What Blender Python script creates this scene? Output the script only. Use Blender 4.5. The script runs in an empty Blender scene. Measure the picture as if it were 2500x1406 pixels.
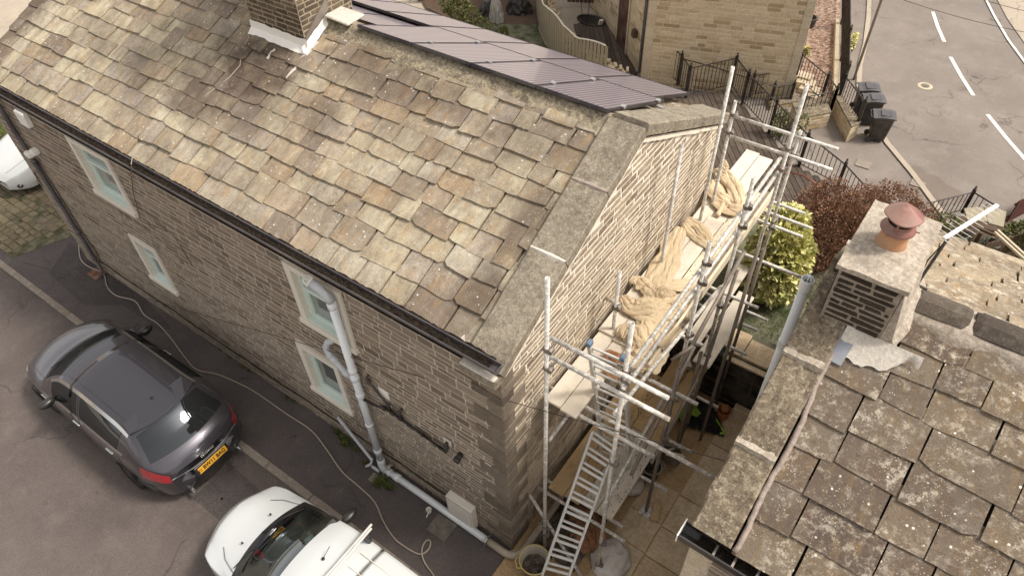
import bpy, bmesh, math, random
from mathutils import Vector, Matrix, noise
rnd = random.Random(7)
scn = bpy.context.scene
# ------------------------------------------------------------------ camera
RM = Matrix(((0.8153152792697839, -0.40166362393771854, 0.4170459550150957),
             (0.5783141869797647, 0.600380483346268, -0.5523549369335222),
             (-0.02852536638096064, 0.6915270120697531, 0.7217871535644781)))
CAM = Vector((2.840865161303516, -3.4978089955875675, 10.28446761889987))
F = 1729.03
cd = bpy.data.cameras.new('camera'); cam = bpy.data.objects.new('camera', cd)
scn.collection.objects.link(cam)
cam.matrix_world = Matrix.Translation(CAM) @ RM.to_4x4()
cd.sensor_fit = 'HORIZONTAL'; cd.sensor_width = 36; cd.lens = F / 2500 * 36
cd.clip_start = .05; cd.clip_end = 500
scn.camera = cam
# ------------------------------------------------------------------ world, sun, exposure
SUN_EL, SUN_AZ = math.radians(54), math.atan2(0.50, 0.86)     # towards the sun: mostly +x, some +y
w = bpy.data.worlds.new("World"); scn.world = w; w.use_nodes = True
nt = w.node_tree; nt.nodes.clear()
sky = nt.nodes.new('ShaderNodeTexSky'); sky.sky_type = 'NISHITA'; sky.sun_disc = False
sky.sun_elevation = SUN_EL; sky.sun_rotation = math.pi / 2 - SUN_AZ
sky.air_density = 1.0; sky.dust_density = 3.0; sky.ozone_density = 1.0
hs = nt.nodes.new('ShaderNodeHueSaturation'); hs.inputs['Saturation'].default_value = .12
tint = nt.nodes.new('ShaderNodeMixRGB'); tint.blend_type = 'MULTIPLY'; tint.inputs[0].default_value = 1
tint.inputs[2].default_value = (1.0, .965, .945, 1)
bg = nt.nodes.new('ShaderNodeBackground'); bg.inputs[1].default_value = .15
wo = nt.nodes.new('ShaderNodeOutputWorld')
nt.links.new(sky.outputs[0], hs.inputs['Color']); nt.links.new(hs.outputs[0], tint.inputs[1])
nt.links.new(tint.outputs[0], bg.inputs[0]); nt.links.new(bg.outputs[0], wo.inputs[0])
sd = bpy.data.lights.new('sun', 'SUN'); sd.energy = 2.0; sd.angle = math.radians(11); sd.color = (1, .94, .87)
so = bpy.data.objects.new('sun', sd); scn.collection.objects.link(so)
sdir = Vector((math.cos(SUN_EL) * math.cos(SUN_AZ), math.cos(SUN_EL) * math.sin(SUN_AZ), math.sin(SUN_EL)))
so.rotation_euler = sdir.to_track_quat('Z', 'Y').to_euler(); so.location = (20, 10, 30)
scn.view_settings.view_transform = 'Standard'; scn.view_settings.look = 'None'
scn.view_settings.gamma = 1; scn.view_settings.exposure = 0.8
# ------------------------------------------------------------------ measuring helpers
def ray(px, py):
    return RM @ Vector(((px - 1250) / F, -(py - 703) / F, -1))
def PL(px, py, n, c):
    d = ray(px, py); n = Vector(n); return CAM + d * ((c - n.dot(CAM)) / n.dot(d))
def Z(px, py, z=0): return PL(px, py, (0, 0, 1), z)
def Xp(px, py, x=0): return PL(px, py, (1, 0, 0), x)
def Yp(px, py, y=0): return PL(px, py, (0, 1, 0), y)
# ------------------------------------------------------------------ materials
def lin(h):
    h = h.lstrip('#'); r = [int(h[i:i + 2], 16) / 255 for i in (0, 2, 4)]
    return tuple(((c / 12.92) if c <= .04045 else ((c + .055) / 1.055) ** 2.4) for c in r) + (1,)
class N:
    def __init__(s, name):
        s.m = bpy.data.materials.new(name); s.m.use_nodes = True; s.t = s.m.node_tree
        s.b = s.t.nodes['Principled BSDF']; s.tc = s.t.nodes.new('ShaderNodeTexCoord')
    def add(s, typ, **k):
        n = s.t.nodes.new(typ)
        for a, v in k.items(): setattr(n, a, v)
        return n
    def ln(s, a, b): s.t.links.new(a, b); return b
    def mapping(s, scale=(1, 1, 1), rot=(0, 0, 0), src='Object'):
        m = s.add('ShaderNodeMapping'); m.inputs['Scale'].default_value = scale; m.inputs['Rotation'].default_value = rot
        s.ln(s.tc.outputs[src], m.inputs[0]); return m.outputs[0]
    def noise(s, scale, detail=4, rough=.6, vec=None, dist=0):
        n = s.add('ShaderNodeTexNoise'); n.inputs['Scale'].default_value = scale; n.inputs['Detail'].default_value = detail
        n.inputs['Roughness'].default_value = rough; n.inputs['Distortion'].default_value = dist
        s.ln(vec if vec else s.tc.outputs['Object'], n.inputs['Vector']); return n.outputs['Fac']
    def vor(s, scale, vec=None, feature='F1', out='Distance'):
        n = s.add('ShaderNodeTexVoronoi'); n.feature = feature; n.inputs['Scale'].default_value = scale
        s.ln(vec if vec else s.tc.outputs['Object'], n.inputs['Vector']); return n.outputs[out]
    def ramp(s, fac, stops, interp='LINEAR'):
        n = s.add('ShaderNodeValToRGB'); n.color_ramp.interpolation = interp; e = n.color_ramp.elements
        while len(e) < len(stops): e.new(.5)
        for i, (p, c) in enumerate(stops):
            e[i].position = p; e[i].color = lin(c) if isinstance(c, str) else ((c, c, c, 1) if isinstance(c, (int, float)) else c)
        s.ln(fac, n.inputs[0]); return n.outputs[0]
    def mix(s, fac, a, b, mode='MIX'):
        n = s.add('ShaderNodeMixRGB'); n.blend_type = mode
        for i, v in ((0, fac), (1, a), (2, b)):
            if isinstance(v, (int, float)): n.inputs[i].default_value = v if i == 0 else (v, v, v, 1)
            elif isinstance(v, str): n.inputs[i].default_value = lin(v)
            elif isinstance(v, tuple): n.inputs[i].default_value = v
            else: s.ln(v, n.inputs[i])
        return n.outputs[0]
    def math(s, op, a, b=0):
        n = s.add('ShaderNodeMath'); n.operation = op
        for i, v in ((0, a), (1, b)):
            if isinstance(v, (int, float)): n.inputs[i].default_value = v
            else: s.ln(v, n.inputs[i])
        return n.outputs[0]
    def island(s):
        return s.add('ShaderNodeNewGeometry').outputs['Random Per Island']
    def bump(s, h, strength=.4, dist=.02):
        n = s.add('ShaderNodeBump'); n.inputs['Strength'].default_value = strength; n.inputs['Distance'].default_value = dist
        s.ln(h, n.inputs['Height']); s.ln(n.outputs[0], s.b.inputs['Normal'])
    def fin(s, col, rough=.8, metal=0, spec=.3, coat=0):
        if isinstance(col, str): s.b.inputs['Base Color'].default_value = lin(col)
        elif isinstance(col, tuple): s.b.inputs['Base Color'].default_value = col
        else: s.ln(col, s.b.inputs['Base Color'])
        if isinstance(rough, (int, float)): s.b.inputs['Roughness'].default_value = rough
        else: s.ln(rough, s.b.inputs['Roughness'])
        s.b.inputs['Metallic'].default_value = metal; s.b.inputs['Specular IOR Level'].default_value = spec
        s.b.inputs['Coat Weight'].default_value = coat; s.b.inputs['Coat Roughness'].default_value = .03
        return s.m
def plain(name, col, rough=.6, metal=0, var=.25, scale=12, bump=.1, spec=.3, coat=0):
    n = N(name); f = n.noise(scale, 5)
    c = n.mix(n.math('MULTIPLY', f, var), col, '#1c1814'); 
    c = n.mix(n.ramp(n.noise(scale * .31, 3), [(.35, 0), (.75, var * .6)]), c, '#c9bda8')
    if bump: n.bump(n.noise(scale * 6, 3), bump, .004)
    return n.fin(c, rough, metal, spec, coat)
def stone_mat(name, stops, patch='#d8cdb8', patch_amt=.25, dark='#3c332b', dark_amt=.5, grain=60, bump=.5, stretch=(1, 1, 1), rough=.92, mottle=0):
    n = N(name); v = n.mapping(stretch)
    base = n.ramp(n.island(), stops)
    c = n.mix(n.ramp(n.noise(3.1, 5, .65, v), [(.42, 0), (.72, dark_amt)]), base, dark)
    c = n.mix(n.ramp(n.noise(9, 6, .7, v), [(.5, 0), (.72, patch_amt)]), c, patch)
    c = n.mix(n.ramp(n.noise(grain, 4, .7, v), [(.35, .45), (.6, 0)]), c, dark)
    if mottle:
        c = n.mix(n.ramp(n.noise(14, 8, .8), [(.47, 0), (.58, mottle)]), c, dark); c = n.mix(n.ramp(n.noise(21, 7, .8), [(.52, 0), (.62, mottle)]), c, patch)
    n.bump(n.noise(grain * .7, 5, .7, v), bump, .012)
    return n.fin(c, rough, 0, .15)
M = {}
# wall stones
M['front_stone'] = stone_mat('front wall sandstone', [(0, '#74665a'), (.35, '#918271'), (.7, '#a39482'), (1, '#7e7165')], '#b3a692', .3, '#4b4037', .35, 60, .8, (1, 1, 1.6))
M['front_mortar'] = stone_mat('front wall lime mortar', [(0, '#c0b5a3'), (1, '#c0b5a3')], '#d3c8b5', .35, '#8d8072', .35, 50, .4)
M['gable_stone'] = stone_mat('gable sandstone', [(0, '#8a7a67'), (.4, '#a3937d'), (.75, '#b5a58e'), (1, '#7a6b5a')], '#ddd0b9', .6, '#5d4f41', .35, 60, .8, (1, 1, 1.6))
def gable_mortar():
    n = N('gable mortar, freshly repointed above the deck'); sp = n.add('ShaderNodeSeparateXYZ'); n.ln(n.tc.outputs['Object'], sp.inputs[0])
    f = n.ramp(n.math('ADD', n.math('MULTIPLY', sp.outputs['Z'], .25), n.math('MULTIPLY', n.noise(2.2, 5), .25)), [(.66, 0), (.86, 1)])  # mask by height and noise: browner mortar low down, cream higher up
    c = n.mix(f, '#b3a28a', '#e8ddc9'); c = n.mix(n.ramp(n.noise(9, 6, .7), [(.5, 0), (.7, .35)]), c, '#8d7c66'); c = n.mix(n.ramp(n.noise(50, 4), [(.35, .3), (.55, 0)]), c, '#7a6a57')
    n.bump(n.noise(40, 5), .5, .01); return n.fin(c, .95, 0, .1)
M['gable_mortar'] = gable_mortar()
M['quoin'] = stone_mat('quoin stone', [(0, '#75695c'), (.5, '#8d806f'), (1, '#685d52')], '#a39680', .25, '#3d352e', .4, 45, .5)
M['chim_stone'] = stone_mat('sooty chimney brick', [(0, '#54493d'), (.4, '#6b5d4c'), (.75, '#7d6c56'), (1, '#483e34')], '#a39374', .25, '#2b241e', .5, 70, .6)
M['chim_mortar'] = stone_mat('chimney mortar', [(0, '#a89b86'), (1, '#a89b86')], '#bcb09a', .3, '#5d5140', .4, 60, .5)
M['rough_chim'] = stone_mat('black sandstone chimney', [(0, '#3a322b'), (.5, '#4d443a'), (1, '#2f2924')], '#7d7263', .2, '#221d19', .5, 60, .8)
M['rough_mortar'] = stone_mat('crumbling chimney mortar', [(0, '#a09484'), (1, '#a09484')], '#c9bfae', .35, '#564c42', .45, 40, .9)
M['back_stone'] = stone_mat('new buff stone', [(0, '#bcab8f'), (.3, '#c8b79b'), (.6, '#d0c1a5'), (.82, '#b8a486'), (.92, '#a08d6f'), (1, '#94826a')], '#d6c8ac', .2, '#94805f', .25, 20, .2)
M['back_mortar'] = stone_mat('buff mortar', [(0, '#dccdb0'), (1, '#dccdb0')], '#e0d4bb', .2, '#b5a486', .2, 30, .2)
M['clean_stone'] = stone_mat('dressed buff stone', [(0, '#c9bba2'), (1, '#bfb097')], '#d6cab4', .2, '#8d7f68', .25, 25, .2)
def slate_mat(name, stops, lichen, stain=.5, blotch=None, soot=None, edge='#4b4036', warm='#b09064'):
    n = N(name); isl = n.island()
    # every slate gets its own piece of the pattern
    off = n.add('ShaderNodeCombineXYZ'); n.ln(n.math('MULTIPLY', isl, 37.0), off.inputs[0]); n.ln(n.math('MULTIPLY', isl, 91.0), off.inputs[1]); n.ln(n.math('MULTIPLY', isl, 53.0), off.inputs[2])
    add = n.add('ShaderNodeVectorMath'); add.operation = 'ADD'; n.ln(n.tc.outputs['Object'], add.inputs[0]); n.ln(off.outputs[0], add.inputs[1]); own = add.outputs[0]
    mp = n.add('ShaderNodeMapping'); mp.inputs['Scale'].default_value = (3.2, 1.0, 1.0); n.ln(own, mp.inputs[0]); st = mp.outputs[0]
    c = n.ramp(isl, stops)
    c = n.mix(n.ramp(n.noise(2.6, 5, .6, st, .5), [(.42, 0), (.66, stain)]), c, '#6b5947')
    c = n.mix(n.ramp(n.noise(3.3, 4, .6, st, .8), [(.5, 0), (.68, .55)]), c, warm)
    c = n.mix(n.ramp(n.noise(2.4, 5, .65, own, .3), [(.5, 0), (.68, .5)]), c, '#857c70')
    c = n.mix(n.ramp(n.noise(11, 6, .75, own), [(.53, 0), (.66, .45)]), c, '#c9c0ac')
    c = n.mix(n.ramp(n.noise(1.0, 4, .6), [(.45, 0), (.7, .5)]), c, '#64574c')
    c = n.mix(n.ramp(n.noise(16, 7, .8), [(.55, 0), (.67, .45)]), c, edge)
    c = n.mix(n.ramp(n.noise(85, 4, .75), [(.32, .6), (.52, 0)]), c, '#4a3f35')
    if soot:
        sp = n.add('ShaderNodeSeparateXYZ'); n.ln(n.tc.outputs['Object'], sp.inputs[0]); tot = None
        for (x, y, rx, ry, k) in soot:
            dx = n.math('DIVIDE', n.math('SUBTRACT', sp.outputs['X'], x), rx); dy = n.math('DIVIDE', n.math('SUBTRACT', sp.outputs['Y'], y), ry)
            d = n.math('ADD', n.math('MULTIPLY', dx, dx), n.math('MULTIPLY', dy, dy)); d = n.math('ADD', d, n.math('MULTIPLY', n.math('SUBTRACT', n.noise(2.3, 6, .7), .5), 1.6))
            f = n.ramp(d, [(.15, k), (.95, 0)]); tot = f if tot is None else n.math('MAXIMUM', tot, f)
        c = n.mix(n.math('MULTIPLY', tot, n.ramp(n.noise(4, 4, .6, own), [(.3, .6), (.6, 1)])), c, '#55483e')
    cell = n.vor(11); sp_ = n.ramp(cell, [(.10, 1), (.15, 0)]); msk = n.ramp(n.noise(3.0, 2), [(.53, 0), (.56, 1)])
    c = n.mix(n.math('MULTIPLY', n.math('MULTIPLY', sp_, msk), lichen), c, '#d8d2c4')
    c2 = n.ramp(n.vor(38), [(.15, 1), (.22, 0)]); m2 = n.ramp(n.noise(5, 3), [(.5, 0), (.6, 1)])
    c = n.mix(n.math('MULTIPLY', n.math('MULTIPLY', c2, m2), lichen * .75), c, '#c9c1b0')
    if blotch:
        b = n.ramp(n.noise(10, 9, .85, own), [(.53, 0), (.57, 1)]); bm = n.ramp(n.noise(1.5, 3, .6, own), [(.44, 0), (.56, 1)])
        c = n.mix(n.math('MULTIPLY', n.math('MULTIPLY', b, bm), blotch), c, '#c4baa6')
    n.bump(n.mix(.5, n.noise(60, 5, .75), n.noise(8, 6, .7, own, .8)), .9, .016)
    return n.fin(c, .9, 0, .2)
M['slate'] = slate_mat('yorkshire stone slate', [(0, '#b5aa90'), (.16, '#c1b69a'), (.3, '#a5977e'), (.42, '#b5ac99'), (.55, '#c4b99d'), (.66, '#938573'), (.78, '#aaa091'), (.88, '#b09c7e'), (1, '#82766a')], .85, .5,
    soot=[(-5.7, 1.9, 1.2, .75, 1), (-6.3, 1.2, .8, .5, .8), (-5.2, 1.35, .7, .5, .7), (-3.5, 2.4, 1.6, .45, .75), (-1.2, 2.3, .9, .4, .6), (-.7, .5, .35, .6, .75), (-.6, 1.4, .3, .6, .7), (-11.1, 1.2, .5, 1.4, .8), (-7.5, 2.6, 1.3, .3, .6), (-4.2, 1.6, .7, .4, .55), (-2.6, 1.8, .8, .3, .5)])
M['slate_dark'] = slate_mat('weathered dark stone slate', [(0, '#6d6153'), (.2, '#776b5b'), (.4, '#60554a'), (.6, '#7d705d'), (.8, '#66574a'), (1, '#574c44')], .95, .5, blotch=.6, edge='#352d26', warm='#86704f')
M['slate_pale'] = slate_mat('sunny side stone slate', [(0, '#a89a80'), (.5, '#8a7c66'), (1, '#b3a68c')], .95, .6, blotch=1)
M['ridge_stone'] = stone_mat('dark ridge stone', [(0, '#5a5148'), (.5, '#665c51'), (1, '#4f473f')], '#948a7a', .35, '#332c27', .5, 60, .8)
M['fillet'] = stone_mat('mortar fillet', [(0, '#a3958a'), (1, '#988a7f')], '#bdb0a2', .4, '#6d6056', .4, 40, .7, mottle=.3)
M['ridge'] = stone_mat('ridge mortar', [(0, '#8f8472'), (.5, '#a0947f'), (1, '#837867')], '#c6b894', .6, '#453d35', .6, 34, 1.0, mottle=.6)
M['coping'] = stone_mat('lichened coping stone', [(0, '#8d8474'), (.5, '#968c7a'), (1, '#857b6b')], '#b8ad98', .6, '#5a5145', .5, 55, 1.0, mottle=.5)
M['coping_dark'] = stone_mat('brown coping stone', [(0, '#756a5a'), (.5, '#857762'), (1, '#6a5d4f')], '#b5aa92', .75, '#443a31', .5, 50, .7, mottle=.6)
M['cement'] = stone_mat('pale cement', [(0, '#d5cdc0'), (1, '#c6bdaf')], '#e6e0d6', .4, '#8d8375', .35, 40, .7)
M['flaunch'] = stone_mat('chimney cement cap', [(0, '#b8ac9b'), (1, '#b0a493')], '#cfc6b8', .4, '#6d6153', .4, 30, .9, mottle=.4)
M['lead'] = plain('lead flashing', '#8d9298', .45, .3, .3, 14, .2)
M['dark_slate'] = plain('dark flashing slate', '#6d645e', .7, 0, .4, 8, .3)
M['white_paint'] = plain('white paint', '#e9e4da', .55, 0, .12, 9, .1)
M['white_sill'] = plain('white painted stone', '#dcd4c4', .7, 0, .16, 12, .2)
M['mint'] = plain('pale window plastic', '#cfdcd2', .35, 0, .08, 6, 0, .5)
M['pipe_white'] = plain('white soil pipe', '#dde0e0', .35, 0, .1, 5, .03, .5)
M['pipe_grey'] = plain('grey soil pipe', '#b9bcbe', .4, 0, .2, 7, .03, .5)
M['pipe_old'] = plain('stained pipe', '#b5a893', .6, 0, .45, 9, .1)
M['gutter'] = plain('dark grey gutter plastic', '#4a464a', .35, 0, .25, 7, 0, .5)
M['black_plastic'] = plain('black plastic', '#1c1a1b', .4, 0, .1, 7, 0, .5)
def dark_grit():
    n = N('gutter moss and grit'); c = n.mix(n.ramp(n.noise(70, 4), [(.4, 0), (.7, 1)]), '#15110e', '#3b3229'); n.bump(n.noise(60, 4), 1, .01); return n.fin(c, .95, 0, .1)
M['debris'] = dark_grit()
M['iron'] = plain('black ironwork', '#221b1a', .5, 0, .2, 20, .1)
def glass(name, col, rough=.04):
    n = N(name); return n.fin(n.mix(n.ramp(n.noise(2.5, 2), [(.3, 0), (.8, .35)]), col, '#20262a'), rough, 0, .8, 1)
M['glass'] = glass('window glass', '#7f8782')
M['glass_dark'] = glass('dark window glass', '#5f6462')
M['car_glass'] = glass('car glass', '#17191a', .02)
M['car_glass'].node_tree.nodes['Principled BSDF'].inputs['Specular IOR Level'].default_value = .14; M['car_glass'].node_tree.nodes['Principled BSDF'].inputs['Coat Weight'].default_value = 0
# scaffold steel
def steel():
    n = N('galvanised scaffold tube')
    c = n.mix(n.ramp(n.noise(3, 4), [(.35, 0), (.7, .8)]), '#bdb9b0', '#9a9287')
    c = n.mix(n.ramp(n.noise(18, 6, .75), [(.48, 0), (.6, .85)]), c, '#ece5d8')
    c = n.mix(n.ramp(n.noise(7, 4), [(.6, 0), (.72, .5)]), c, '#6b4a37')
    return n.fin(c, .55, .1, .4)
M['steel'] = steel()
M['steel_dark'] = plain('rusty scaffold tube', '#857a70', .6, .3, .5, 9, .1)
M['coupler'] = plain('scaffold coupler', '#7a7069', .55, .5, .5, 20, .2)
M['aluminium'] = plain('ladder aluminium', '#dad7cf', .45, .25, .3, 10, .05)
def wood(name, a, b, dirt='#7d6c58', amt=.4):
    n = N(name); v = n.mapping((12, 1, 12))
    c = n.mix(n.noise(2.2, 4, .6, v), a, b)
    c = n.mix(n.ramp(n.noise(4.5, 6, .7), [(.5, 0), (.68, amt)]), c, dirt)
    c = n.mix(n.ramp(n.noise(30, 5, .8), [(.62, 0), (.7, amt * 1.3)]), c, '#4d3e2f')
    n.bump(n.noise(9, 4, .6, v), .3, .005)
    return n.fin(c, .85, 0, .15)
M['board'] = wood('mortar dusted scaffold board', '#d9cfbe', '#c9bca7', '#a89a84', .4)
M['board_tan'] = wood('tan scaffold board', '#c2a67c', '#ab8f68', '#7f6646', .4)
M['board_edge'] = wood('toe board', '#dccfb8', '#c9b99d', '#9c8b73', .35)
def deck():
    n = N('weathered decking'); 
    c = n.mix(n.ramp(n.island(), [(0, 0), (1, 1)]), '#4d433b', '#655a4f')
    c = n.mix(n.ramp(n.noise(6, 5), [(.4, 0), (.7, .5)]), c, '#43382f')
    n.bump(n.noise(40, 3), .3, .004); return n.fin(c, .85, 0, .15)
M['deck'] = deck()
M['fence_wood'] = wood('grey fence boards', '#a09781', '#847a68', '#6d6352', .3)
M['dark_wood'] = wood('old brown timber', '#655445', '#4d3f34', '#3a2f28', .4)
M['fence_red'] = wood('red brown fence', '#5d3b33', '#4a2e28', '#2f1f1b', .4)
def tarmac(name, a, b, c3, amt=.5):
    n = N(name)
    c = n.mix(n.ramp(n.noise(.55, 5, .6), [(.35, 0), (.68, 1)]), a, b)
    c = n.mix(n.ramp(n.noise(1.7, 6, .7), [(.5, 0), (.75, amt)]), c, c3)
    c = n.mix(n.ramp(n.noise(4.5, 7, .8), [(.6, 0), (.68, .35)]), c, '#35302d')
    c = n.mix(n.ramp(n.vor(80), [(0, .35), (.35, 0)]), c, '#c9bfb2')
    c = n.mix(n.ramp(n.noise(120, 3, .7), [(.35, .5), (.5, 0)]), c, '#2e2a28')
    wv = n.add('ShaderNodeVectorMath'); wv.operation = 'ADD'; nz_ = n.add('ShaderNodeTexNoise'); nz_.inputs['Scale'].default_value = 1.5; nz_.inputs['Detail'].default_value = 6; n.ln(n.tc.outputs['Object'], nz_.inputs['Vector']); n.ln(n.tc.outputs['Object'], wv.inputs[0]); n.ln(nz_.outputs['Color'], wv.inputs[1])
    cr = n.ramp(n.vor(.42, wv.outputs[0], 'DISTANCE_TO_EDGE'), [(.004, 1), (.012, 0)]); c = n.mix(n.math('MULTIPLY', n.math('MULTIPLY', cr, n.ramp(n.noise(.8, 2), [(.45, 0), (.6, 1)])), .45), c, '#332e2b')
    c = n.mix(n.ramp(n.vor(9, None), [(.02, .5), (.035, 0)]), c, '#2d2927'); c = n.mix(n.ramp(n.vor(23, None), [(.03, .6), (.05, 0)]), c, '#b5aba0')
    n.bump(n.noise(110, 4, .7), .5, .008)
    return n.fin(c, .85, 0, .25)
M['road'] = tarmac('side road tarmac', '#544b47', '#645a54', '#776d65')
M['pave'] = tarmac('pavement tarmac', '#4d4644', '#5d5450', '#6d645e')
M['kerb'] = stone_mat('kerb stone', [(0, '#a3988a'), (.5, '#91867a'), (1, '#857a6d')], '#b5ab9d', .4, '#62584f', .4, 40, .4)
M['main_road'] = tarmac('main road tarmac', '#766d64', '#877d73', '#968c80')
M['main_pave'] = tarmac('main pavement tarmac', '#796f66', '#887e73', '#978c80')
M['road_line'] = plain('road paint', '#e6e0d4', .7, 0, .25, 20, .2)
M['double_dirt'] = tarmac('road dirt', '#6f6359', '#7a6e63', '#857a6f')
M['tan_path'] = tarmac('tan path', '#a39684', '#b0a290', '#bbad9a')
M['flag'] = stone_mat('yard concrete flags', [(0, '#c9b494'), (.5, '#d3bfa0'), (1, '#bfa785')], '#d8c8ac', .35, '#8f7455', .5, 22, .3)
M['flag_dirt'] = stone_mat('sandy concrete', [(0, '#b3966f'), (1, '#b3966f')], '#c4aa84', .5, '#7d6345', .45, 30, .4)
M['soil'] = plain('dark rubble soil', '#3d2f27', .98, 0, .5, 30, 1)
M['oil'] = plain('old oil', '#3d3735', .6, 0, .3, 9, 0)
M['patch_tarmac'] = tarmac('patched tarmac', '#413b39', '#4f4845', '#5f5752')
M['sett'] = stone_mat('stone setts', [(0, '#7d7058'), (.5, '#8d7f66'), (1, '#6d6350')], '#a5987c', .3, '#484232', .5, 50, .6)
M['sett_joint'] = plain('mossy sett joints', '#4b4a2c', .98, 0, .5, 14, .7)
M['grass'] = plain('lawn', '#3c4522', .98, 0, .5, 9, 1)
M['blade'] = plain('grass blades', '#5b6630', .9, 0, .5, 5, 0)
def gravel():
    n = N('brown gravel'); v = n.vor(14, None, 'F1', 'Color')
    c = n.mix(n.ramp(v, [(.2, 0), (.8, 1)]), '#6f5547', '#a58d7a'); n.bump(n.vor(14), .8, .03)
    return n.fin(c, .9)
M['gravel'] = gravel()
def leafm(name, stops):
    n = N(name); c = n.ramp(n.island(), stops); 
    m = n.fin(c, .6, 0, .3); n.b.inputs['Subsurface Weight'].default_value = 0; return m
M['leaf_yellow'] = leafm('variegated leaf', [(0, '#6b7438'), (.15, '#a3a258'), (.4, '#d6d08a'), (.8, '#e6e0a8'), (1, '#92934f')])
M['leaf_red'] = leafm('barberry leaf', [(0, '#5a4232'), (.3, '#7d5a47'), (.5, '#936a56'), (.7, '#6b5c3c'), (.88, '#a87866'), (1, '#857248')])
M['leaf_green'] = leafm('dull green leaf', [(0, '#3c4424'), (.4, '#5a5f33'), (.8, '#7d7c4b'), (1, '#8f8b5c')])
M['leaf_weed'] = leafm('weed leaf', [(0, '#3a4620'), (.5, '#55602c'), (1, '#76793e')])
M['twig'] = plain('twig', '#4b382b', .9)
def cloth(name, a, b):
    n = N(name); c = n.mix(n.noise(5, 5, .6), a, b)
    c = n.mix(n.ramp(n.noise(1.7, 3), [(.5, 0), (.7, .4)]), c, '#94775a')
    n.bump(n.noise(90, 4), .5, .006); m = n.fin(c, .95, 0, .1); n.b.inputs['Sheen Weight'].default_value = .15; return m
M['hessian'] = cloth('hessian cloth', '#cdbb9c', '#b8a280')
M['hessian_dark'] = cloth('dirty hessian cloth', '#9d7352', '#825c40')
M['dark_cloth'] = cloth('dark workwear', '#2c2624', '#1b1816')
M['dark_cloth'] = plain('dark workwear', '#1d1a1a', .9, 0, .15, 8, .1)
M['hiviz'] = plain('lime high visibility fabric', '#8fae3c', .8, 0, .2, 8, .1)
M['grey_cloth'] = plain('grey brown rags', '#5d4d43', .95, 0, .5, 9, .3)
M['plastic_bag'] = plain('milky polythene', '#c9c0b3', .3, 0, .3, 9, .2, .6)
M['terracotta'] = plain('terracotta pot', '#bf8a60', .8, 0, .5, 9, .3)
M['cowl'] = plain('red oxide cowl', '#8f5d53', .5, .1, .5, 9, .15)
M['mesh_dark'] = plain('dark wire', '#1d1717', .6)
M['pv_cell'] = None
def pv():
    n = N('solar cells'); s = n.add('ShaderNodeSeparateXYZ'); n.ln(n.tc.outputs['Object'], s.inputs[0])
    def lines(o, per, wd):
        f = n.math('FRACT', n.math('DIVIDE', o, per)); return n.math('LESS_THAN', f, wd)
    a = lines(s.outputs['X'], .0695, .2)
    b = lines(s.outputs['Y'], .167, .04)
    c = n.mix(n.noise(2, 3), '#50484f', '#5f5761')
    c = n.mix(n.math('MULTIPLY', b, .25), c, '#8a7f88')
    c = n.mix(n.math('MULTIPLY', a, .9), c, '#bdb5b8')
    return n.fin(c, .28, 0, .5, .3)
M['pv_cell'] = pv()
M['pv_frame'] = plain('dark panel frame', '#3b3539', .4, .5, .2, 9, 0)
M['alloy'] = plain('silver clamp', '#b5b2ad', .4, .7, .2, 9, 0)
M['bin'] = plain('charcoal wheelie bin', '#2a2727', .45, 0, .25, 9, .05, .4)
M['bin_lid'] = plain('bin lid', '#4a4647', .4, 0, .25, 6, .05, .5)
def paint(name, col, metal=.0, rough=.3):
    n = N(name); c = n.mix(n.math('MULTIPLY', n.noise(350, 2), .25), col, '#1a1a1c') if metal else n.mix(n.math('MULTIPLY', n.noise(1.5, 4), .08), col, '#8d8678')
    return n.fin(c, rough, metal, .5, 1)
M['paint_grey'] = paint('metallic grey car paint', '#48454a', .6, .3)
def dark_glass():
    n = N('car glass'); df = n.add('ShaderNodeBsdfDiffuse'); df.inputs[0].default_value = (.012, .013, .013, 1); gl = n.add('ShaderNodeBsdfGlossy'); gl.inputs[1].default_value = .03; gl.inputs[0].default_value = (.9, .95, 1, 1)
    lw = n.add('ShaderNodeLayerWeight'); lw.inputs[0].default_value = .3; mx = n.add('ShaderNodeMixShader'); n.ln(n.math('ADD', n.math('MULTIPLY', lw.outputs['Fresnel'], .08), .05), mx.inputs[0]); n.ln(df.outputs[0], mx.inputs[1]); n.ln(gl.outputs[0], mx.inputs[2]); n.ln(mx.outputs[0], n.t.nodes['Material Output'].inputs[0]); return n.m
M['car_glass'] = dark_glass()
M['paint_white'] = paint('white van paint', '#c6c8c5')
M['tyre'] = plain('tyre rubber', '#151414', .85)
M['rim'] = plain('dark alloy rim', '#3b393a', .4, .6)
M['chrome'] = plain('chrome trim', '#c9c9c6', .15, .9, .05)
M['trim_black'] = plain('black trim', '#141314', .35, 0, .1, 9, 0, .5)
def redlens():
    n = N('red lamp lens'); return n.fin(n.mix(n.noise(14, 2), '#8d1420', '#c21f2c'), .12, 0, .6, 1)
M['red_lamp'] = redlens()
M['clear_lamp'] = plain('clear headlamp', '#dde2e2', .15, .0, .4, 30, 0, .8, 1)
M['plate_yellow'] = plain('yellow number plate', '#d39b2a', .4, 0, .1, 9, 0)
M['plate_text'] = plain('plate characters', '#15120f', .5, 0, .05, 9, 0)
M['interior'] = plain('car interior', '#3b3a38', .8, 0, .3, 9, .1)
M['paper'] = plain('papers on dashboard', '#9fb0ae', .6, 0, .3, 9, 0)
M['hose'] = plain('pale garden hose', '#a8998a', .6, 0, .2, 9, 0)
M['cable'] = plain('black cable', '#1f1a18', .6, 0, .1, 9, 0)
M['rust_iron'] = plain('rusty drain grate', '#7a4a34', .85, 0, .5, 20, .3)
M['manhole'] = plain('cast iron cover', '#6d655e', .7, .3, .4, 20, .4)
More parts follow.
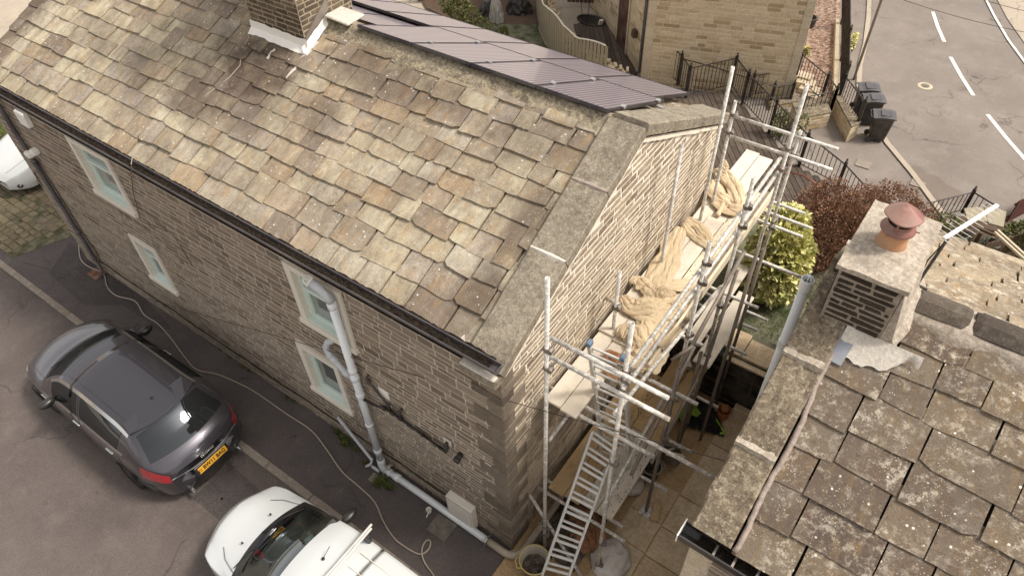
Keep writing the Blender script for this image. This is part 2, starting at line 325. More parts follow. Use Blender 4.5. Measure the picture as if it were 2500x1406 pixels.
M['tub'] = plain('grey rubber tub', '#a39a8a', .6, 0, .35, 9, .05)
M['tub_rim'] = plain('tub rim', '#b8a05f', .6, 0, .3, 9, 0)
M['bucket'] = plain('black bucket', '#231d1b', .6, 0, .3, 9, 0)
M['green_pot'] = plain('green plastic pot', '#5f7060', .5, 0, .2, 9, 0)
M['orange'] = plain('orange bucket', '#b5622c', .6, 0, .3, 9, 0)
M['black_panel'] = plain('black stained timber', '#0f0d0c', .7, 0, .3, 9, .2)
M['copper'] = plain('copper hoop', '#8a4630', .5, .5, .3, 9, 0)
M['pole_grey'] = plain('galvanised lamp pole', '#8d857c', .5, .5, .2, 9, 0)
M['bbq_cover'] = plain('silver grey sheet', '#b5b2ad', .4, .3, .3, 5, .2)
M['door'] = plain('brown door', '#4b2a20', .5, 0, .3, 9, 0)
# ------------------------------------------------------------------ mesh helpers
class MB:
    def __init__(s): s.v = []; s.f = []; s.smooth = False
    def quad(s, a, b, c, d):
        i = len(s.v); s.v += [tuple(a), tuple(b), tuple(c), tuple(d)]; s.f.append((i, i + 1, i + 2, i + 3))
    def poly(s, pts):
        i = len(s.v); s.v += [tuple(p) for p in pts]; s.f.append(tuple(range(i, i + len(pts))))
    def prism(s, pts, off):
        """extruded polygon: pts loop, off vector"""
        n = len(pts); i = len(s.v); off = Vector(off)
        s.v += [tuple(p) for p in pts] + [tuple(Vector(p) + off) for p in pts]
        s.f.append(tuple(range(i + n - 1, i - 1, -1))); s.f.append(tuple(range(i + n, i + 2 * n)))
        for k in range(n):
            l = (k + 1) % n; s.f.append((i + k, i + l, i + n + l, i + n + k))
        return s
    def box(s, lo, hi, X=None, O=None, bev=0):
        x0, y0, z0 = lo; x1, y1, z1 = hi
        if bev:
            b = bev; ring = [(x0 + b, y0), (x1 - b, y0), (x1, y0 + b), (x1, y1 - b), (x1 - b, y1), (x0 + b, y1), (x0, y1 - b), (x0, y0 + b)]
            rin = [(x0 + 2*b, y0 + b), (x1 - 2*b, y0 + b), (x1 - b, y0 + 2*b), (x1 - b, y1 - 2*b), (x1 - 2*b, y1 - b), (x0 + 2*b, y1 - b), (x0 + b, y1 - 2*b), (x0 + b, y0 + 2*b)]
            i = len(s.v); L = [(rin, z0), (ring, z0 + b), (ring, z1 - b), (rin, z1)]
            pts = [Vector((p[0], p[1], z)) for r, z in L for p in r]
            if X: pts = [X @ p for p in pts]
            s.v += [tuple(p) for p in pts]
            s.f.append(tuple(range(i + 7, i - 1, -1))); s.f.append(tuple(range(i + 24, i + 32)))
            for l in range(3):
                for k in range(8):
                    m = (k + 1) % 8; s.f.append((i + l*8 + k, i + l*8 + m, i + l*8 + 8 + m, i + l*8 + 8 + k))
            return s
        pts = [Vector(p) for p in ((x0, y0, z0), (x1, y0, z0), (x1, y1, z0), (x0, y1, z0), (x0, y0, z1), (x1, y0, z1), (x1, y1, z1), (x0, y1, z1))]
        if X: pts = [X @ p for p in pts]
        i = len(s.v); s.v += [tuple(p) for p in pts]
        s.f += [(i+3, i+2, i+1, i), (i+4, i+5, i+6, i+7), (i, i+1, i+5, i+4), (i+1, i+2, i+6, i+5), (i+2, i+3, i+7, i+6), (i+3, i, i+4, i+7)]
        return s
    def tube(s, pts, r, n=8, cap=True, closed=False):
        pts = [Vector(p) for p in pts]; rs = r if isinstance(r, (list, tuple)) else [r] * len(pts)
        i0 = len(s.v); up = None
        for k, p in enumerate(pts):
            if closed: t = (pts[(k + 1) % len(pts)] - pts[k - 1])
            else: t = (pts[min(k + 1, len(pts) - 1)] - pts[max(k - 1, 0)])
            t.normalize()
            if up is None: up = t.orthogonal().normalized()
            else:
                up = up - t * up.dot(t)
                up = up.normalized() if up.length > 1e-5 else t.orthogonal().normalized()
            b = t.cross(up)
            for j in range(n):
                a = 2 * math.pi * j / n; s.v.append(tuple(p + (up * math.cos(a) + b * math.sin(a)) * rs[k]))
        m = len(pts)
        for k in range(m if closed else m - 1):
            for j in range(n):
                a, c = i0 + k * n, i0 + ((k + 1) % m) * n; l = (j + 1) % n
                s.f.append((a + j, a + l, c + l, c + j))
        if cap and not closed:
            s.f.append(tuple(range(i0 + n - 1, i0 - 1, -1))); s.f.append(tuple(range(i0 + (m - 1) * n, i0 + m * n)))
        return s
    def hollow(s, a, b, r, n=12, wall=.006):
        """open ended tube with a visible bore"""
        a = Vector(a); b = Vector(b); t = (b - a).normalized(); u = t.orthogonal().normalized(); w_ = t.cross(u); i = len(s.v)
        for p, rr in ((a, r), (b, r), (b, r - wall), (b - t * .12, r - wall)):
            for j in range(n):
                g = 2 * math.pi * j / n; s.v.append(tuple(p + (u * math.cos(g) + w_ * math.sin(g)) * rr))
        for l in range(3):
            for j in range(n):
                m = (j + 1) % n; s.f.append((i + l*n + j, i + l*n + m, i + l*n + n + m, i + l*n + n + j))
        s.f.append(tuple(range(i + n - 1, i - 1, -1))); s.f.append(tuple(range(i + 3*n + n - 1, i + 3*n - 1, -1)))
        return s
    def lathe(s, c, prof, n=24, X=None, sq=1):
        i = len(s.v); c = Vector(c)
        for r, z in prof:
            for j in range(n):
                a = 2 * math.pi * j / n; p = Vector((r * math.cos(a), r * math.sin(a) * sq, z))
                if X: p = X @ p
                s.v.append(tuple(c + p))
        for l in range(len(prof) - 1):
            for j in range(n):
                m = (j + 1) % n; s.f.append((i + l*n + j, i + l*n + m, i + l*n + n + m, i + l*n + n + j))
        return s
    def grid(s, rows, wrap=False):
        i = len(s.v); n = len(rows[0])
        for r in rows: s.v += [tuple(p) for p in r]
        for a in range(len(rows) - 1):
            for b in range(n if wrap else n - 1):
                c = (b + 1) % n; s.f.append((i + a*n + b, i + a*n + c, i + (a+1)*n + c, i + (a+1)*n + b))
        return s
    def build(s, name, mat, parent=None, smooth=False, X=None, local=False):
        me = bpy.data.meshes.new(name); vs = s.v
        if X: vs = [tuple(X @ Vector(p)) for p in vs]
        me.from_pydata(vs, [], s.f); me.materials.append(mat if not isinstance(mat, str) else M[mat])
        if smooth or s.smooth: me.polygons.foreach_set('use_smooth', [True] * len(me.polygons))
        me.update(); o = bpy.data.objects.new(name, me); scn.collection.objects.link(o)
        if parent:
            o.parent = parent
            if not local: o.matrix_parent_inverse = PM(parent).inverted()
        return o
def PM(o):
    m = Matrix.Translation(o.location) @ o.rotation_euler.to_matrix().to_4x4()
    return PM(o.parent) @ o.matrix_parent_inverse @ m if o.parent else m
def copy_tree(o, parent=None):
    c = o.copy(); scn.collection.objects.link(c); c.parent = parent
    for ch in [q for q in scn.collection.objects if q.parent == o]: copy_tree(ch, c)
    return c
def tag(o, label=None, cat=None, group=None, kind=None):
    if label: o['label'] = label
    if cat: o['category'] = cat
    if group: o['group'] = group
    if kind: o['kind'] = kind
    return o
def thing(name, label, cat, group=None, loc=(0, 0, 0), rz=0):
    o = bpy.data.objects.new(name, None); scn.collection.objects.link(o); o.empty_display_size = .2
    o.location = loc; o.rotation_euler = (0, 0, rz); return tag(o, label, cat, group)
def struct(o): o['kind'] = 'structure'; return o
def noisy(o, amp, sc, seed=0, zonly=False):
    for v in o.data.vertices:
        p = v.co * sc + Vector((seed, seed * 2, 0)); q = noise.noise_vector(p) * amp
        if zonly: v.co.z += q.z
        else: v.co += q
    return o
def masonry(mb, O, U, V, Nn, u0, u1, v0, v1, hr, lr, gap=.012, proud=.014, top=None, holes=(), jit=.006, R=rnd, hpat=None, v_bottom=None):
    """real stones laid in courses on a wall plane; each one is its own island"""
    O, U, V, Nn = map(Vector, (O, U, V, Nn)); v = v0; k = 0
    while v < v1 - .02:
        h = hr(v) if callable(hr) else R.uniform(*hr)
        if v + h > v1: h = v1 - v
        u = u0 - R.uniform(0, .2)
        while u < u1:
            l = R.uniform(*lr) * (1.2 if h > .14 else 1)
            a, b = max(u, u0), min(u + l, u1); u += l
            if b - a < .05: continue
            c, d = v, v + h
            segs = [(a, b)]
            for (hu0, hu1, hv0, hv1) in holes:
                if d > hv0 + .01 and c < hv1 - .01:
                    ns = []
                    for (p, q) in segs:
                        if q <= hu0 or p >= hu1: ns.append((p, q)); continue
                        if p < hu0: ns.append((p, hu0))
                        if q > hu1: ns.append((hu1, q))
                    segs = ns
            for p, q in segs:
                if q - p < .04: continue
                dl = dr = d
                if top: dl, dr = min(d, top(p)), min(d, top(q))
                if min(dl, dr) - c < .03: continue
                g = gap / 2; j = lambda: R.uniform(-jit, jit)
                pr_ = proud * R.uniform(.6, 1.4); e = min(.012, (q - p) * .2, (d - c) * .2)
                out = [(p + g + j(), c + g + j()), (q - g + j(), c + g + j()), (q - g + j(), dr - g + j()), (p + g + j(), dl - g + j())]
                inn = [(out[0][0] + e, out[0][1] + e), (out[1][0] - e, out[1][1] + e), (out[2][0] - e, out[2][1] - e), (out[3][0] + e, out[3][1] - e)]
                i = len(mb.v)
                for (x, y) in out: mb.v.append(tuple(O + U * x + V * y - Nn * .004))
                for (x, y) in out: mb.v.append(tuple(O + U * x + V * y + Nn * pr_ * .55))
                for (x, y) in inn: mb.v.append(tuple(O + U * x + V * y + Nn * (pr_ + j() * .4)))
                mb.f.append((i + 8, i + 9, i + 10, i + 11))
                for a_ in (0, 4):
                    for m in range(4):
                        n2 = (m + 1) % 4; mb.f.append((i + a_ + m, i + a_ + n2, i + a_ + 4 + n2, i + a_ + 4 + m))
        v += h; k += 1
    return mb
def slates(mb, O, U, V, Nn, courses, u0, u1, wr, thick=.022, R=rnd, skip=None, over=.12, ufun=None, slope=.07, gap=.012):
    """overlapping stone slates: each a slab whose lower edge is slightly ragged and stands proud"""
    O, U, V, Nn = map(Vector, (O, U, V, Nn))
    for k in range(len(courses) - 1):
        va, vb = courses[k], courses[k + 1] + over
        ua, ub = (u0, u1) if not ufun else ufun(va)
        u = ua - R.uniform(0, .15); ex = courses[k + 1] - courses[k]
        while u < ub:
            l = R.uniform(*wr) * (.75 + .9 * ex); a, b = max(u, ua), min(u + l, ub); u += l
            if b - a < .07: 
                if b < ub - .01: continue
                a = b - .09
            if skip and skip((a + b) / 2, (va + courses[k + 1]) / 2): continue
            dv = R.uniform(-.02, .02); th = thick * R.uniform(.7, 1.5); lift = R.uniform(0, .012)
            g = .004 + R.uniform(0, gap) ; rot = R.uniform(-.013, .013)
            n = 6; low = []
            c1 = R.choice((0,) * 9 + (1, 2))
            for i in range(n + 1):
                t = i / n; x = a + g + (b - a - 2 * g) * t
                y = va + dv + R.uniform(-.0045, .0045) + rot * (t - .5) * 2
                if i == 0: y += .003 + (.035 if c1 == 1 else 0)
                if i == n: y += .003 + (.04 if c1 == 2 else 0)
                low.append((x, y))
            mids = [(low[-1][0] + R.uniform(-.004, .004), (va + vb) / 2)]; midl = [(low[0][0] + R.uniform(-.004, .004), (va + vb) / 2)]
            loop = low + mids + [(b - g, vb), (a + g, vb)] + midl
            i0 = len(mb.v); tilt = slope + lift
            zt = lambda y: (vb - y) * tilt
            for (x, y) in loop: mb.v.append(tuple(O + U * x + V * y + Nn * (zt(y) + th)))
            m = len(loop)
            cx = sum(p[0] for p in loop) / m; cy = sum(p[1] for p in loop) / m
            for (x, y) in loop: mb.v.append(tuple(O + U * (x + (cx - x) * .008) + V * y + Nn * (zt(y))))
            mb.f.append(tuple(range(i0, i0 + m)))
            for q in range(m):
                r_ = (q + 1) % m; mb.f.append((i0 + q, i0 + m + q, i0 + m + r_, i0 + r_))
    return mb
# ================================================================== SETTING: ground
def sheet(name, pts, mat, z=None, kind='structure', thick=0):
    mb = MB(); P = [Vector((p[0], p[1], z if z is not None else p[2])) for p in pts]
    if thick: mb.prism([p - Vector((0, 0, thick)) for p in P], (0, 0, thick))
    else: mb.poly(P)
    o = mb.build(name, mat); o['kind'] = kind; return o
sheet('ground', [(-80, -60), (80, -60), (80, 90), (-80, 90)], 'tan_path', -.06)
# side road in front of the house, kerb and pavement
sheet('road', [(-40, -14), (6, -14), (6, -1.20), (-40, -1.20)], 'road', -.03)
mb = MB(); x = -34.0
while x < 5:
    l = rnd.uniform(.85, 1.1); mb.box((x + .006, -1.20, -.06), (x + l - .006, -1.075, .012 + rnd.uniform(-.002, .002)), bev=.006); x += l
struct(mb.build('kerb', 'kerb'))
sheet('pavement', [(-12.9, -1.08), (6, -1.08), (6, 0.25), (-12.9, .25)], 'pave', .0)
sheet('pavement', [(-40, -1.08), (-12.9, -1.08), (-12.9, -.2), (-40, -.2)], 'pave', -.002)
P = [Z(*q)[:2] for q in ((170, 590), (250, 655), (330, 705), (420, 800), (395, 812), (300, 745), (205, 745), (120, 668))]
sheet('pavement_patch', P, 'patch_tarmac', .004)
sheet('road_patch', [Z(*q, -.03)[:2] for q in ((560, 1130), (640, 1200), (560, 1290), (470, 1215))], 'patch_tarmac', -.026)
# setted drive at the far end
mb = MB(); y = -.55
P0, P1 = (-19, -.95), (-12.0, 5.5)
sheet('drive', [(-20, -.9), (-12.6, -.9), (-12.0, .6), (-11.2, 4), (-11.2, 7), (-20, 7)], 'sett_joint', .006)
y = -.9
while y < 1.9:
    hh = rnd.uniform(.13, .18); x = -19 + rnd.uniform(0, .2)
    while x < -11.6:
        l = rnd.uniform(.16, .3)
        lim = -12.75 + max(0, (y + .55)) * .55
        if x + l < lim and rnd.random() > .05:
            mb.box((x + .012, y + .012, -.02), (x + l - .012, y + hh - .012, .018 + rnd.uniform(0, .012)), bev=.01)
        x += l
    y += hh
o = mb.build('sett_paving', 'sett'); struct(o)
# main road (beyond), pavement, markings
def zline(pts, w_, z, name, mat, dash=None):
    mb = MB(); P = [Z(*p, 0) for p in pts]; 
    for i in range(len(P) - 1):
        pass
    L = []
    for i, p in enumerate(P):
        t = (P[min(i + 1, len(P) - 1)] - P[max(i - 1, 0)]); t.z = 0; t.normalize(); n_ = Vector((-t.y, t.x, 0)) * w_ / 2
        L.append((p + n_, p - n_))
    mb.grid([[Vector((a.x, a.y, z)), Vector((b.x, b.y, z))] for a, b in L]); o = mb.build(name, mat); return struct(o)
rd = [Z(*p) for p in ((2128, -60), (2124, 40), (2116, 110), (2103, 160), (2100, 215), (2130, 290), (2170, 350), (2230, 420), (2290, 500), (2400, 640), (2500, 780))]
far = [Z(*p) for p in ((3400, 500), (3400, -200), (2600, -250), (2200, -250))]
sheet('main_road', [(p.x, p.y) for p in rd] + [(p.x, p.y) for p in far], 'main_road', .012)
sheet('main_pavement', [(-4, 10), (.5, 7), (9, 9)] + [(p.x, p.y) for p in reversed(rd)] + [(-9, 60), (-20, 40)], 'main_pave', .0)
zline([(2124, -60), (2120, 40), (2112, 110), (2099, 160), (2096, 215), (2126, 292), (2166, 352), (2226, 424), (2286, 505), (2396, 645)], .13, .034, 'kerb_line', 'tan_path')
for a, b in (((2262, -55), (2268, -10)), ((2277, 31), (2305, 104)), ((2320, 141), (2376, 235)), ((2410, 281), (2503, 392)), ((2560, 470), (2640, 560))):
    zline([a, ((a[0] + b[0]) / 2 - 2, (a[1] + b[1]) / 2), b], .1, .018, 'road_marking', 'road_line')
zline([(2390, -60), (2405, 0), (2425, 40), (2460, 100), (2502, 157), (2560, 220)], .07, .038, 'edge_line', 'road_line')
sheet('far_pavement', [(p.x, p.y) for p in [Z(*q) for q in ((2420, -60), (2434, 2), (2458, 48), (2500, 108), (2600, 230), (3200, 100), (2700, -150))]], 'tan_path', .03)
# dirty patch by the kerb
P = [Z(*q) for q in ((2225, 405), (2245, 408), (2262, 424), (2290, 432), (2310, 452), (2345, 468), (2362, 492), (2330, 500), (2300, 505), (2262, 462), (2240, 440))]
sheet('damp_patch', [(p.x, p.y) for p in P], 'double_dirt', .016)
# yard between the houses
mb = MB()
fx = [0.02, .58, 1.12, 1.66, 2.26]
yy = [-3.2, -2.2, -1.3, -.42, .45, 1.02, 1.55, 2.17, 2.75, 3.3, 4.14]
for i in range(4):
    for j in range(len(yy) - 1):
        if i < 2 or (i == 2 and yy[j] > 2.1): continue
        if i == 3: mb.box((fx[i] + .008, yy[j] + .008, -.03), (fx[i + 1] - .008, yy[j + 1] - .008, .035 + rnd.uniform(-.002, .002)), bev=.005)
        elif i == 2 and j > 0 : mb.box((fx[i] + .006, yy[j] + .03, -.03), (fx[i + 1] - .012, yy[j + 1] + .02, .028 + rnd.uniform(-.002, .002)), bev=.005)
struct(mb.build('yard_paving', 'flag'))
sheet('yard_ground', [(0.0, -3.2), (2.4, -3.2), (2.4, 4.16), (0.0, 4.16)], 'flag_dirt', .012)
o = MB(); rows = []
for i in range(14):
    rows.append([Vector((.2 + .75 * j / 8, .2 + 1.5 * i / 13, .02 + max(0, .12 * math.sin(math.pi * j / 8) * math.sin(math.pi * i / 13)) + rnd.uniform(0, .03))) for j in range(9)])
o.grid(rows); tag(o.build('rubble_soil', 'soil'), kind='stuff')
# raised garden with lawn
sheet('garden_bed', [(.1, 4.2), (2.9, 4.2), (2.95, 8.3), (2.3, 8.9), (1.5, 8.7), (.9, 8.0), (.15, 7.4)], 'grass', 1.2, thick=1.2)
mb = MB()
for k in range(9000):
    p = Vector((rnd.uniform(.7, 3.4), rnd.uniform(4.75, 7.2), 1.2)); a = rnd.uniform(0, 6.28); h = rnd.uniform(.02, .05); s_ = rnd.uniform(.003, .007)
    d = Vector((math.cos(a), math.sin(a), 0)); mb.poly([p - d * s_, p + d * s_, p + Vector((rnd.uniform(-.02, .02), rnd.uniform(-.02, .02), h))])
tag(mb.build('lawn_grass', 'blade'), kind='stuff')
# retaining wall of black panels with pale flags on top
t = thing('retaining_wall', 'black panelled retaining wall under pale ledge flags at the back of the yard', 'wall', loc=(1.4, 4.17, 0))
mb = MB(); mb.box((.12, 4.15, 0), (2.32, 4.2, 1.15)); mb.build('wall_panel', 'black_panel', t)
mb = MB()
for z_ in (.12, .48, .84): mb.box((.12, 4.125, z_), (2.32, 4.149, z_ + .035))
for x_ in (.5, .95, 1.4, 1.85, 2.25): mb.box((x_, 4.12, 0), (x_ + .03, 4.1245, 1.12))
mb.build('frame', 'dark_wood', t)
mb = MB()
for a, b in ((.45, .98), (1.0, 1.53), (1.545, 1.98)): mb.box((a, 4.22, 1.2), (b, 4.66 if b > 1.6 else 4.74, 1.245), bev=.01)
mb.box((.45, 4.1, 1.15), (2.3, 4.205, 1.185), bev=.004)
mb.build('ledge_flags', 'flag', t)
# gravel plot
P = [Z(*q) for q in ((1948, 205), (1995, -30), (2052, -30), (2050, 60), (2046, 185), (2030, 240), (1975, 235))]
sheet('gravel_plot', [(p.x, p.y) for p in P], 'gravel', .02, kind='stuff')
# ================================================================== MAIN HOUSE
HY, EZ, SL = 5.66, 4.27, math.radians(26)
cs, sn = math.cos(SL), math.sin(SL)
RIDY, RIDZ = -.03 + 3.2 * cs, EZ + 3.2 * sn
XL = -11.15
house = thing('stone_house', 'long brown stone cottage with stone slate roof, chimney and solar panels behind the scaffold', 'house', loc=(-5.5, 2.8, 0))
H = house
wins = {'A': (-8.36, -7.24, 3.12, 4.19), 'B': (-8.04, -7.27, 1.27, 2.30), 'C': (-3.42, -2.40, 3.04, 4.13), 'D': (-3.86, -2.98, 1.10, 2.24)}
# --- front wall
holes = [(a - .004, b + .004, c - .004, d + .004) for a, b, c, d in wins.values()]
mb = MB()
xs = sorted({XL, -.0} | {v for h in holes for v in h[:2]}); zs = sorted({-.1, 4.22} | {v for h in holes for v in h[2:]})
for i in range(len(xs) - 1):
    for j in range(len(zs) - 1):
        cx, cz = (xs[i] + xs[i + 1]) / 2, (zs[j] + zs[j + 1]) / 2
        if any(h[0] < cx < h[1] and h[2] < cz < h[3] for h in holes): continue
        mb.quad((xs[i], 0, zs[j]), (xs[i + 1], 0, zs[j]), (xs[i + 1], 0, zs[j + 1]), (xs[i], 0, zs[j + 1]))
fw = mb.build('front_wall', 'front_mortar', H)
mb = MB(); RR = random.Random(3)
def hr(v):
    return RR.choice((.075, .085, .1, .11, .14)) if v < 3.0 or RR.random() < .4 else RR.choice((.1, .13, .16))
masonry(mb, (0, 0, 0), (1, 0, 0), (0, 0, 1), (0, -1, 0), XL, -.14, 0, 4.22, hr, (.16, .42), .024, .005, holes=holes, R=RR)
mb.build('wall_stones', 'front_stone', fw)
mb = MB(); v = 0.0; k = 0      # quoins on the near corner
while v < 4.2:
    h = min(RR.uniform(.14, .3), 4.22 - v); l = .42 if k % 2 else .2; l2 = .2 if k % 2 else .42
    mb.box((-l, -.022, v + .008), (.022, l2, v + h - .008), bev=.008); v += h; k += 1
mb.build('quoin', 'quoin', H)
# --- gable wall
gtop = lambda y: EZ - .06 + (min(y, HY - y) + .03) * sn / cs
mb = MB(); mb.poly([(0, 0, -.1), (0, HY, -.1), (0, HY, gtop(HY)), (0, HY / 2, gtop(HY / 2)), (0, 0, gtop(0))])
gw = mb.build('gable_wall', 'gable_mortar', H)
mb = MB(); mb.quad((XL, HY, -.1), (0, HY, -.1), (0, HY, 4.22), (XL, HY, 4.22)); mb.poly([(XL, HY, -.1), (XL, 0, -.1), (XL, 0, gtop(0)), (XL, HY / 2, gtop(HY / 2)), (XL, HY, gtop(HY))][::-1]); mb.build('rear_wall', 'front_mortar', H)
mb = MB(); RR = random.Random(5)
masonry(mb, (0, 0, 0), (0, 1, 0), (0, 0, 1), (1, 0, 0), .2, HY, 0, 5.8, lambda v: RR.choice((.075, .09, .1, .11)) if v > .5 else RR.choice((.1, .14)), (.18, .5), .03, .006, jit=.009, top=gtop, R=RR)
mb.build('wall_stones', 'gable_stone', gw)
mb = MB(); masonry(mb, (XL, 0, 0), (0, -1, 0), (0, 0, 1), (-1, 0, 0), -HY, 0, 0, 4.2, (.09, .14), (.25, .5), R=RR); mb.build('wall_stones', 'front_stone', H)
mb = MB(); n_ = 12          # pointing line just below the coping
for s_ in (0, 1):
    rows = []
    for i in range(n_ + 1):
        y = .05 + (HY / 2 - .05) * i / n_; y = y if not s_ else HY - y; z = gtop(y)
        rows.append([Vector((.03 + rnd.uniform(-.004, .004), y, z - .055 + rnd.uniform(-.012, .012))), Vector((.034, y, z + .0))])
    mb.grid(rows)
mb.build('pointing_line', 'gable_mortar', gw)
# --- roof slopes
RR = random.Random(11)
FO = Vector((0, -.03, EZ)); FU = Vector((1, 0, 0)); FV = Vector((0, cs, sn)); FN = Vector((0, -sn, cs))
ch = (-6.16, -5.03, 2.37, 3.34)    # chimney footprint
crs = [.05, .46, .81, 1.08, 1.36, 1.63, 1.89, 2.15, 2.38, 2.70, 2.94, 3.14]
rf = MB(); rf.quad(*(FO + FU * a + FV * b - FN * .01 for a, b in ((XL, -.02), (0, -.02), (0, 3.2), (XL, 3.2))))
BO = Vector((0, RIDY * 2 + .03, EZ)); BV = Vector((0, -cs, sn)); BN = Vector((0, sn, cs))
rf.quad(*(BO + FU * a + BV * b - BN * .01 for a, b in ((0, -.02), (XL, -.02), (XL, 3.2), (0, 3.2))))
roof = rf.build('roof', 'debris', H)
mb = MB(); slates(mb, FO, FU, FV, FN, crs, XL - .03, -.40, (.27, .60), .032, R=RR, skip=lambda u, v: ch[0] < u < ch[1] and v > 2.75)
mb.build('stone_slates', 'slate', roof)
mb = MB(); slates(mb, BO, -FU, BV, BN, [.02, .36, .7, 1.0, 1.3, 1.6, 1.9, 2.2, 2.5, 2.8, 3.05], .40, -XL, (.3, .6), .02, R=RR)
mb.build('stone_slates', 'slate_pale', roof)
# ridge of lumpy mortar and ridge stones
def ridge_strip(x0, x1, seed):
    mb = MB(); rows = []; n_ = int((x1 - x0) / .03)
    prof = [(-.27, .035), (-.23, .062), (-.15, .08), (-.07, .105), (-.02, .13), (.05, .125), (.12, .09), (.2, .06), (.25, .03)]
    for i in range(n_ + 1):
        x = x0 + (x1 - x0) * i / n_; row = []
        for k, (y, h) in enumerate(prof):
            base = RIDZ - abs(y) * sn / cs; e = .05 * noise.noise(Vector((x * 2.3, k * .6, seed))) + .018 * noise.noise(Vector((x * 13, y * 16, seed)))
            yy_ = y + (.06 * noise.noise(Vector((x * 1.9, 5 + k, seed))) if k < 2 else 0)
            row.append(Vector((x, RIDY + yy_, RIDZ - abs(yy_) * sn / cs + h * .8 + e * .5)))
        rows.append(row)
    mb.grid(rows); o = mb.build('ridge', 'ridge', roof, smooth=True); return o
ridge_strip(ch[1] - .02, -.4, 3); ridge_strip(XL - .03, ch[0] + .02, 8)
# --- coping on the near gable
def coping_run(O, V, Nn, joints, x0, x1, z0, z1, name='coping_stone', mat='coping', H=H, U=Vector((1, 0, 0)), paint=True, seed=0):
    for a, b in zip(joints[:-1], joints[1:]):
        mb = MB(); n1 = 14; n2 = 8; R_ = random.Random(int(a * 100) + seed)
        prof = [(x0, z0), (x0, z1 - .012), (x0 + .015, z1)] + [(x0 + (x1 - x0) * q / n2, z1) for q in range(1, n2)] + [(x1 - .015, z1), (x1, z1 - .015), (x1, z0)]
        rows = []
        for i in range(n1 + 1):
            s_ = a + .006 + (b - a - .012) * i / n1
            rows.append([O + U * x_ + V * s_ + Nn * (z_ + (.012 * noise.noise(Vector((x_ * 6, s_ * 5, seed))) if z_ > z0 else 0)) + U * (.012 * noise.noise(Vector((x_, s_ * 4, 3)))) for x_, z_ in prof])
        mb.grid(rows); mb.poly(rows[0]); mb.poly(rows[-1][::-1]); mb.build(name, mat, H, smooth=False)
    if paint:
        for a in joints[1:-1]:
            mb = MB(); rows = []
            for i in range(9):
                x_ = x0 + .01 + (x1 - x0 - .02) * i / 8; w1 = .025 + .015 * noise.noise(Vector((x_ * 9, a, 1))); 
                rows.append([O + U * x_ + V * (a - w1) + Nn * (z1 - .002), O + U * x_ + V * a + Nn * (z1 + .018), O + U * x_ + V * (a + w1 * 1.3) + Nn * (z1 - .002)])
            mb.grid(rows); mb.build('joint_mortar', 'cement' if a < 2 else 'fillet', H)
coping_run(FO, FV, FN, [.02, 1.40, 2.32, 3.2], -.425, .045, -.03, .115)
coping_run(BO, BV, BN, [-.02, .9, 1.75, 2.5, 3.2], -.425, .045, -.03, .115, seed=4, paint=False)
mb = MB(); mb.tube([FO + FU * -.43 + FV * v_ + FN * (.035 + rnd.uniform(-.004, .004)) for v_ in [i * .1 for i in range(32)]], .022, 6); mb.build('mortar_fillet', 'fillet', H, smooth=True)
# kneeler at the foot of the coping
mb = MB(); mb.box((-.47, -.13, 4.15), (.03, .02, 4.31), bev=.02); noisy(mb.build('kneeler', 'coping', H), .01, 9)
mb = MB(); mb.box((-.44, -.145, 4.30), (.02, -.06, 4.335), bev=.012); noisy(mb.build('joint_mortar', 'cement', H), .008, 12)
mb = MB(); mb.poly([FO + FU * a + FV * b + FN * .07 for a, b in ((-.60, .0), (-.53, .02), (-.5, .12), (-.57, .22), (-.60, .12))]); mb.build('torn_flashing', 'cement', H)
# --- gutter
GL = Yp(1225, 918, -.16).z
mb = MB(); prof = []
for i in range(9):
    a = math.pi + math.pi * i / 8; prof.append((-.095 + .062 * math.cos(a) * -1, GL - .0 + .062 * math.sin(a)))
prof = [(-.155, GL + .006), (-.163, GL + .006), (-.163, GL - .03), (-.14, GL - .075), (-.08, GL - .09), (-.035, GL - .075), (-.03, GL), (-.04, GL), (-.045, GL - .06), (-.085, GL - .078), (-.13, GL - .06), (-.152, GL - .02)]
mb.grid([[Vector((x_, y, z)) for y, z in prof + prof[:1]] for x_ in (XL - .02, -5, .06)]); mb.poly([Vector((.06, y, z)) for y, z in prof[1:7]]); gut = mb.build('gutter', 'gutter', H)
mb = MB(); rows = []
for i in range(240):
    x_ = XL + (11.1) * i / 239
    rows.append([Vector((x_, y, GL - .045 + rnd.uniform(-.012, .022))) for y in (-.148, -.12, -.09, -.06, -.03, .02)])
mb.grid(rows); mb.build('moss', 'debris', gut)
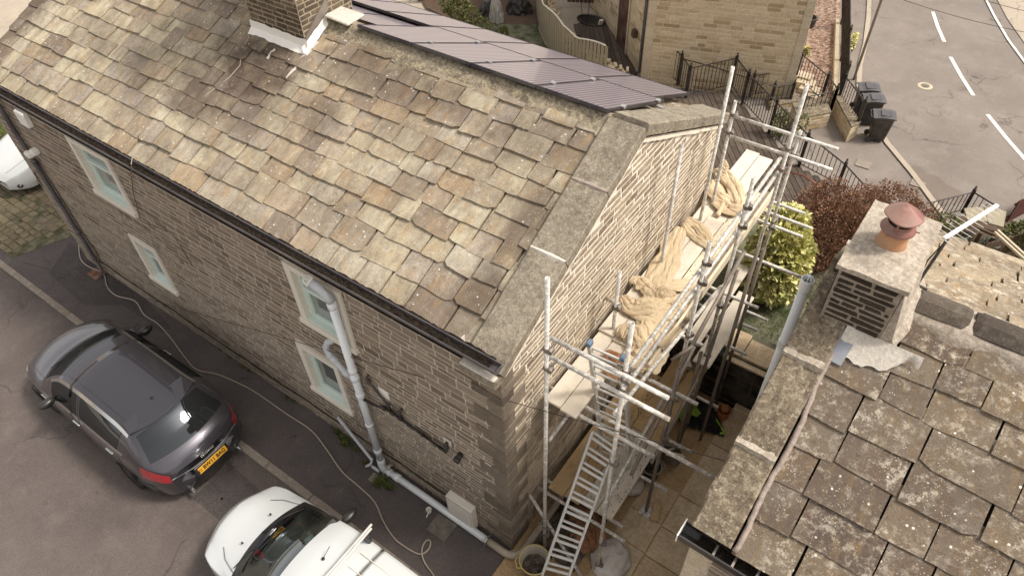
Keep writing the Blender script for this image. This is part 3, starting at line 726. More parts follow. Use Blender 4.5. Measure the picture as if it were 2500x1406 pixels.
# --- windows
def window(key, sash_split, deep=.11):
    a, b, c, d = wins[key]
    w_ = MB(); w_.box((a, -.03, c), (a + .11, .12, d)); w_.box((b - .1, -.03, c), (b, .12, d)); w_.box((a + .11, -.03, d - .1), (b - .1, .12, d))
    w_.box((a - .03, -.06, c - .07), (b + .03, .12, c + .03), bev=.01)
    win = w_.build('window', 'white_sill', H)
    a2, b2, c2, d2 = a + .11, b - .1, c + .03, d - .1
    f = MB(); y0, y1 = .05, .11; t_ = .055
    f.box((a2, y0, c2), (a2 + t_, y1, d2)); f.box((b2 - t_, y0, c2), (b2, y1, d2)); f.box((a2 + t_, y0, c2), (b2 - t_, y1, c2 + .06)); f.box((a2 + t_, y0, d2 - t_), (b2 - t_, y1, d2))
    m_ = c2 + (d2 - c2) * sash_split; f.box((a2 + t_, y0 - .008, m_ - .03), (b2 - t_, y1, m_ + .03))
    f.box((a2 + t_ + .001, y0 + .012, c2 + .061), (a2 + t_ + .035, y1 - .002, m_ - .031)); f.box((b2 - t_ - .035, y0 + .012, c2 + .061), (b2 - t_ - .001, y1 - .002, m_ - .031))
    f.box((a2 + t_ + .036, y0 + .012, c2 + .061), (b2 - t_ - .036, y1 - .002, c2 + .095)); f.box((a2 + t_ + .036, y0 + .012, m_ - .062), (b2 - t_ - .036, y1 - .002, m_ - .031))
    f.box((a2, -.02, c2 + .001), (b2, y0 - .001, c2 + .022))
    f.build('frame', 'mint', win)
    g = MB(); g.quad((a2, y1 - .02, c2), (b2, y1 - .02, c2), (b2, y1 - .02, d2), (a2, y1 - .02, d2)); g.build('glass', 'glass' if key in 'AC' else 'glass_dark', win)
for k_, s_ in (('A', .62), ('B', .64), ('C', .62), ('D', .9)): window(k_, s_)
# --- chimney of the main house
ZT = 8.4
mb = MB(); mb.box((ch[0], ch[2], 5.2), (ch[1], ch[3], ZT)); cm = mb.build('chimney', 'chim_mortar', H)
mb = MB(); RR = random.Random(8)
masonry(mb, (0, ch[2], 0), (1, 0, 0), (0, 0, 1), (0, -1, 0), ch[0], ch[1], 5.3, ZT - .1, (.068, .082), (.17, .27), .02, .004, R=RR)
masonry(mb, (ch[1], 0, 0), (0, 1, 0), (0, 0, 1), (1, 0, 0), ch[2], ch[3], 5.3, ZT - .1, (.068, .082), (.17, .27), .02, .004, R=RR)
masonry(mb, (ch[0], 0, 0), (0, -1, 0), (0, 0, 1), (-1, 0, 0), -ch[3], -ch[2], 5.3, ZT - .1, (.068, .082), (.17, .27), .02, .004, R=RR)
masonry(mb, (0, ch[3], 0), (-1, 0, 0), (0, 0, 1), (0, 1, 0), -ch[1], -ch[0], 5.3, ZT - .1, (.068, .082), (.17, .27), .02, .004, R=RR)
mb.build('stack_bricks', 'chim_stone', cm)
mb = MB(); mb.box((ch[0] - .06, ch[2] - .06, ZT), (ch[1] + .06, ch[3] + .06, ZT + .12), bev=.02); mb.build('cap', 'coping', cm)
zf = lambda y: RIDZ - abs(RIDY - y) * sn / cs
# white painted flashing and pale fillets
mb = MB(); rows = []
for i in range(21):
    x_ = ch[0] - .02 + (ch[1] - ch[0] + .08) * i / 20; e = rnd.uniform(-.01, .01)
    y = ch[2]; rows.append([Vector((x_, y - .022, zf(y) + .2 + e)), Vector((x_, y - .028, zf(y) + .09 + e)), Vector((x_, y - .11 + e, zf(y - .11) + .07))])
mb.grid(rows); rows = []
for i in range(15):
    y = ch[2] - .1 + .62 * i / 14; e = rnd.uniform(-.01, .01); x_ = ch[1]
    rows.append([Vector((x_ + .02, y, zf(y) + .16 + e)), Vector((x_ + .03, y, zf(y) + .09)), Vector((x_ + .09 + e, y, zf(y) + .075))])
mb.grid(rows); mb.build('white_flashing', 'white_paint', cm)
mb = MB(); mb.prism([(ch[1] + .012, ch[2] + .0, zf(ch[2]) + .17), (ch[1] + .012, RIDY + .02, zf(RIDY) + .2), (ch[1] + .012, RIDY + .02, zf(RIDY) + .36), (ch[1] + .012, ch[2] + .0, zf(ch[2]) + .22)], (.022, 0, 0)); mb.build('side_flashing', 'dark_slate', cm)
mb = MB(); mb.box((ch[1] + .036, RIDY - .1, RIDZ + .12), (ch[1] + .5, RIDY + .25, RIDZ + .16), bev=.012); noisy(mb.build('ridge_cover', 'cement', cm), .02, 5)
mb = MB()
for (x0, y0, l_, w_, s_) in ((-5.0, 2.33, .55, .07, 1), (-4.93, 2.5, .3, .16, 2), (-5.55, 2.2, .2, .05, 3), (-4.85, 2.25, .22, .05, 5)):
    rows = []
    for i in range(9):
        t_ = i / 8; y = y0 - l_ * t_ * .8; x_ = x0 - .02 * t_ + .05 * noise.noise(Vector((t_ * 4, s_, 0)))
        ww = w_ * (1 - t_ * .5) * (1 + .4 * noise.noise(Vector((t_ * 7, s_, 9))))
        rows.append([Vector((x_ + ww * q, y, zf(y) + (.045 if abs(q) == .5 else .075))) for q in (-.5, 0, .5)])
    mb.grid(rows)
mb.build('mortar_patches', 'cement', cm, smooth=True)
# --- solar panels
def panel(x0, x1, ya, za, yb, zb):
    U = Vector((1, 0, 0)); V = Vector((0, yb - ya, zb - za)); L = V.length; V.normalize(); Nn = U.cross(V)
    if Nn.z < 0: Nn = -Nn
    X = Matrix(((1, 0, 0, x0), (0, V.y, -V.z, ya), (0, V.z, V.y, za), (0, 0, 0, 1)))
    W = x1 - x0
    fr = MB(); fr.box((0, 0, -.04), (W, .012, .002)); fr.box((0, L - .012, -.04), (W, L, .002)); fr.box((0, .012, -.04), (.012, L - .012, .002)); fr.box((W - .012, .012, -.04), (W, L - .012, .002))
    p = fr.build('solar_panel', 'pv_frame', H, X=X)
    c = MB(); c.quad((.012, .012, -.003), (W - .012, .012, -.003), (W - .012, L - .012, -.003), (.012, L - .012, -.003))
    o = c.build('cells', 'pv_cell', p); o.matrix_basis = X
    return p
xe = -.44
for i in range(4): panel(xe - .985 * (i + 1) + .006, xe - .985 * i - .006, 2.80, 5.84, 4.40, 5.14)
for i in range(7): panel(-.66 - .985 * (i + 1) + .006, -.66 - .985 * i - .006, 4.50, 5.06, 5.9, 4.42)
for i in range(3): panel(-4.55 - .985 * (i + 1), -4.57 - .985 * i, 3.42, 5.50, 4.4, 5.04)
mb = MB()
for y, z in ((3.15, 5.63), (4.15, 5.19)): mb.box((-4.5, y, z - .05), (-.36, y + .04, z - .012))
for x_ in (-.36, -1.4, -2.4, -3.4, -4.4):
    for y, z in ((3.15, 5.63), (4.15, 5.19)): mb.box((x_ - .02, y + .005, zf(y) + .01), (x_ + .02, y + .035, z - .05))
for x_ in (-.44, -1.425, -2.41, -3.395):
    for y, z in ((3.15, 5.69), (4.15, 5.256)): mb.box((x_ - .03, y - .01, z - .02), (x_ + .03, y + .05, z + .012))
mb.build('panel_rail', 'alloy', roof)
# --- pipes and fittings on the front wall
def pipe(name, pts, r, mat, parent=H, n=12, collars=(), cr=1.18):
    mb = MB(); mb.tube(pts, r, n); sub = parent is not H and parent is not None and parent.parent is not None
    if not sub: o = mb.build(name, mat, parent); mb = MB()
    for (p, d, l) in collars:
        p = Vector(p); d = Vector(d).normalized()
        if not sub: mb = MB()
        mb.tube([p - d * l, p - d * l * .9, p + d * l * .9, p + d * l], [r * 1.02, r * cr, r * cr, r * 1.02], n)
        if not sub: c = mb.build('collar', mat, o); c.data.polygons.foreach_set('use_smooth', [len(p.vertices) == 4 for p in c.data.polygons])
    if sub: o = mb.build(name, mat, parent)
    for p in o.data.polygons: p.use_smooth = len(p.vertices) == 4
    return o
up = (0, 0, 1)
sx, sy = -2.5, -.10
sp = pipe('soil_pipe', [(sx, sy, .12), (sx, sy, 4.0)], .055, 'pipe_white', collars=[((sx, sy, .2), up, .09), ((sx, sy, .55), up, .05), ((sx, sy, 1.3), up, .02), ((sx, sy, 2.05), up, .05), ((sx, sy, 2.45), up, .05), ((sx, sy, 2.62), up, .04), ((sx, sy, 3.93), up, .05)])
pts = [(sx, sy, 4.0)]
for i in range(6):
    a = math.radians(i * 12); pts.append((sx - .28 * (1 - math.cos(a)) * 1.6, sy - .05 * i / 5, 4.0 + .28 * math.sin(a)))
pipe('pipe_bend', pts, .058, 'pipe_grey', sp)
e = Vector(pts[-1]); d = (Vector(pts[-1]) - Vector(pts[-2])).normalized()
mb = MB(); sd_ = d.orthogonal().normalized(); sd2 = d.cross(sd_)
for k in range(14):
    a = 2 * math.pi * k / 14; r0 = sd_ * math.cos(a) + sd2 * math.sin(a)
    mb.tube([e + r0 * .058, e + d * .05 + r0 * .06, e + d * .095 + r0 * .035, e + d * .105], .005, 4)
mb.tube([e + (sd_ * math.cos(a) + sd2 * math.sin(a)) * .06 for a in [i * math.pi / 8 for i in range(16)]], .008, 5, closed=True)
mb.build('vent_cage', 'white_paint', sp)
# branch with elbow
pipe('branch_pipe', [(sx, sy, 2.36), (sx - .22, sy - .02, 2.55), (sx - .40, sy - .02, 2.70), (sx - .46, sy, 2.8), (sx - .42, sy + .03, 2.9), (sx - .34, sy + .1, 2.94)], .05, 'pipe_grey', sp, collars=[((sx - .14, sy - .015, 2.48), (-.75, 0, .62), .05), ((sx - .33, sy - .02, 2.645), (-.75, 0, .62), .05)])
# black waste pipes
pipe('waste_pipe', [(sx + .05, sy, 1.97), (-2.22, -.06, 1.93), (-2.12, -.05, 1.98), (-1.96, -.05, 2.0), (-1.8, -.05, 1.98), (-.98, -.05, 1.86), (-.96, -.05, 2.0)], .021, 'iron', collars=[((-2.1, -.05, 1.98), (1, 0, 0), .03), ((-1.93, -.05, 2.0), (1, 0, 0), .03), ((-1.8, -.05, 1.975), (1, 0, 0), .03), ((-1.4, -.05, 1.92), (1, 0, 0), .012)], cr=1.5)
pipe('waste_pipe', [(-1.95, -.05, 2.0), (-1.98, -.06, 2.18), (-2.06, -.06, 2.26), (-2.32, -.05, 2.52), (-2.3, .0, 2.55)], .02, 'iron', collars=[((-1.98, -.06, 2.17), up, .03), ((-2.28, -.05, 2.48), (1, 0, -1), .03)], cr=1.5)
pipe('waste_pipe', [(-1.75, -.05, 1.97), (-1.78, -.06, 2.17), (-1.76, 0, 2.2)], .021, 'iron', collars=[((-1.78, -.06, 2.14), up, .03)], cr=1.5)
pipe('waste_pipe', [(-.97, -.05, 1.98), (-.975, -.06, 2.06), (-.97, 0, 2.09)], .024, 'iron', collars=[((-.97, -.06, 2.03), up, .03)], cr=1.4)
pipe('vent_terminal', [(-.76, .01, 1.97), (-.76, -.12, 1.94)], .042, 'black_plastic', collars=[((-.76, -.1, 1.945), (0, 1, .2), .03)], cr=1.25)
mb = MB(); mb.box((-2.16, -.016, 2.22), (-1.98, -.001, 2.40)); mb.box((-2.14, -.024, 2.24), (-2.0, -.016, 2.38)); mb.build('wall_vent', 'white_paint', H)
mb = MB(); mb.box((-.34, -.02, 2.12), (-.24, -.014, 2.2)); mb.build('mortar_patch', 'cement', H)
mb = MB(); mb.box((-1.04, -.02, 2.02), (-.9, -.0141, 2.16)); mb.build('mortar_patch', 'cement', H)
# ground drain run round the corner
dr = pipe('drain_pipe', [(-2.45, -.13, .1), (-1.5, -.13, .09), (-.35, -.14, .085)], .055, 'pipe_white', collars=[((-2.15, -.13, .1), (1, 0, 0), .05), ((-2.3, -.13, .1), (1, 0, 0), .02)])
arc = [(-.35, -.14, .085), (-.1, -.14, .08)] + [(-.02 + .2 * math.sin(a), .06 - .2 * math.cos(a), .08) for a in [math.radians(t_) for t_ in range(0, 91, 15)]] + [(.18, .5, .08), (.17, 1.3, .08), (.15, 2.6, .08)]
pipe('drain_pipe', arc, .057, 'pipe_old', dr)
mb = MB(); mb.tube([(-.35, -.22, .02), (-.35, -.2, .14), (-.35, -.14, .16), (-.35, -.08, .14), (-.35, -.06, .1)], .012, 6); mb.build('pipe_clip', 'alloy', dr)
pipe('pipe_foot', [(sx, sy, .14), (sx + .02, sy - .02, .1), (sx + .12, sy - .03, .1)], .07, 'pipe_grey', sp, collars=[((sx - .04, sy - .12, .1), (0, 1, .2), .02)])
pipe('pipe_stub', [(-2.33, -.04, .2), (-2.32, -.12, .24), (-2.3, -.14, .2)], .03, 'pipe_old', sp)
# small waste pipe into the gully
pipe('overflow_pipe', [(-3.42, -.04, .62), (-3.3, -.06, .56), (-2.68, -.14, .14), (-2.66, -.2, .1), (-2.72, -.26, .06)], .026, 'pipe_grey', H, collars=[((-3.3, -.06, .56), (.8, 0, -.5), .04)])
# iron downpipe at the far end
xd = -10.4; pipe('downpipe', [(xd - .02, -.07, 4.24), (xd, -.07, 3.9), (xd - .02, -.07, .16), (xd + .02, -.16, .06)], .042, 'gutter', H, collars=[((xd, -.07, 2.9), up, .05), ((xd - .01, -.07, 2.0), up, .015), ((xd - .01, -.07, 1.2), up, .06), ((xd - .01, -.07, .5), up, .015)])
# alarm box, lamp, meter box
mb = MB(); mb.box((-9.76, -.1, 3.93), (-9.48, -.002, 4.2), bev=.015); mb.build('alarm_box', 'white_paint', H)
mb = MB(); mb.box((-10.12, -.12, 3.2), (-9.98, -.002, 3.3), bev=.015); mb.box((-10.2, -.2, 3.16), (-10.04, -.1, 3.27), bev=.02); mb.build('flood_lamp', 'white_paint', H)
mb = MB(); mb.box((-1.1, -.13, .02), (-.62, -.004, .64), bev=.008); mt = mb.build('meter_box', 'white_sill', H)
mb = MB(); mb.box((-1.07, -.142, .06), (-.65, -.131, .6), bev=.004); mb.build('door', 'white_paint', mt)
# cables
def cable(name, pts, r, mat, parent=None): 
    mb = MB(); mb.tube(pts, r, 5, cap=False); return mb.build(name, mat, parent, smooth=True)
cable('wall_cable', [(-10.38 + i * .31, -.03 + .006 * math.sin(i), .40 + .02 * math.sin(i * 1.7)) for i in range(31)], .01, 'cable', H)
cable('wall_cable', [(-10.3, -.05, 3.0), (-10.3, -.03, 2.2), (-10.32, -.03, 1.2), (-10.2, -.03, .8), (-10.3, -.03, .45)], .008, 'cable', H)
cable('wall_cable', [(-10.9, -.03, 2.4), (-10.4, -.12, 1.9), (-9.6, -.03, 1.35), (-9.4, -.03, 1.1)][:1] + [(-10.95, -.03, 2.42), (-10.9, -.04, 2.1)], .008, 'cable', H)
c_ = [Yp(*q, -.03) for q in ((318, 400), (325, 470), (345, 540), (420, 570), (440, 600), (470, 650))]; cable('wall_cable', c_, .005, 'cable', H)
wl = [FO + FU * (-6.6 + .6 * math.sin(t_ * 3) * .2 + t_ * -.0) + FV * 0 for t_ in (0,)]
pp = [(612, 65), (607, 95), (590, 120), (586, 160), (560, 190), (500, 235), (440, 280), (380, 330), (325, 375), (320, 400), (325, 420)]
cable('roof_cable', [PL(*q, FN, FN.dot(FO) + .05) for q in pp[:-2]] + [Yp(320, 402, -.19), Yp(322, 430, -.1)], .007, 'hose', roof)
# ================================================================== NEIGHBOUR HOUSE (right)
RX = Matrix.Translation((2.377, -.4517, 0)) @ Matrix.Rotation(math.radians(-1), 4, 'Z')
nh = thing('neighbour_house', 'darker stone slate roofed house with a terracotta pot chimney at bottom right', 'house', loc=(4.5, 2, 0))
NE, NSL = 4.4, math.radians(27); nc, ns = math.cos(NSL), math.sin(NSL); NY = 2.38; NZ = NE + NY * ns / nc
def NB(mb, name, mat, parent=nh, smooth=False): return mb.build(name, mat, parent, smooth=smooth, X=RX)
nO = Vector((0, 0, NE)); nU = Vector((1, 0, 0)); nV = Vector((0, nc, ns)); nN = Vector((0, -ns, nc))
nBy = NY * 2 + 1.0; nBO = Vector((0, nBy, NE - 1.0 * ns / nc)); nBV = Vector((0, -nc, ns)); nBN = Vector((0, ns, nc))
ntop = lambda y: NZ - abs(y - NY) * ns / nc - .04
mb = MB(); mb.quad((.05, .1, -.1), (7, .1, -.1), (7, .1, 4.38), (.05, .1, 4.38)); f2 = NB(mb, 'front_wall', 'front_mortar')
mb = MB(); mb.poly([(.05, nBy - .1, -.1), (.05, .1, -.1), (.05, .1, ntop(.1)), (.05, NY, ntop(NY)), (.05, nBy - .1, ntop(nBy - .1))]); mb.quad((7, nBy - .1, -.1), (.05, nBy - .1, -.1), (.05, nBy - .1, 3.7), (7, nBy - .1, 3.7))
mb.poly([(7, .1, -.1), (7, nBy - .1, -.1), (7, nBy - .1, ntop(nBy - .1)), (7, NY, ntop(NY)), (7, .1, ntop(.1))]); g2 = NB(mb, 'gable_wall', 'front_mortar')
mb = MB(); RR = random.Random(21); masonry(mb, (0, .1, 0), (1, 0, 0), (0, 0, 1), (0, -1, 0), .25, 7, .0, 4.3, (.07, .11), (.2, .5), .018, .005, R=RR)
NB(mb, 'wall_stones', 'front_stone', f2)
mb = MB(); masonry(mb, (.05, 0, 0), (0, -1, 0), (0, 0, 1), (-1, 0, 0), -nBy + .1, -.1, 0, 5.7, (.09, .15), (.2, .5), .014, .012, top=lambda u: ntop(-u), R=RR); NB(mb, 'wall_stones', 'front_stone', g2)
mb = MB(); v = 0; k = 0
while v < 4.2:
    h = RR.uniform(.16, .28); mb.box((.03, .085, v + .006), (.24 if k % 2 else .2, .12, v + h - .006), bev=.006); v += h; k += 1
NB(mb, 'quoin', 'clean_stone')
mb = MB(); mb.quad(*(nO + nU * a + nV * b - nN * .01 for a, b in ((.05, -.02), (7, -.02), (7, NY / nc), (.05, NY / nc))))
L2 = nBy - NY; mb.quad(*(nBO + nU * a + nBV * b - nBN * .01 for a, b in ((7, -.02), (.05, -.02), (.05, L2 / nc), (7, L2 / nc))))
nr = NB(mb, 'roof', 'debris')
mb = MB(); RR = random.Random(33)
slates(mb, nO, nU, nV, nN, [-.03, .33, .71, 1.04, 1.34, 1.71, 2.0, 2.27, 2.52], .37, 6.9, (.32, .66), .022, slope=.05, gap=.007, R=RR, skip=lambda u, v: u < .62 and v > 2.25)
NB(mb, 'stone_slates', 'slate_dark', nr)
mb = MB(); slates(mb, nBO, -nU, nBV, nBN, [0, .42, .82, 1.2, 1.56, 1.9, 2.22, 2.54, 2.84, 3.14, 3.42, 3.6], -6.9, -.02, (.35, .7), .024, R=RR)
NB(mb, 'stone_slates', 'slate_pale', nr)
# ridge stones bedded in mortar
mb = MB(); x = .72; 
while x < 6.9:
    l = rnd.uniform(.44, .6)
    for (s0, s1) in ((0, 1),):
        prof = [(NY - .13, NZ - .04), (NY - .135, NZ + .02), (NY - .04, NZ + .085), (NY + .05, NZ + .09), (NY + .16, NZ + .03), (NY + .16, NZ - .04)]
        rows = [[Vector((x + .015 + (l - .03) * t_, y, z)) for y, z in prof] for t_ in (0, .1, .35, .65, .9, 1)]
        for i_ in (0, -1): rows[i_] = [p - Vector((0, 0, .02)) for p in rows[i_]]
        mb.grid(rows); mb.poly(rows[0]); mb.poly(rows[-1][::-1])
    x += l
o = NB(mb, 'ridge_stones', 'ridge_stone', nr); 
mb = MB(); rows = []
for i in range(300):
    x = .66 + 6.2 * i / 299; q = lambda k, a: a * noise.noise(Vector((x * 3.1, k, 2)))
    rows.append([Vector((x, NY - .23 + q(1, .05), NZ - .12)), Vector((x, NY - .2 + q(1, .05), NZ - .055 + q(2, .015))), Vector((x, NY - .15, NZ - .0 + q(3, .02))), Vector((x, NY - .02, NZ + .065)), Vector((x, NY + .2, NZ - .03 + q(4, .02))), Vector((x, NY + .3 + q(5, .05), NZ - .1)), Vector((x, NY + .34 + q(5, .05), NZ - .15))])
mb.grid(rows); NB(mb, 'ridge_mortar', 'flaunch', nr, True)
# coping of the left verge
def ncop(O, V, Nn, joints, mat, seed, x0=0.0, x1=.36):
    for a, b in zip(joints[:-1], joints[1:]):
        mb = MB(); prof = [(x0, -.03), (x0, .085), (x0 + .02, .1)] + [(x0 + (x1 - x0) * q / 8, .1) for q in range(1, 8)] + [(x1 - .015, .1), (x1, .09), (x1, -.03)]
        rows = []
        for i in range(15):
            s_ = a + .006 + (b - a - .012) * i / 14
            rows.append([O + nU * (x_ + (.02 * noise.noise(Vector((s_ * 4, seed, 3))) if x_ < .02 else 0)) + V * s_ + Nn * (z_ + (.03 * noise.noise(Vector((x_ * 5, s_ * 4, seed))) if z_ > 0 else 0)) for x_, z_ in prof])
        mb.grid(rows); mb.poly(rows[0]); mb.poly(rows[-1][::-1]); NB(mb, 'coping_stone', mat)
    for a in joints[1:-1]:
        mb = MB(); rows = []
        for i in range(11):
            x_ = x0 + .0 + (x1 - x0) * i / 10; w1 = .045 + .03 * noise.noise(Vector((x_ * 11, a, 1)))
            rows.append([O + nU * x_ + V * (a - w1) + Nn * .09, O + nU * x_ + V * (a - w1 * .3) + Nn * (.135 + .02 * noise.noise(Vector((x_ * 20, a, 7)))), O + nU * x_ + V * (a + w1) + Nn * .1])
        mb.grid(rows); NB(mb, 'joint_mortar', 'flaunch')
ncop(nO, nV, nN, [0.0, .83, 1.74, 2.62], 'coping_dark', 2)
ncop(nBO, -nBV * -1, nBN, [0.0, 1.0, 2.0, 3.0, L2 / nc], 'coping_dark', 5)
mb = MB(); mb.tube([nO + nU * (.385 + .016 * math.sin(v_ * 2.3) + .014 * math.sin(v_ * 6.1 + 1) + rnd.uniform(-.006, .006)) + nV * v_ + nN * (.055 + rnd.uniform(-.005, .005)) for v_ in [i * .06 for i in range(38)]], .026, 7); NB(mb, 'mortar_fillet', 'fillet', nh, True)
# gutter
mb = MB(); prof = [(-.115, 4.375), (-.13, 4.375), (-.13, 4.30), (-.03, 4.26), (.04, 4.3), (.04, 4.36), (.03, 4.36), (.03, 4.31), (-.03, 4.28), (-.115, 4.31)]
mb.grid([[Vector((x_, y, z)) for y, z in prof + prof[:1]] for x_ in (-.06, 7)]); mb.poly([Vector((-.06, y, z)) for y, z in prof])
g_ = NB(mb, 'gutter', 'black_plastic'); mb = MB(); rows = [[Vector((x_ * .05, y, 4.3 + rnd.uniform(0, .03))) for y in (-.11, -.06, 0, .03)] for x_ in range(2, 140)]; mb.grid(rows); NB(mb, 'moss', 'debris', g_)
mb = MB()
for x_ in (.25, .42, .62, 1.2, 1.8): mb.box((x_, -.13, 4.36), (x_ + .02, .06, 4.368))
NB(mb, 'strap', 'pole_grey', g_)
mb = MB(); mb.box((-.066, -.14, 4.27), (-.055, .05, 4.385)); NB(mb, 'end_cap', 'white_paint', g_)
# chimney
C0, C1, D0, D1, CT = .13, .65, 1.9, 2.86, 6.08
mb = MB(); mb.box((C0, D0, 4.9), (C1, D1, CT), bev=.01); nch = NB(mb, 'chimney', 'rough_mortar'); 
mb = MB(); RR = random.Random(5)
masonry(mb, (0, D0, 0), (1, 0, 0), (0, 0, 1), (0, -1, 0), C0 + .015, C1 - .015, 5.3, CT - .0, lambda v: RR.uniform(.056, .07), (.13, .34), .028, .014, jit=.008, R=RR)
masonry(mb, (C0, 0, 0), (0, -1, 0), (0, 0, 1), (-1, 0, 0), -D1, -D0, 4.9, CT, (.06, .08), (.14, .3), .03, .012, R=RR)
NB(mb, 'stack_bricks', 'rough_chim', nch)
mb = MB(); rows = []
for i in range(13):
    x_ = C0 - .03 + (C1 - C0 + .06) * i / 12; row = []
    for j in range(17):
        y_ = D0 - .03 + (D1 - D0 + .06) * j / 16; d_ = math.hypot((x_ - .38) / .30, (y_ - 2.33) / .42)
        row.append(Vector((x_, y_, CT + .03 + .07 * max(0, 1 - d_) + .012 * noise.noise(Vector((x_ * 12, y_ * 12, 0))))))
    rows.append(row)
mb.grid(rows); b_ = [r[0] for r in rows] + rows[-1][1:] + [r[-1] for r in rows[::-1]][1:] + rows[0][::-1][1:-1]
i0 = len(mb.v); 
for p in b_: mb.v.append(tuple(p)); mb.v.append((p.x, p.y, CT - .015))
for k in range(len(b_)):
    a, c = i0 + 2 * k, i0 + 2 * ((k + 1) % len(b_)); mb.f.append((a, a + 1, c + 1, c))
NB(mb, 'cement_cap', 'flaunch', nch)
# rendered side and mortar skirt around the stack
mb = MB(); rows = []
nz = lambda y: NZ - abs(NY - y) * ns / nc
for i in range(16):
    y = D0 + .0 + (D1 - D0) * i / 15; e = lambda k, a: a * noise.noise(Vector((y * 5, k, 4)))
    rows.append([Vector((C1 + .004, y, CT - .01)), Vector((C1 + .05 + e(1, .02), y, nz(y) + .38 + e(2, .06))), Vector((C1 + .08 + e(1, .03), y, nz(y) + .17)), Vector((C1 + .15 + e(3, .05), y, nz(y) + .07))])
mb.grid(rows); mb.poly(rows[0] + [Vector((C1 - .01, D0, nz(D0)))]); NB(mb, 'render', 'flaunch', nch)
mb = MB(); rows = []
for i in range(40):
    f_ = i / 39; x_ = C0 + .24 + (C1 - C0 + .12) * f_; w1 = .17 * math.sin(math.pi * min(1, .25 + f_ * .9)) + .07 + .06 * noise.noise(Vector((x_ * 7, 3, 4))) + .02 * noise.noise(Vector((x_ * 25, 3, 4)))
    rows.append([Vector((x_, D0 - .005, nz(D0) + .13)), Vector((x_, D0 - .05, nz(D0 - .05) + .10)), Vector((x_, D0 - w1, nz(D0 - w1) + .075))])
mb.grid(rows); NB(mb, 'white_fillet', 'cement', nch, True)
mb = MB(); mb.prism([(C0 - .02 + .1, D0 - .28, nz(D0 - .28) + .07), (C1 - .18, D0 - .3, nz(D0 - .3) + .07), (C1 - .16, D0, nz(D0) + .08), (C0 + .06, D0, nz(D0) + .08)], (0, 0, .015)); NB(mb, 'lead_sheet', 'lead', nch)
mb = MB(); mb.box((C0 + .02, D0 - .05, 5.24), (C1 + .0, D0 - .001, 5.30), bev=.01); o = NB(mb, 'stone_ledge', 'rough_chim', nch)
# chimney pot and cowl
pc = RX @ Vector((.385, 2.33, CT + .03))
mb = MB(); mb.lathe(pc, [(.17, -.02), (.168, .03), (.152, .12), (.138, .24), (.142, .27), (.12, .27), (.12, .1)], 32); pot = mb.build('chimney_pot', 'terracotta', nh, smooth=True)
mb = MB(); mb.lathe(pc, [(.13, .24), (.172, .25), (.182, .262), (.182, .285), (.15, .31), (.128, .35), (.13, .36)], 32); cw = mb.build('cowl', 'cowl', nh, smooth=True)
mb = MB(); 
for j in range(28):
    a = 2 * math.pi * j / 28; q = Vector((math.cos(a), math.sin(a), 0)) * .125; mb.tube([pc + q + Vector((0, 0, .34)), pc + q + Vector((0, 0, .46))], .0022, 4)
for z_ in (.36, .385, .41, .435): mb.tube([pc + Vector((.126 * math.cos(a), .126 * math.sin(a), z_)) for a in [math.pi * i / 16 for i in range(32)]], .0022, 4, closed=True)
mb.lathe(pc, [(.1, .34), (.1, .46)], 20)
mb.build('bird_guard', 'mesh_dark', cw)
mb = MB()
for a in (.5, 2.6, 4.7): q = Vector((math.cos(a), math.sin(a), 0)); s_ = Vector((-q.y, q.x, 0)) * .012; mb.prism([pc + q * .15 + s_ + Vector((0, 0, .3)), pc + q * .15 - s_ + Vector((0, 0, .3)), pc + q * .14 - s_ + Vector((0, 0, .47)), pc + q * .14 + s_ + Vector((0, 0, .47))], q * .006)
for a in (.2, 2.3, 4.4): q = Vector((math.cos(a), math.sin(a), 0)); mb.tube([pc + q * .14 + Vector((0, 0, .272)), pc + q * .22 + Vector((0, 0, .268))], .008, 6)
mb.build('strap', 'cowl', cw)
mb = MB(); n_ = 48; rows = []
for r_, z_ in ((.2, .455), (.198, .468), (.13, .505), (.06, .545), (.012, .56)):
    row = []
    for j in range(n_):
        a = 2 * math.pi * j / n_; k_ = abs(math.sin(1.5 * a + .4)); row.append(pc + Vector((r_ * math.cos(a), r_ * math.sin(a), z_ - .03 * k_ * (r_ / .2) + .015)))
    rows.append(row)
mb.grid(rows, wrap=True); mb.poly(rows[-1]); mb.build('cowl_cap', 'cowl', cw)
PS = Matrix.Translation(pc) @ Matrix.Scale(.76, 4) @ Matrix.Translation(-pc)
for o in [pot, cw] + [q for q in scn.collection.objects if q.parent is cw]: o.data.transform(PS)
# aerial on the stack
am = lambda x, y, z: RX @ Vector((x, y, z))
m0, m1 = am(.72, 2.5, 5.78), am(.76, 2.72, 6.1)
b0, b1 = am(.735, 2.7, 6.1), am(1.0, 3.36, 6.14)
mb = MB(); mb.tube([am(.70, 2.35, 5.62), m0, m1], .014, 8); ae = mb.build('aerial', 'iron', nh)
mb = MB(); mb.box((0, -.016, -.012), ((b1 - b0).length, .016, .012), X=Matrix.Translation(b0) @ (b1 - b0).to_track_quat('X', 'Z').to_matrix().to_4x4()); mb.build('boom', 'white_paint', ae)
bd = (b1 - b0); bs = Vector((-bd.y, bd.x, 0)).normalized()
mb = MB()
for i in range(11):
    p = b0 + bd * (.1 + .085 * i); l = .13 - .005 * i; mb.tube([p - bs * l, p + bs * l], .0025, 5)
mb.tube([b0 - bs * .1 - Vector((0, 0, .01)), b0 + bs * .12 - Vector((0, 0, .01))], .004, 5); mb.build('elements', 'white_paint', ae)
mb = MB()
for t_ in (.2, .7):
    p = am(.70, 2.35, 5.62).lerp(m0, t_); mb.box((-.09, -.012, -.006), (.09, .012, .006), X=Matrix.Translation(p) @ Matrix.Rotation(-.2, 4, 'Z'))
mb.build('bracket', 'iron', ae)
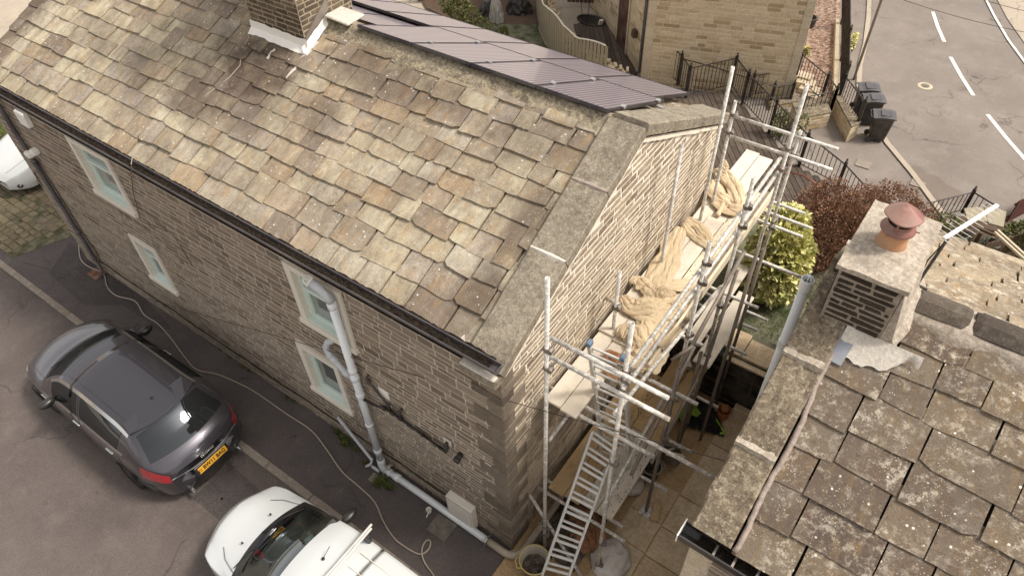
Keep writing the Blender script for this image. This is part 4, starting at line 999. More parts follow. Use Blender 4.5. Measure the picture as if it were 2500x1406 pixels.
cable('aerial_cable', [m1, am(.70, 2.6, 5.9), am(.71, 2.4, 5.65), am(.66, 2.1, 5.7), am(.665, 1.98, 5.6), am(.62, 1.93, 5.4), am(.45, 1.93, 5.33), am(.15, 1.93, 5.38), am(-.02, 1.95, 5.5)], .006, 'cable', ae)
# white soil vent on its gable
vp = Xp(1975, 700, 2.24); vx, vy = 2.25, 2.36
mb = MB(); mb.tube([(vx, vy, 0), (vx, vy, 4.9)], .055, 16); o = mb.build('vent_pipe', 'pipe_white', nh)
for p in o.data.polygons: p.use_smooth = len(p.vertices) == 4
mb = MB(); mb.tube([(vx, vy, 4.82), (vx, vy, 4.84), (vx, vy, 4.98), (vx, vy, 4.985)], [.056, .068, .068, .06], 16, cap=False); mb.tube([(vx, vy, 3.9), (vx, vy, 4.0)], .064, 16); mb.build('collar', 'pipe_white', o)
mb = MB()
for j in range(8):
    a = 2 * math.pi * j / 8; q = Vector((math.cos(a), math.sin(a), 0)); mb.tube([Vector((vx, vy, 4.95)) + q * .06, Vector((vx, vy, 5.02)) + q * .045, Vector((vx, vy, 5.04))], .005, 4)
mb.build('vent_cage', 'pipe_white', o)
# ================================================================== SCAFFOLD
sc = thing('scaffold', 'galvanised tube scaffold standing against the bright gable wall', 'scaffold', loc=(.8, 2.8, 0))
TR = .025
def stube(name, a, b, mat='steel', r=TR):
    mb = MB(); mb.hollow(a, b, r, 12); o = mb.build(name, mat, sc); 
    for p in o.data.polygons: p.use_smooth = len(p.vertices) == 4
    return o
cpl = None
def coupler(p, rot=0):
    global cpl
    if cpl is None:
        mb = MB(); mb.tube([(0, 0, -.028), (0, 0, -.024), (0, 0, .024), (0, 0, .028)], [.03, .036, .036, .03], 10); mb.tube([(.045, -.028, 0), (.045, .028, 0)], .036, 10)
        mb.box((.02, .03, -.014), (.05, .075, .014), bev=.003); mb.tube([(.03, .04, 0), (.03, .11, 0)], .007, 6); mb.tube([(-.03, -.03, 0), (-.03, -.09, 0)], .007, 6); mb.lathe((.03, .095, 0), [(.0, -.012), (.014, -.012), (.014, .012), (0, .012)], 6)
        cpl = mb.build('coupler', 'coupler', sc, local=True); c = cpl
    else: c = cpl.copy(); scn.collection.objects.link(c); c.parent = sc
    c.matrix_parent_inverse = PM(sc).inverted(); c.location = p; c.rotation_euler = (0, rnd.uniform(-.2, .2), rot); return c
def vert(x, y, z1, z0=0.0, mat='steel', lean=(0, 0)):
    return stube('standard', (x, y, z0), (x + lean[0], y + lean[1], z1), mat)
vert(.42, .24, 5.76)                       # near inner
vert(1.2, .44, 5.46)                       # near outer
vert(1.2, 2.24, 5.07, mat='steel'); vert(1.2, 3.39, 5.19); vert(1.2, 4.75, 5.71); vert(1.2, 5.21, 4.80, 1.2)
vert(.25, 2.11, 4.2); vert(.22, 3.54, 5.2); vert(.25, 4.78, 5.65); vert(.25, 5.22, 4.93)
vert(1.36, 1.64, 3.6, mat='steel_dark'); vert(1.42, Xp(1866, 608, 1.42).y, Xp(1866, 608, 1.42).z, mat='steel_dark'); vert(1.5, Xp(1853, 600, 1.5).y, Xp(1853, 600, 1.5).z, mat='steel_dark')
vert(1.3, Xp(1712, 860, 1.3).y, Xp(1712, 860, 1.3).z, mat='steel_dark')
# guard rails (along the gable), transoms and putlogs
def ylong(x, pa, pb, name='ledger', mat='steel'):
    return stube(name, Xp(*pa, x), Xp(*pb, x), mat)
ylong(1.15, (1533, 905), (1905, 386), 'guard_rail'); ylong(1.15, (1530, 942), (1900, 420), 'guard_rail')
def xlong(z, pa, pb, name='transom', mat='steel', ext=0):
    a, b = Z(*pa, z), Z(*pb, z); y = (a.y + b.y) / 2; return stube(name, (a.x - ext, y, z), (b.x, y, z), mat)
xlong(4.75, (1345, 825), (1633, 972)); xlong(4.45, (1343, 867), (1633, 1027))
xlong(3.03, (1430, 990), (1745, 1170), ext=.5); xlong(3.03, (1418, 1017), (1598, 1113), ext=.5)
xlong(4.72, (1797, 279), (2043, 371)); xlong(4.42, (1784, 329), (2030, 419))
for z_, a, b in ((3.03, (1870, 490), (1968, 520)), (3.03, (1868, 545), (1960, 578)), (3.03, (1885, 520), (1980, 560)), (3.03, (1815, 620), (1970, 682)), (3.03, (1750, 705), (1850, 755)), (3.03, (1675, 825), (1718, 843)), (3.03, (1595, 930), (1703, 988))):
    xlong(z_, a, b, ext=.8)
for z_, a, b in ((1.84, (1815, 760), (1877, 780)), (1.84, (1807, 787), (1848, 808)), (1.84, (1765, 838), (1823, 867))): xlong(z_, a, b, ext=.8)
xlong(.82, (1300, 1150), (1520, 1285)); xlong(.82, (1293, 1175), (1525, 1322)); xlong(.82, (1558, 1158), (1628, 1198), ext=.7); xlong(.82, (1630, 1070), (1688, 1105), ext=.8); xlong(.82, (1690, 955), (1750, 1000), ext=.8)
ylong(1.15, (1500, 1010), (1760, 700), 'ledger'); ylong(.3, (1340, 1075), (1500, 860), 'ledger')
ylong(1.27, (1655, 905), (1817, 614), 'brace', 'steel_dark'); ylong(1.3, (1540, 1160), (1695, 845), 'brace', 'steel_dark'); ylong(1.3, (1655, 1090), (1800, 660), 'brace', 'steel_dark'); ylong(1.05, (1470, 1240), (1625, 960), 'brace')
ylong(1.32, (1590, 1130), (1702, 925), 'brace', 'steel_dark')
stube('brace', Z(1285, 1195, .95), Z(1420, 1406, .1)); stube('brace', Xp(1885, 545, 1.32), Xp(1898, 530, 1.32), 'steel_dark')
stube('brace', Xp(1640, 880, 1.25), Xp(1692, 845, 1.4), 'steel_dark')
stube('transom', Xp(1480, 728, .02), Xp(1512, 745, .3), 'steel')
for p, r_ in (((.42, .24, 4.75), 0), ((.42, .24, 4.45), 0), ((1.2, .44, 4.75), 1.5), ((1.2, .44, 4.45), 1.5), ((1.2, .44, 4.62), 0), ((1.2, .44, 3.03), 0), ((1.2, .44, .9), .4), ((.42, .24, .82), 2), ((.42, .24, .6), 0), ((1.2, 2.24, 4.75), .3), ((1.2, 2.24, 4.45), .3), ((1.2, 2.24, 3.5), 1), ((1.2, 3.39, 4.75), .3), ((1.2, 3.39, 4.45), .3), ((1.2, 3.39, 3.0), .3), ((1.2, 3.39, 1.9), .3), ((1.2, 4.75, 4.78), 1), ((1.2, 4.75, 4.45), 1), ((1.2, 5.21, 4.72), 0), ((1.2, 5.21, 4.42), 0), ((.25, 5.22, 4.72), 0), ((.25, 5.22, 4.42), 0), ((1.2, 5.21, 3.1), 0), ((.25, 2.11, 3.55), 0), ((1.27, 2.2, 3.0), .3), ((1.2, .44, .2), .3), ((1.36, 1.64, 2.1), .5), ((1.36, 1.64, 3.0), .5)):
    coupler(p, r_)
mb = MB(); mb.box((1.27, 1.55, .03), (1.45, 1.73, .036)); mb.build('base_plate', 'steel', sc)
# boards
def board(x0, x1, y0, y1, z, mat, label, cat='scaffold board', group='scaffold boards', th=.038, tilt=0):
    mb = MB(); mb.box((-(x1 - x0) / 2, -(y1 - y0) / 2, 0), ((x1 - x0) / 2, (y1 - y0) / 2, th), bev=.004)
    X = Matrix.Translation(((x0 + x1) / 2, (y0 + y1) / 2, z)) @ Matrix.Rotation(tilt, 4, 'Z')
    o = mb.build('scaffold_board', mat); o.matrix_basis = X; return tag(o, label, cat, group)
DZ = 3.058
board(.10, .325, .70, 2.05, DZ, 'board', 'pale inner board at the open near end of the top deck, against the wall')
board(.335, .56, .68, 2.0, DZ, 'board', 'pale near top deck board with its cut end sticking out above the ladder')
board(.09, .325, 2.0, 4.6, DZ + .04, 'board', 'whitish wall-side board of the middle top deck under the unrolled cloth')
board(.335, .57, 1.95, 4.9, DZ + .04, 'board', 'whitish second board from the wall, lapped over the near boards of the top deck')
board(.12, .35, 4.62, 6.9, DZ, 'board', 'clean board at the far top deck end under the knotted cloth, nearer the wall')
board(.365, .6, 4.92, 6.85, DZ, 'board', 'clean board at the far end of the top deck, second from the wall')
board(.58, .82, 1.7, 5.9, DZ, 'board_edge', 'grit covered outer board of the top deck beside the toe board')
board(.825, .915, 1.7, 6.0, DZ, 'board_edge', 'narrow gritty plank between the top deck and the toe board')
mb = MB(); mb.box((-.019, -2.15, 0), (.019, 2.15, .2), bev=.004); o = mb.build('toe_board', 'board_edge'); o.location = (.945, 3.9, 3.06); tag(o, 'long upright toe board along the outer edge of the top scaffold deck', 'toe board')
LZ = .85
board(.15, .40, .74, 3.2, LZ, 'board_tan', 'tan inner board of the lower deck, nearest the wall foot')
board(.41, .65, .76, 3.4, LZ, 'board_tan', 'tan lower deck board seen between the ladder rungs')
board(.66, .90, .8, 2.6, LZ, 'board', 'dusty lower deck board under the ladder top')
board(.91, 1.15, .82, 2.35, LZ, 'board', 'outer lower deck board with its near edge over the polythene bag')
board(.66, .90, 2.3, 4.3, LZ + .04, 'board_tan', 'yellowish lower deck board lapped on top, beside the dark rags')
board(.91, 1.15, 2.2, 4.3, LZ + .04, 'board_tan', 'outermost yellowish lower deck board above the dropped jacket')
board(.62, .86, 3.1, 3.9, LZ + .085, 'board_tan', 'short loose yellow plank lying on the lower deck', tilt=.03)
board(.80, 1.03, 3.5, 5.5, 1.87, 'board', 'pale upper board of the rear staging in front of the yellow shrub')
board(1.08, 1.34, 3.2, 4.9, 1.87, 'board', 'pale wide board of the rear staging above the black retaining wall')
# grit on the decks
mb = MB()
for k in range(900):
    x_, y_ = rnd.uniform(.6, .91), rnd.uniform(1.8, 5.8); s_ = rnd.uniform(.003, .008); p = Vector((x_, y_, DZ + .04))
    mb.poly([p + Vector((rnd.uniform(-s_, s_), rnd.uniform(-s_, s_), rnd.uniform(0, s_))) for _ in range(3)]); mb.box((x_, y_, DZ + .038), (x_ + s_, y_ + s_, DZ + .038 + s_ * .8))
for k in range(500):
    x_, y_ = rnd.uniform(.5, 1.13), rnd.uniform(.9, 4.2); s_ = rnd.uniform(.003, .008); mb.box((x_, y_, LZ + .04), (x_ + s_, y_ + s_, LZ + .085 + s_ * .8))
tag(mb.build('mortar_grit', 'coupler'), kind='stuff')
# ladders
def ladder(name, A0, B0, A1, B1, n, label, caps=False):
    A0, B0, A1, B1 = map(Vector, (A0, B0, A1, B1)); t = thing(name, label, 'ladder', 'scaffold ladders', loc=A0.lerp(B0, .5))
    ax = (A1 - A0).normalized(); bx = (B0 - A0).normalized(); nx = ax.cross(bx)
    for p, q in ((A0, A1), (B0, B1)):
        X = Matrix.Translation(p) @ Matrix((bx, nx, ax)).transposed().to_4x4(); mb = MB(); mb.box((-.02, -.035, 0), (.02, .035, (q - p).length), X=X, bev=.005); mb.build('stile', 'aluminium', t)
    for i in range(n):
        f = (i + .6) / n; p, q = A0.lerp(A1, f), B0.lerp(B1, f)
        X = Matrix.Translation(p) @ Matrix(((q - p).normalized(), nx, ax)).transposed().to_4x4(); mb = MB(); l = (q - p).length
        mb.box((.02, -.034, -.02), (l - .02, -.012, .02), X=X, bev=.004); mb.box((.02, .012, .045), (l - .02, .034, .08), X=X, bev=.004); mb.build('rung', 'aluminium', t)
    if caps:
        for p in (A1, B1): mb = MB(); mb.box((-.03, -.045, -.02), (.03, .045, .05), X=Matrix.Translation(p), bev=.012); mb.build('end_cap', plain('blue rubber', '#5d7388', .7), t)
    return t
ladder('ladder', (.70, -.49, .03), (1.02, -.33, .03), (.52, 1.25, 2.05), (.89, 1.23, 2.0), 12, 'long aluminium ladder rising from the ground at the bottom edge')
ladder('ladder', (.54, 1.62, .9), (.96, 1.67, .9), (.55, .9, 4.25), (.95, .93, 4.25), 8, 'upper aluminium ladder with blue rubber ends standing on the lower deck', True)
# ================================================================== VEHICLES
def interp(keys, x):
    """monotone-ish cubic through (x, v) keys"""
    if x <= keys[0][0]: return keys[0][1]
    for i in range(len(keys) - 1):
        x0, v0 = keys[i]; x1, v1 = keys[i + 1]
        if x <= x1:
            sl = (v1 - v0) / (x1 - x0)
            def tang(j):
                if j <= 0 or j >= len(keys) - 1: return (keys[min(j + 1, len(keys) - 1)][1] - keys[max(j - 1, 0)][1]) / (keys[min(j + 1, len(keys) - 1)][0] - keys[max(j - 1, 0)][0])
                a = (keys[j][1] - keys[j - 1][1]) / (keys[j][0] - keys[j - 1][0]); b = (keys[j + 1][1] - keys[j][1]) / (keys[j + 1][0] - keys[j][0])
                return 0 if a * b <= 0 else 2 * a * b / (a + b)
            t = (x - x0) / (x1 - x0); h = x1 - x0; m0, m1 = tang(i), tang(i + 1)
            return (2*t**3 - 3*t*t + 1) * v0 + (t**3 - 2*t*t + t) * h * m0 + (-2*t**3 + 3*t*t) * v1 + (t**3 - t*t) * h * m1
    return keys[-1][1]
def vehicle(t, P, paint_m, glass_m):
    """local frame: x from nose (0) backwards, y sideways, z up"""
    L = P['L']; NX = 120; TS = [('sill', 6), ('side', 8), ('glass', 8), ('top', 12)]
    def prof(x):
        hw, zb, ze, ht, zt, zs = (interp(P[k], x) for k in ('hw', 'zb', 'ze', 'ht', 'zt', 'zs'))
        pts = []; A = [(hw * .93, zs), (hw * 1.0, zs + (zb - zs) * .45), (hw * .985, zb - .06), (hw * .95, zb)]
        for i in range(6): f = i / 6; pts.append((A[0][0] + (A[1][0] - A[0][0]) * math.sin(f * math.pi / 2), A[0][1] + (A[1][1] - A[0][1]) * f))
        for i in range(8):
            f = i / 8; pts.append((A[1][0] + (A[3][0] - A[1][0]) * f ** 2.4, A[1][1] + (A[3][1] - A[1][1]) * f))
        for i in range(8):
            f = i / 8; e = .03 * math.sin(math.pi * f) * min(1, max(0, (ze - zb) / .3)); pts.append((A[3][0] + (ht - A[3][0]) * f + e, A[3][1] + (ze - A[3][1]) * f))
        for i in range(13):
            f = i / 12; pts.append((ht * math.cos(f * math.pi / 2) if False else ht * (1 - f), ze + (zt - ze) * (1 - (1 - f) ** 2.2)))
        return pts
    XS = sorted(set([L * (.5 - .5 * math.cos(math.pi * i / 30)) for i in range(31)] + [L * i / 90 for i in range(91)] + P.get('cuts', [])))
    V = []; nT = 35
    for x in XS:
        pr_ = prof(x); row = []
        full = [(y, z) for y, z in pr_] + [(-y, z) for y, z in pr_[:-1][::-1]]
        for (y, z) in full:
            q = min(1, abs(y) / .85); bow = interp(P['bow'], x) * (1 - q * q)
            row.append(Vector((x - bow, y, z)))
        V.append(row)
    nC = len(V[0])
    sets = {}
    def band(j):
        k = j if j < 34 else nC - 2 - j
        return k
    ws0, ws1 = P['ws']; rw0, rw1 = P['rw']
    for i in range(len(XS) - 1):
        xm = (XS[i] + XS[i + 1]) / 2
        for j in range(nC - 1):
            k = band(j); c = (V[i][j] + V[i + 1][j + 1]) / 2; key = 'body'
            if 22 <= k:
                e = 22 if P.get('ws_full') else 23
                if ws0 < xm < ws1: key = 'windscreen' if k >= e else 'body'
                if rw0 < xm < rw1 and k >= P.get('rw_k', 22): key = 'rear_window'
                if P.get('ws_full') and k < 23 and ws0 < xm < ws1 + .05: key = 'cowl_trim'
                if P.get('cowl') and P['cowl'][0] < xm < P['cowl'][1] and k >= 22: key = 'cowl_trim'
            if 14 <= k < 22:
                for n_, (a, b) in enumerate(P['side']):
                    if a < xm < b and 15 <= k < 21: key = 'side_window'
                for (a, b) in P.get('trim', []):
                    if a < xm < b and k in (14, 21): key = 'window_trim'
            for wx in P['wheels']:
                if (c.x - wx) ** 2 + (c.z - .31) ** 2 < .345 ** 2 and k < 14: key = None
            for nm, x0, x1, k0, k1 in P.get('patch', []):
                if x0 < xm < x1 and k0 <= k < k1 and key: key = nm
            if key: sets.setdefault(key, []).append((i, j))
    mats = {'body': paint_m, 'windscreen': glass_m, 'rear_window': glass_m, 'side_window': glass_m, 'window_trim': P.get('trim_mat', 'trim_black'), 'cowl_trim': 'trim_black', 'tail_light': 'red_lamp', 'headlight': 'clear_lamp', 'bumper_trim': 'trim_black'}
    def mk(name, faces, closed=False):
        idx = {}; mb = MB()
        for (i, j) in faces:
            f = []
            for (a, b) in ((i, j), (i, j + 1), (i + 1, j + 1), (i + 1, j)):
                if (a, b) not in idx: idx[(a, b)] = len(mb.v); mb.v.append(tuple(V[a][b]))
                f.append(idx[(a, b)])
            mb.f.append(tuple(f[::-1]))
        if name == 'body':
            for row, rev in ((V[0], True), (V[-1], False)):
                i0 = len(mb.v); mb.v += [tuple(p) for p in row]; n_ = len(row)
                for k in range(n_ // 2):
                    a, b, c, d = i0 + k, i0 + k + 1, i0 + n_ - 2 - k, i0 + n_ - 1 - k
                    mb.f.append((a, b, c, d) if rev else (d, c, b, a))
        o = mb.build(name, mats[name], t, smooth=True, local=True); return o
    for k, f in sets.items():
        L_, R_ = [q for q in f if q[1] < nC // 2], [q for q in f if q[1] >= nC // 2]
        if k in ('side_window', 'tail_light', 'headlight', 'window_trim'):
            for s_ in (L_, R_):
                if k == 'side_window':
                    for a, b in P['side']:
                        g = [q for q in s_ if a < XS[q[0]] + .01 < b]
                        if g: mk(k, g)
                elif s_: mk(k, s_)
        else: mk(k, f)
    for wx in P['wheels']:
        for s_ in (-1, 1):
            yy_ = s_ * (interp(P['hw'], wx) + .012)
            mb = MB(); prof_ = [(.2, .0), (.3, .01), (.325, -.04), (.325, -.17), (.3, -.2), (.2, -.2)]
            X = Matrix.Translation((wx, yy_, .315)) @ Matrix.Rotation(-s_ * math.pi / 2, 4, 'X')
            mb.lathe((0, 0, 0), prof_, 32); w_ = mb.build('wheel', 'tyre', t, smooth=True, X=X, local=True)
            mb = MB(); mb.lathe((0, 0, 0), [(.2, .0), (.215, .004), (.2, -.03), (.17, -.05)], 32); mb.lathe((0, 0, 0), [(0, -.01), (.05, -.012), (.06, -.03)], 16)
            for q in range(10):
                a = 2 * math.pi * q / 10; X2 = Matrix.Rotation(a, 4, 'Z'); mb.box((.04, -.014, -.035), (.2, .014, -.015), X=X2)
            r_ = mb.build('rim', 'rim', w_, X=X, local=True)
            mb = MB(); mb.lathe((0, 0, 0), [(0, -.06), (.34, -.06), (.345, .0)], 24); mb.build('wheel_arch', 'trim_black', t, X=Matrix.Translation((wx, yy_ - s_ * .06, .315)) @ Matrix.Rotation(-s_ * math.pi / 2, 4, 'X'), local=True)
    mb = MB(); mb.box((.25, -.72, .16), (L - .2, .72, .3)); mb.build('underbody', 'trim_black', t, local=True)
    for nm, lines in P.get('seams', {}).items():
        for kind, a, b0_, b1_ in lines:
            for s_ in (0, 1):
                mb = MB()
                if kind == 'x': i = min(range(len(XS)), key=lambda q: abs(XS[q] - a)); pts = [V[i][j if not s_ else nC - 1 - j] for j in range(b0_, b1_)]
                else:
                    pts = [V[i][a if not s_ else nC - 1 - a] for i in range(len(XS)) if b0_ <= XS[i] <= b1_]
                ctr_ = Vector((pts[0].x, 0, .6)); mb.tube([p + (Vector((0, p.y, max(0, p.z - .6)))).normalized() * .001 for p in pts], .004, 4); mb.build(nm, 'trim_black', t, local=True)
    return V, XS
def grp(o, **k):
    for a, b in k.items(): o[a] = b
    return o
def mirror_part(t, x, y, z, s, mat, sc_=1):
    mb = MB(); mb.lathe((0, 0, 0), [(0, -.075), (.06, -.07), (.085, -.03), (.09, .0), (.085, .03), (.055, .055), (0, .06)], 16, X=Matrix.Diagonal((.75, 1.45, .95, 1)))
    mb.tube([(0, -s * .22, -.06), (.0, -s * .08, -.03)], .025, 6)
    return mb.build('wing_mirror', mat, t, smooth=True, X=Matrix.Translation((x, y, z)) @ Matrix.Scale(sc_, 4), local=True)
gP = dict(L=4.06, bow=[(0, .15), (1.1, .27), (1.8, .15), (2.8, 0), (3.0, 0), (3.52, -.18), (3.68, -.27), (4.06, -.2)], wheels=[.68, 3.22], ws=(1.13, 1.77), rw=(3.5, 3.82), cowl=(1.05, 1.13), ws_full=False, rw_k=23,
    hw=[(0, .52), (.1, .68), (.35, .78), (.8, .84), (1.5, .86), (2.4, .87), (3.1, .875), (3.6, .85), (3.85, .79), (4.0, .7), (4.06, .6)],
    zb=[(0, .5), (.1, .6), (.35, .7), (.75, .82), (1.1, .9), (1.9, .95), (2.8, 1.0), (3.5, 1.03), (3.8, .99), (3.98, .9), (4.06, .8)],
    ze=[(0, .52), (.1, .63), (.35, .75), (.75, .87), (1.08, .955), (1.35, 1.13), (1.77, 1.36), (2.3, 1.42), (3.0, 1.40), (3.48, 1.35), (3.65, 1.2), (3.82, 1.03), (3.98, .93), (4.06, .81)],
    ht=[(0, .42), (.3, .6), (.8, .7), (1.08, .72), (1.4, .64), (1.8, .57), (2.4, .56), (3.1, .56), (3.5, .60), (3.7, .68), (3.85, .72), (4.0, .64), (4.06, .56)],
    zt=[(0, .6), (.1, .7), (.35, .82), (.75, .93), (1.1, 1.01), (1.4, 1.22), (1.77, 1.42), (2.3, 1.475), (3.0, 1.46), (3.48, 1.42), (3.65, 1.26), (3.82, 1.07), (3.98, .96), (4.06, .84)],
    zs=[(0, .28), (.3, .2), (3.7, .2), (4.06, .3)],
    side=[(1.45, 2.2), (2.28, 3.3)], cuts=[1.05, 1.13, 1.77, 2.2, 2.28, 3.3, 3.42, 3.5, 3.56, 3.6, 3.66, 3.72, 3.78, 3.82, 1.45, 1.35], trim=[(1.38, 3.42)], trim_mat='chrome',
    seams={'door_seam': [('x', 1.4, 1, 14), ('x', 2.24, 1, 22), ('x', 3.3, 5, 14), ('k', 2, 1.4, 3.0)], 'bonnet_seam': [('k', 23, .12, 1.05)], 'tailgate_seam': [('k', 21, 3.5, 3.95)], 'roof_seam': [('k', 24, 1.8, 3.35)]},
    patch=[('tail_light', 3.76, 4.05, 9, 14), ('headlight', .05, .3, 11, 16)])
car = thing('parked_car', 'dark grey hatchback with yellow rear plate parked against the kerb below the cottage windows', 'car', loc=(-8.82, -1.72, -.03), rz=math.radians(.3))
vehicle(car, gP, 'paint_grey', 'car_glass')
mirror_part(car, 1.5, .93, .98, 1, 'trim_black'); mirror_part(car, 1.5, -.93, .98, -1, 'trim_black')
mb = MB(); mb.lathe((0, 0, 0), [(.032, 0), (.03, .012), (0, .02)], 12); mb.tube([(0, 0, .01), (.06, 0, .12)], .004, 6); mb.build('roof_aerial', 'trim_black', car, X=Matrix.Translation((3.28, 0, 1.44)), local=True)
mb = MB(); mb.tube([(4.0, -.02, 1.075), (3.96, .16, 1.105), (3.86, .36, 1.14)], .011, 6); mb.build('rear_wiper', 'trim_black', car, local=True)
def plan(k, z0, z1, x0=3.55): return [(x0, -.84 * k, z0), (3.86, -.80 * k, z0), (4.08, -.62 * k, z0), (4.21 * (1 + (k - 1) * .3), -.34 * k, z0), (4.255 * (1 + (k - 1) * .3), 0, z0), (4.21 * (1 + (k - 1) * .3), .34 * k, z0), (4.08, .62 * k, z0), (3.86, .80 * k, z0), (x0, .84 * k, z0)]
mb = MB(); mb.prism([(3.3, -.53, 1.405), (3.3, .53, 1.405), (3.52, .58, 1.37), (3.64, .32, 1.385), (3.69, 0, 1.39), (3.64, -.32, 1.385), (3.52, -.58, 1.37)], (0, 0, .028)); mb.build('spoiler', 'paint_grey', car, local=True)
mb = MB(); mb.prism(plan(1.0, .22, 0), (0, 0, .2)); mb.build('rear_bumper', 'trim_black', car, local=True)
mb = MB(); mb.prism(plan(1.03, .42, 0), (0, 0, .1)); mb.build('bumper_step', 'paint_grey', car, local=True)
for y_ in (-.45, .45): mb = MB(); mb.tube([(4.1, y_, .24), (4.27, y_, .23)], .03, 12); mb.build('exhaust', 'chrome', car, local=True)
def text_mesh(body, size, name, mat, parent, X, shear=0, ext=.002, local=True):
    cu = bpy.data.curves.new(name, 'FONT'); cu.body = body; cu.size = size; cu.align_x = 'CENTER'; cu.align_y = 'CENTER'; cu.extrude = ext; cu.shear = shear; cu.resolution_u = 3; cu.offset = size * .022
    to = bpy.data.objects.new(name, cu); scn.collection.objects.link(to); dg = bpy.context.evaluated_depsgraph_get(); me = bpy.data.meshes.new_from_object(to.evaluated_get(dg)); bpy.data.objects.remove(to)
    me.materials.clear(); me.materials.append(M[mat]); me.transform(X); o = bpy.data.objects.new(name, me); scn.collection.objects.link(o); o.parent = parent
    if not local: o.matrix_parent_inverse = PM(parent).inverted()
    return o
# rear panel frame: text X -> car -y... seen from behind (+x), reading direction is +y
RP = Matrix.Translation((4.315, 0, .62)) @ Matrix.Rotation(math.radians(-16), 4, 'Y') @ Matrix(((0, 0, 1, 0), (1, 0, 0, 0), (0, 1, 0, 0), (0, 0, 0, 1)))
mb = MB(); mb.box((-.30, -.09, -.1), (.30, .09, -.004), bev=.01); mb.build('plate_recess', 'trim_black', car, X=RP, local=True)
mb = MB(); mb.box((-.26, -.056, -.004), (.26, .056, .004), bev=.002); pl = mb.build('number_plate', 'plate_yellow', car, X=RP, local=True)
text_mesh('BW11 BAG', .098, 'plate_text', 'plate_text', pl, RP @ Matrix.Translation((.028, 0, .005)) @ Matrix.Diagonal((.86, 1, 1, 1)))
mb = MB(); mb.lathe((0, 0, 0), [(.02, 0), (.027, .003), (.02, .005)], 14); mb.build('plate_mark', 'plate_text', pl, X=RP @ Matrix.Translation((-.235, 0, .004)), local=True)
RB = Matrix.Translation((4.24, 0, .84)) @ Matrix.Rotation(math.radians(-32), 4, 'Y') @ Matrix(((0, 0, 1, 0), (1, 0, 0, 0), (0, 1, 0, 0), (0, 0, 0, 1)))
mb = MB(); mb.lathe((0, 0, 0), [(.028, 0), (.045, .004), (.045, .01), (.03, .012), (.028, 0)], 24); mb.box((-.022, -.004, .002), (.006, .004, .012)); mb.box((-.012, -.022, .002), (-.004, .022, .012)); mb.tube([(.008, -.02, .01), (.02, -.006, .01), (.008, .006, .01), (.018, .02, .01)], .003, 5)
mb.build('badge', 'chrome', car, X=RB @ Matrix.Translation((0, .055, .0)), local=True)
text_mesh('Giulietta', .07, 'badge_text', 'chrome', car, RB @ Matrix.Translation((0, -.035, .008)), shear=.45)
mb = MB(); mb.tube([(4.285 - .35 * y_ * y_, y_, .71) for y_ in (-.6, -.3, 0, .3, .6)], .008, 6); mb.build('tailgate_strip', 'chrome', car, local=True)
for s_ in (-1, 1):
    for x_ in (2.15, 3.05): mb = MB(); mb.box((x_ - .09, s_ * .86 - .015, .86), (x_ + .09, s_ * .86 + .015, .89), bev=.006); mb.build('door_handle', 'chrome', car, local=True)
mb = MB(); mb.box((.98, -.865, .72), (1.14, -.845, .74)); mb.box((.98, .845, .72), (1.14, .865, .74)); mb.build('side_badge', 'chrome', car, local=True)
mb = MB()
for (y0, y1) in ((-.5, .0), (.0, .5)): mb.tube([(.93 - .0, y0, 1.03), (.97, (y0 + y1) / 2 + .05, 1.07), (1.02, y1, 1.07)], .009, 5)
mb.build('wiper', 'trim_black', car, local=True)
# ---- white van
vP = dict(L=4.5, bow=[(0, .3), (.55, .17), (1.3, .05), (2, 0), (4.5, 0)], wheels=[.62, 3.4], ws=(.58, 1.32), rw=(9, 9.1), cowl=(.49, .58), ws_full=True,
    hw=[(0, .48), (.08, .58), (.3, .69), (.8, .745), (1.6, .75), (4.3, .75), (4.5, .72)],
    zb=[(0, .7), (.08, .84), (.25, .92), (.5, 1.0), (.8, 1.05), (2, 1.08), (4.5, 1.1)],
    ze=[(0, .72), (.08, .86), (.25, .96), (.54, 1.06), (.9, 1.34), (1.3, 1.62), (1.6, 1.72), (2.5, 1.76), (4.4, 1.74), (4.5, 1.65)],
    ht=[(0, .40), (.25, .6), (.55, .67), (.9, .65), (1.3, .61), (1.8, .62), (4.4, .62), (4.5, .58)],
    zt=[(0, .78), (.08, .92), (.25, 1.02), (.54, 1.14), (.9, 1.44), (1.3, 1.72), (1.6, 1.8), (2.5, 1.84), (4.4, 1.82), (4.5, 1.72)],
    zs=[(0, .3), (.3, .2), (4.5, .25)], side=[(1.1, 1.8)], cuts=[.49, .58, 1.32, 1.37, 1.1, 1.8], trim=[], patch=[('headlight', .02, .26, 11, 15)])
SH = .24
for k_ in ('zb', 'ze', 'ht', 'zt', 'hw', 'bow'): vP[k_] = [(x_ + (SH if x_ >= .25 else x_ * .6), v_) for x_, v_ in vP[k_]]
vP['hw'] = [(0, .54), (.1, .66), (.35, .73), (.9, .75), (4.5, .75), (4.74, .72)]
vP['L'] += SH; vP['wheels'] = [.78, 3.64]; vP['ws'] = (.58 + SH, 1.32 + SH); vP['cowl'] = (.49 + SH, .58 + SH); vP['side'] = [(1.34, 2.04)]; vP['cuts'] = [c_ + SH for c_ in vP['cuts']]
van = thing('parked_van', 'white van with black mirrors and a silver roof bar, parked nose-left at the bottom edge', 'van', loc=(-2.96 - SH, -2.13, -.03))
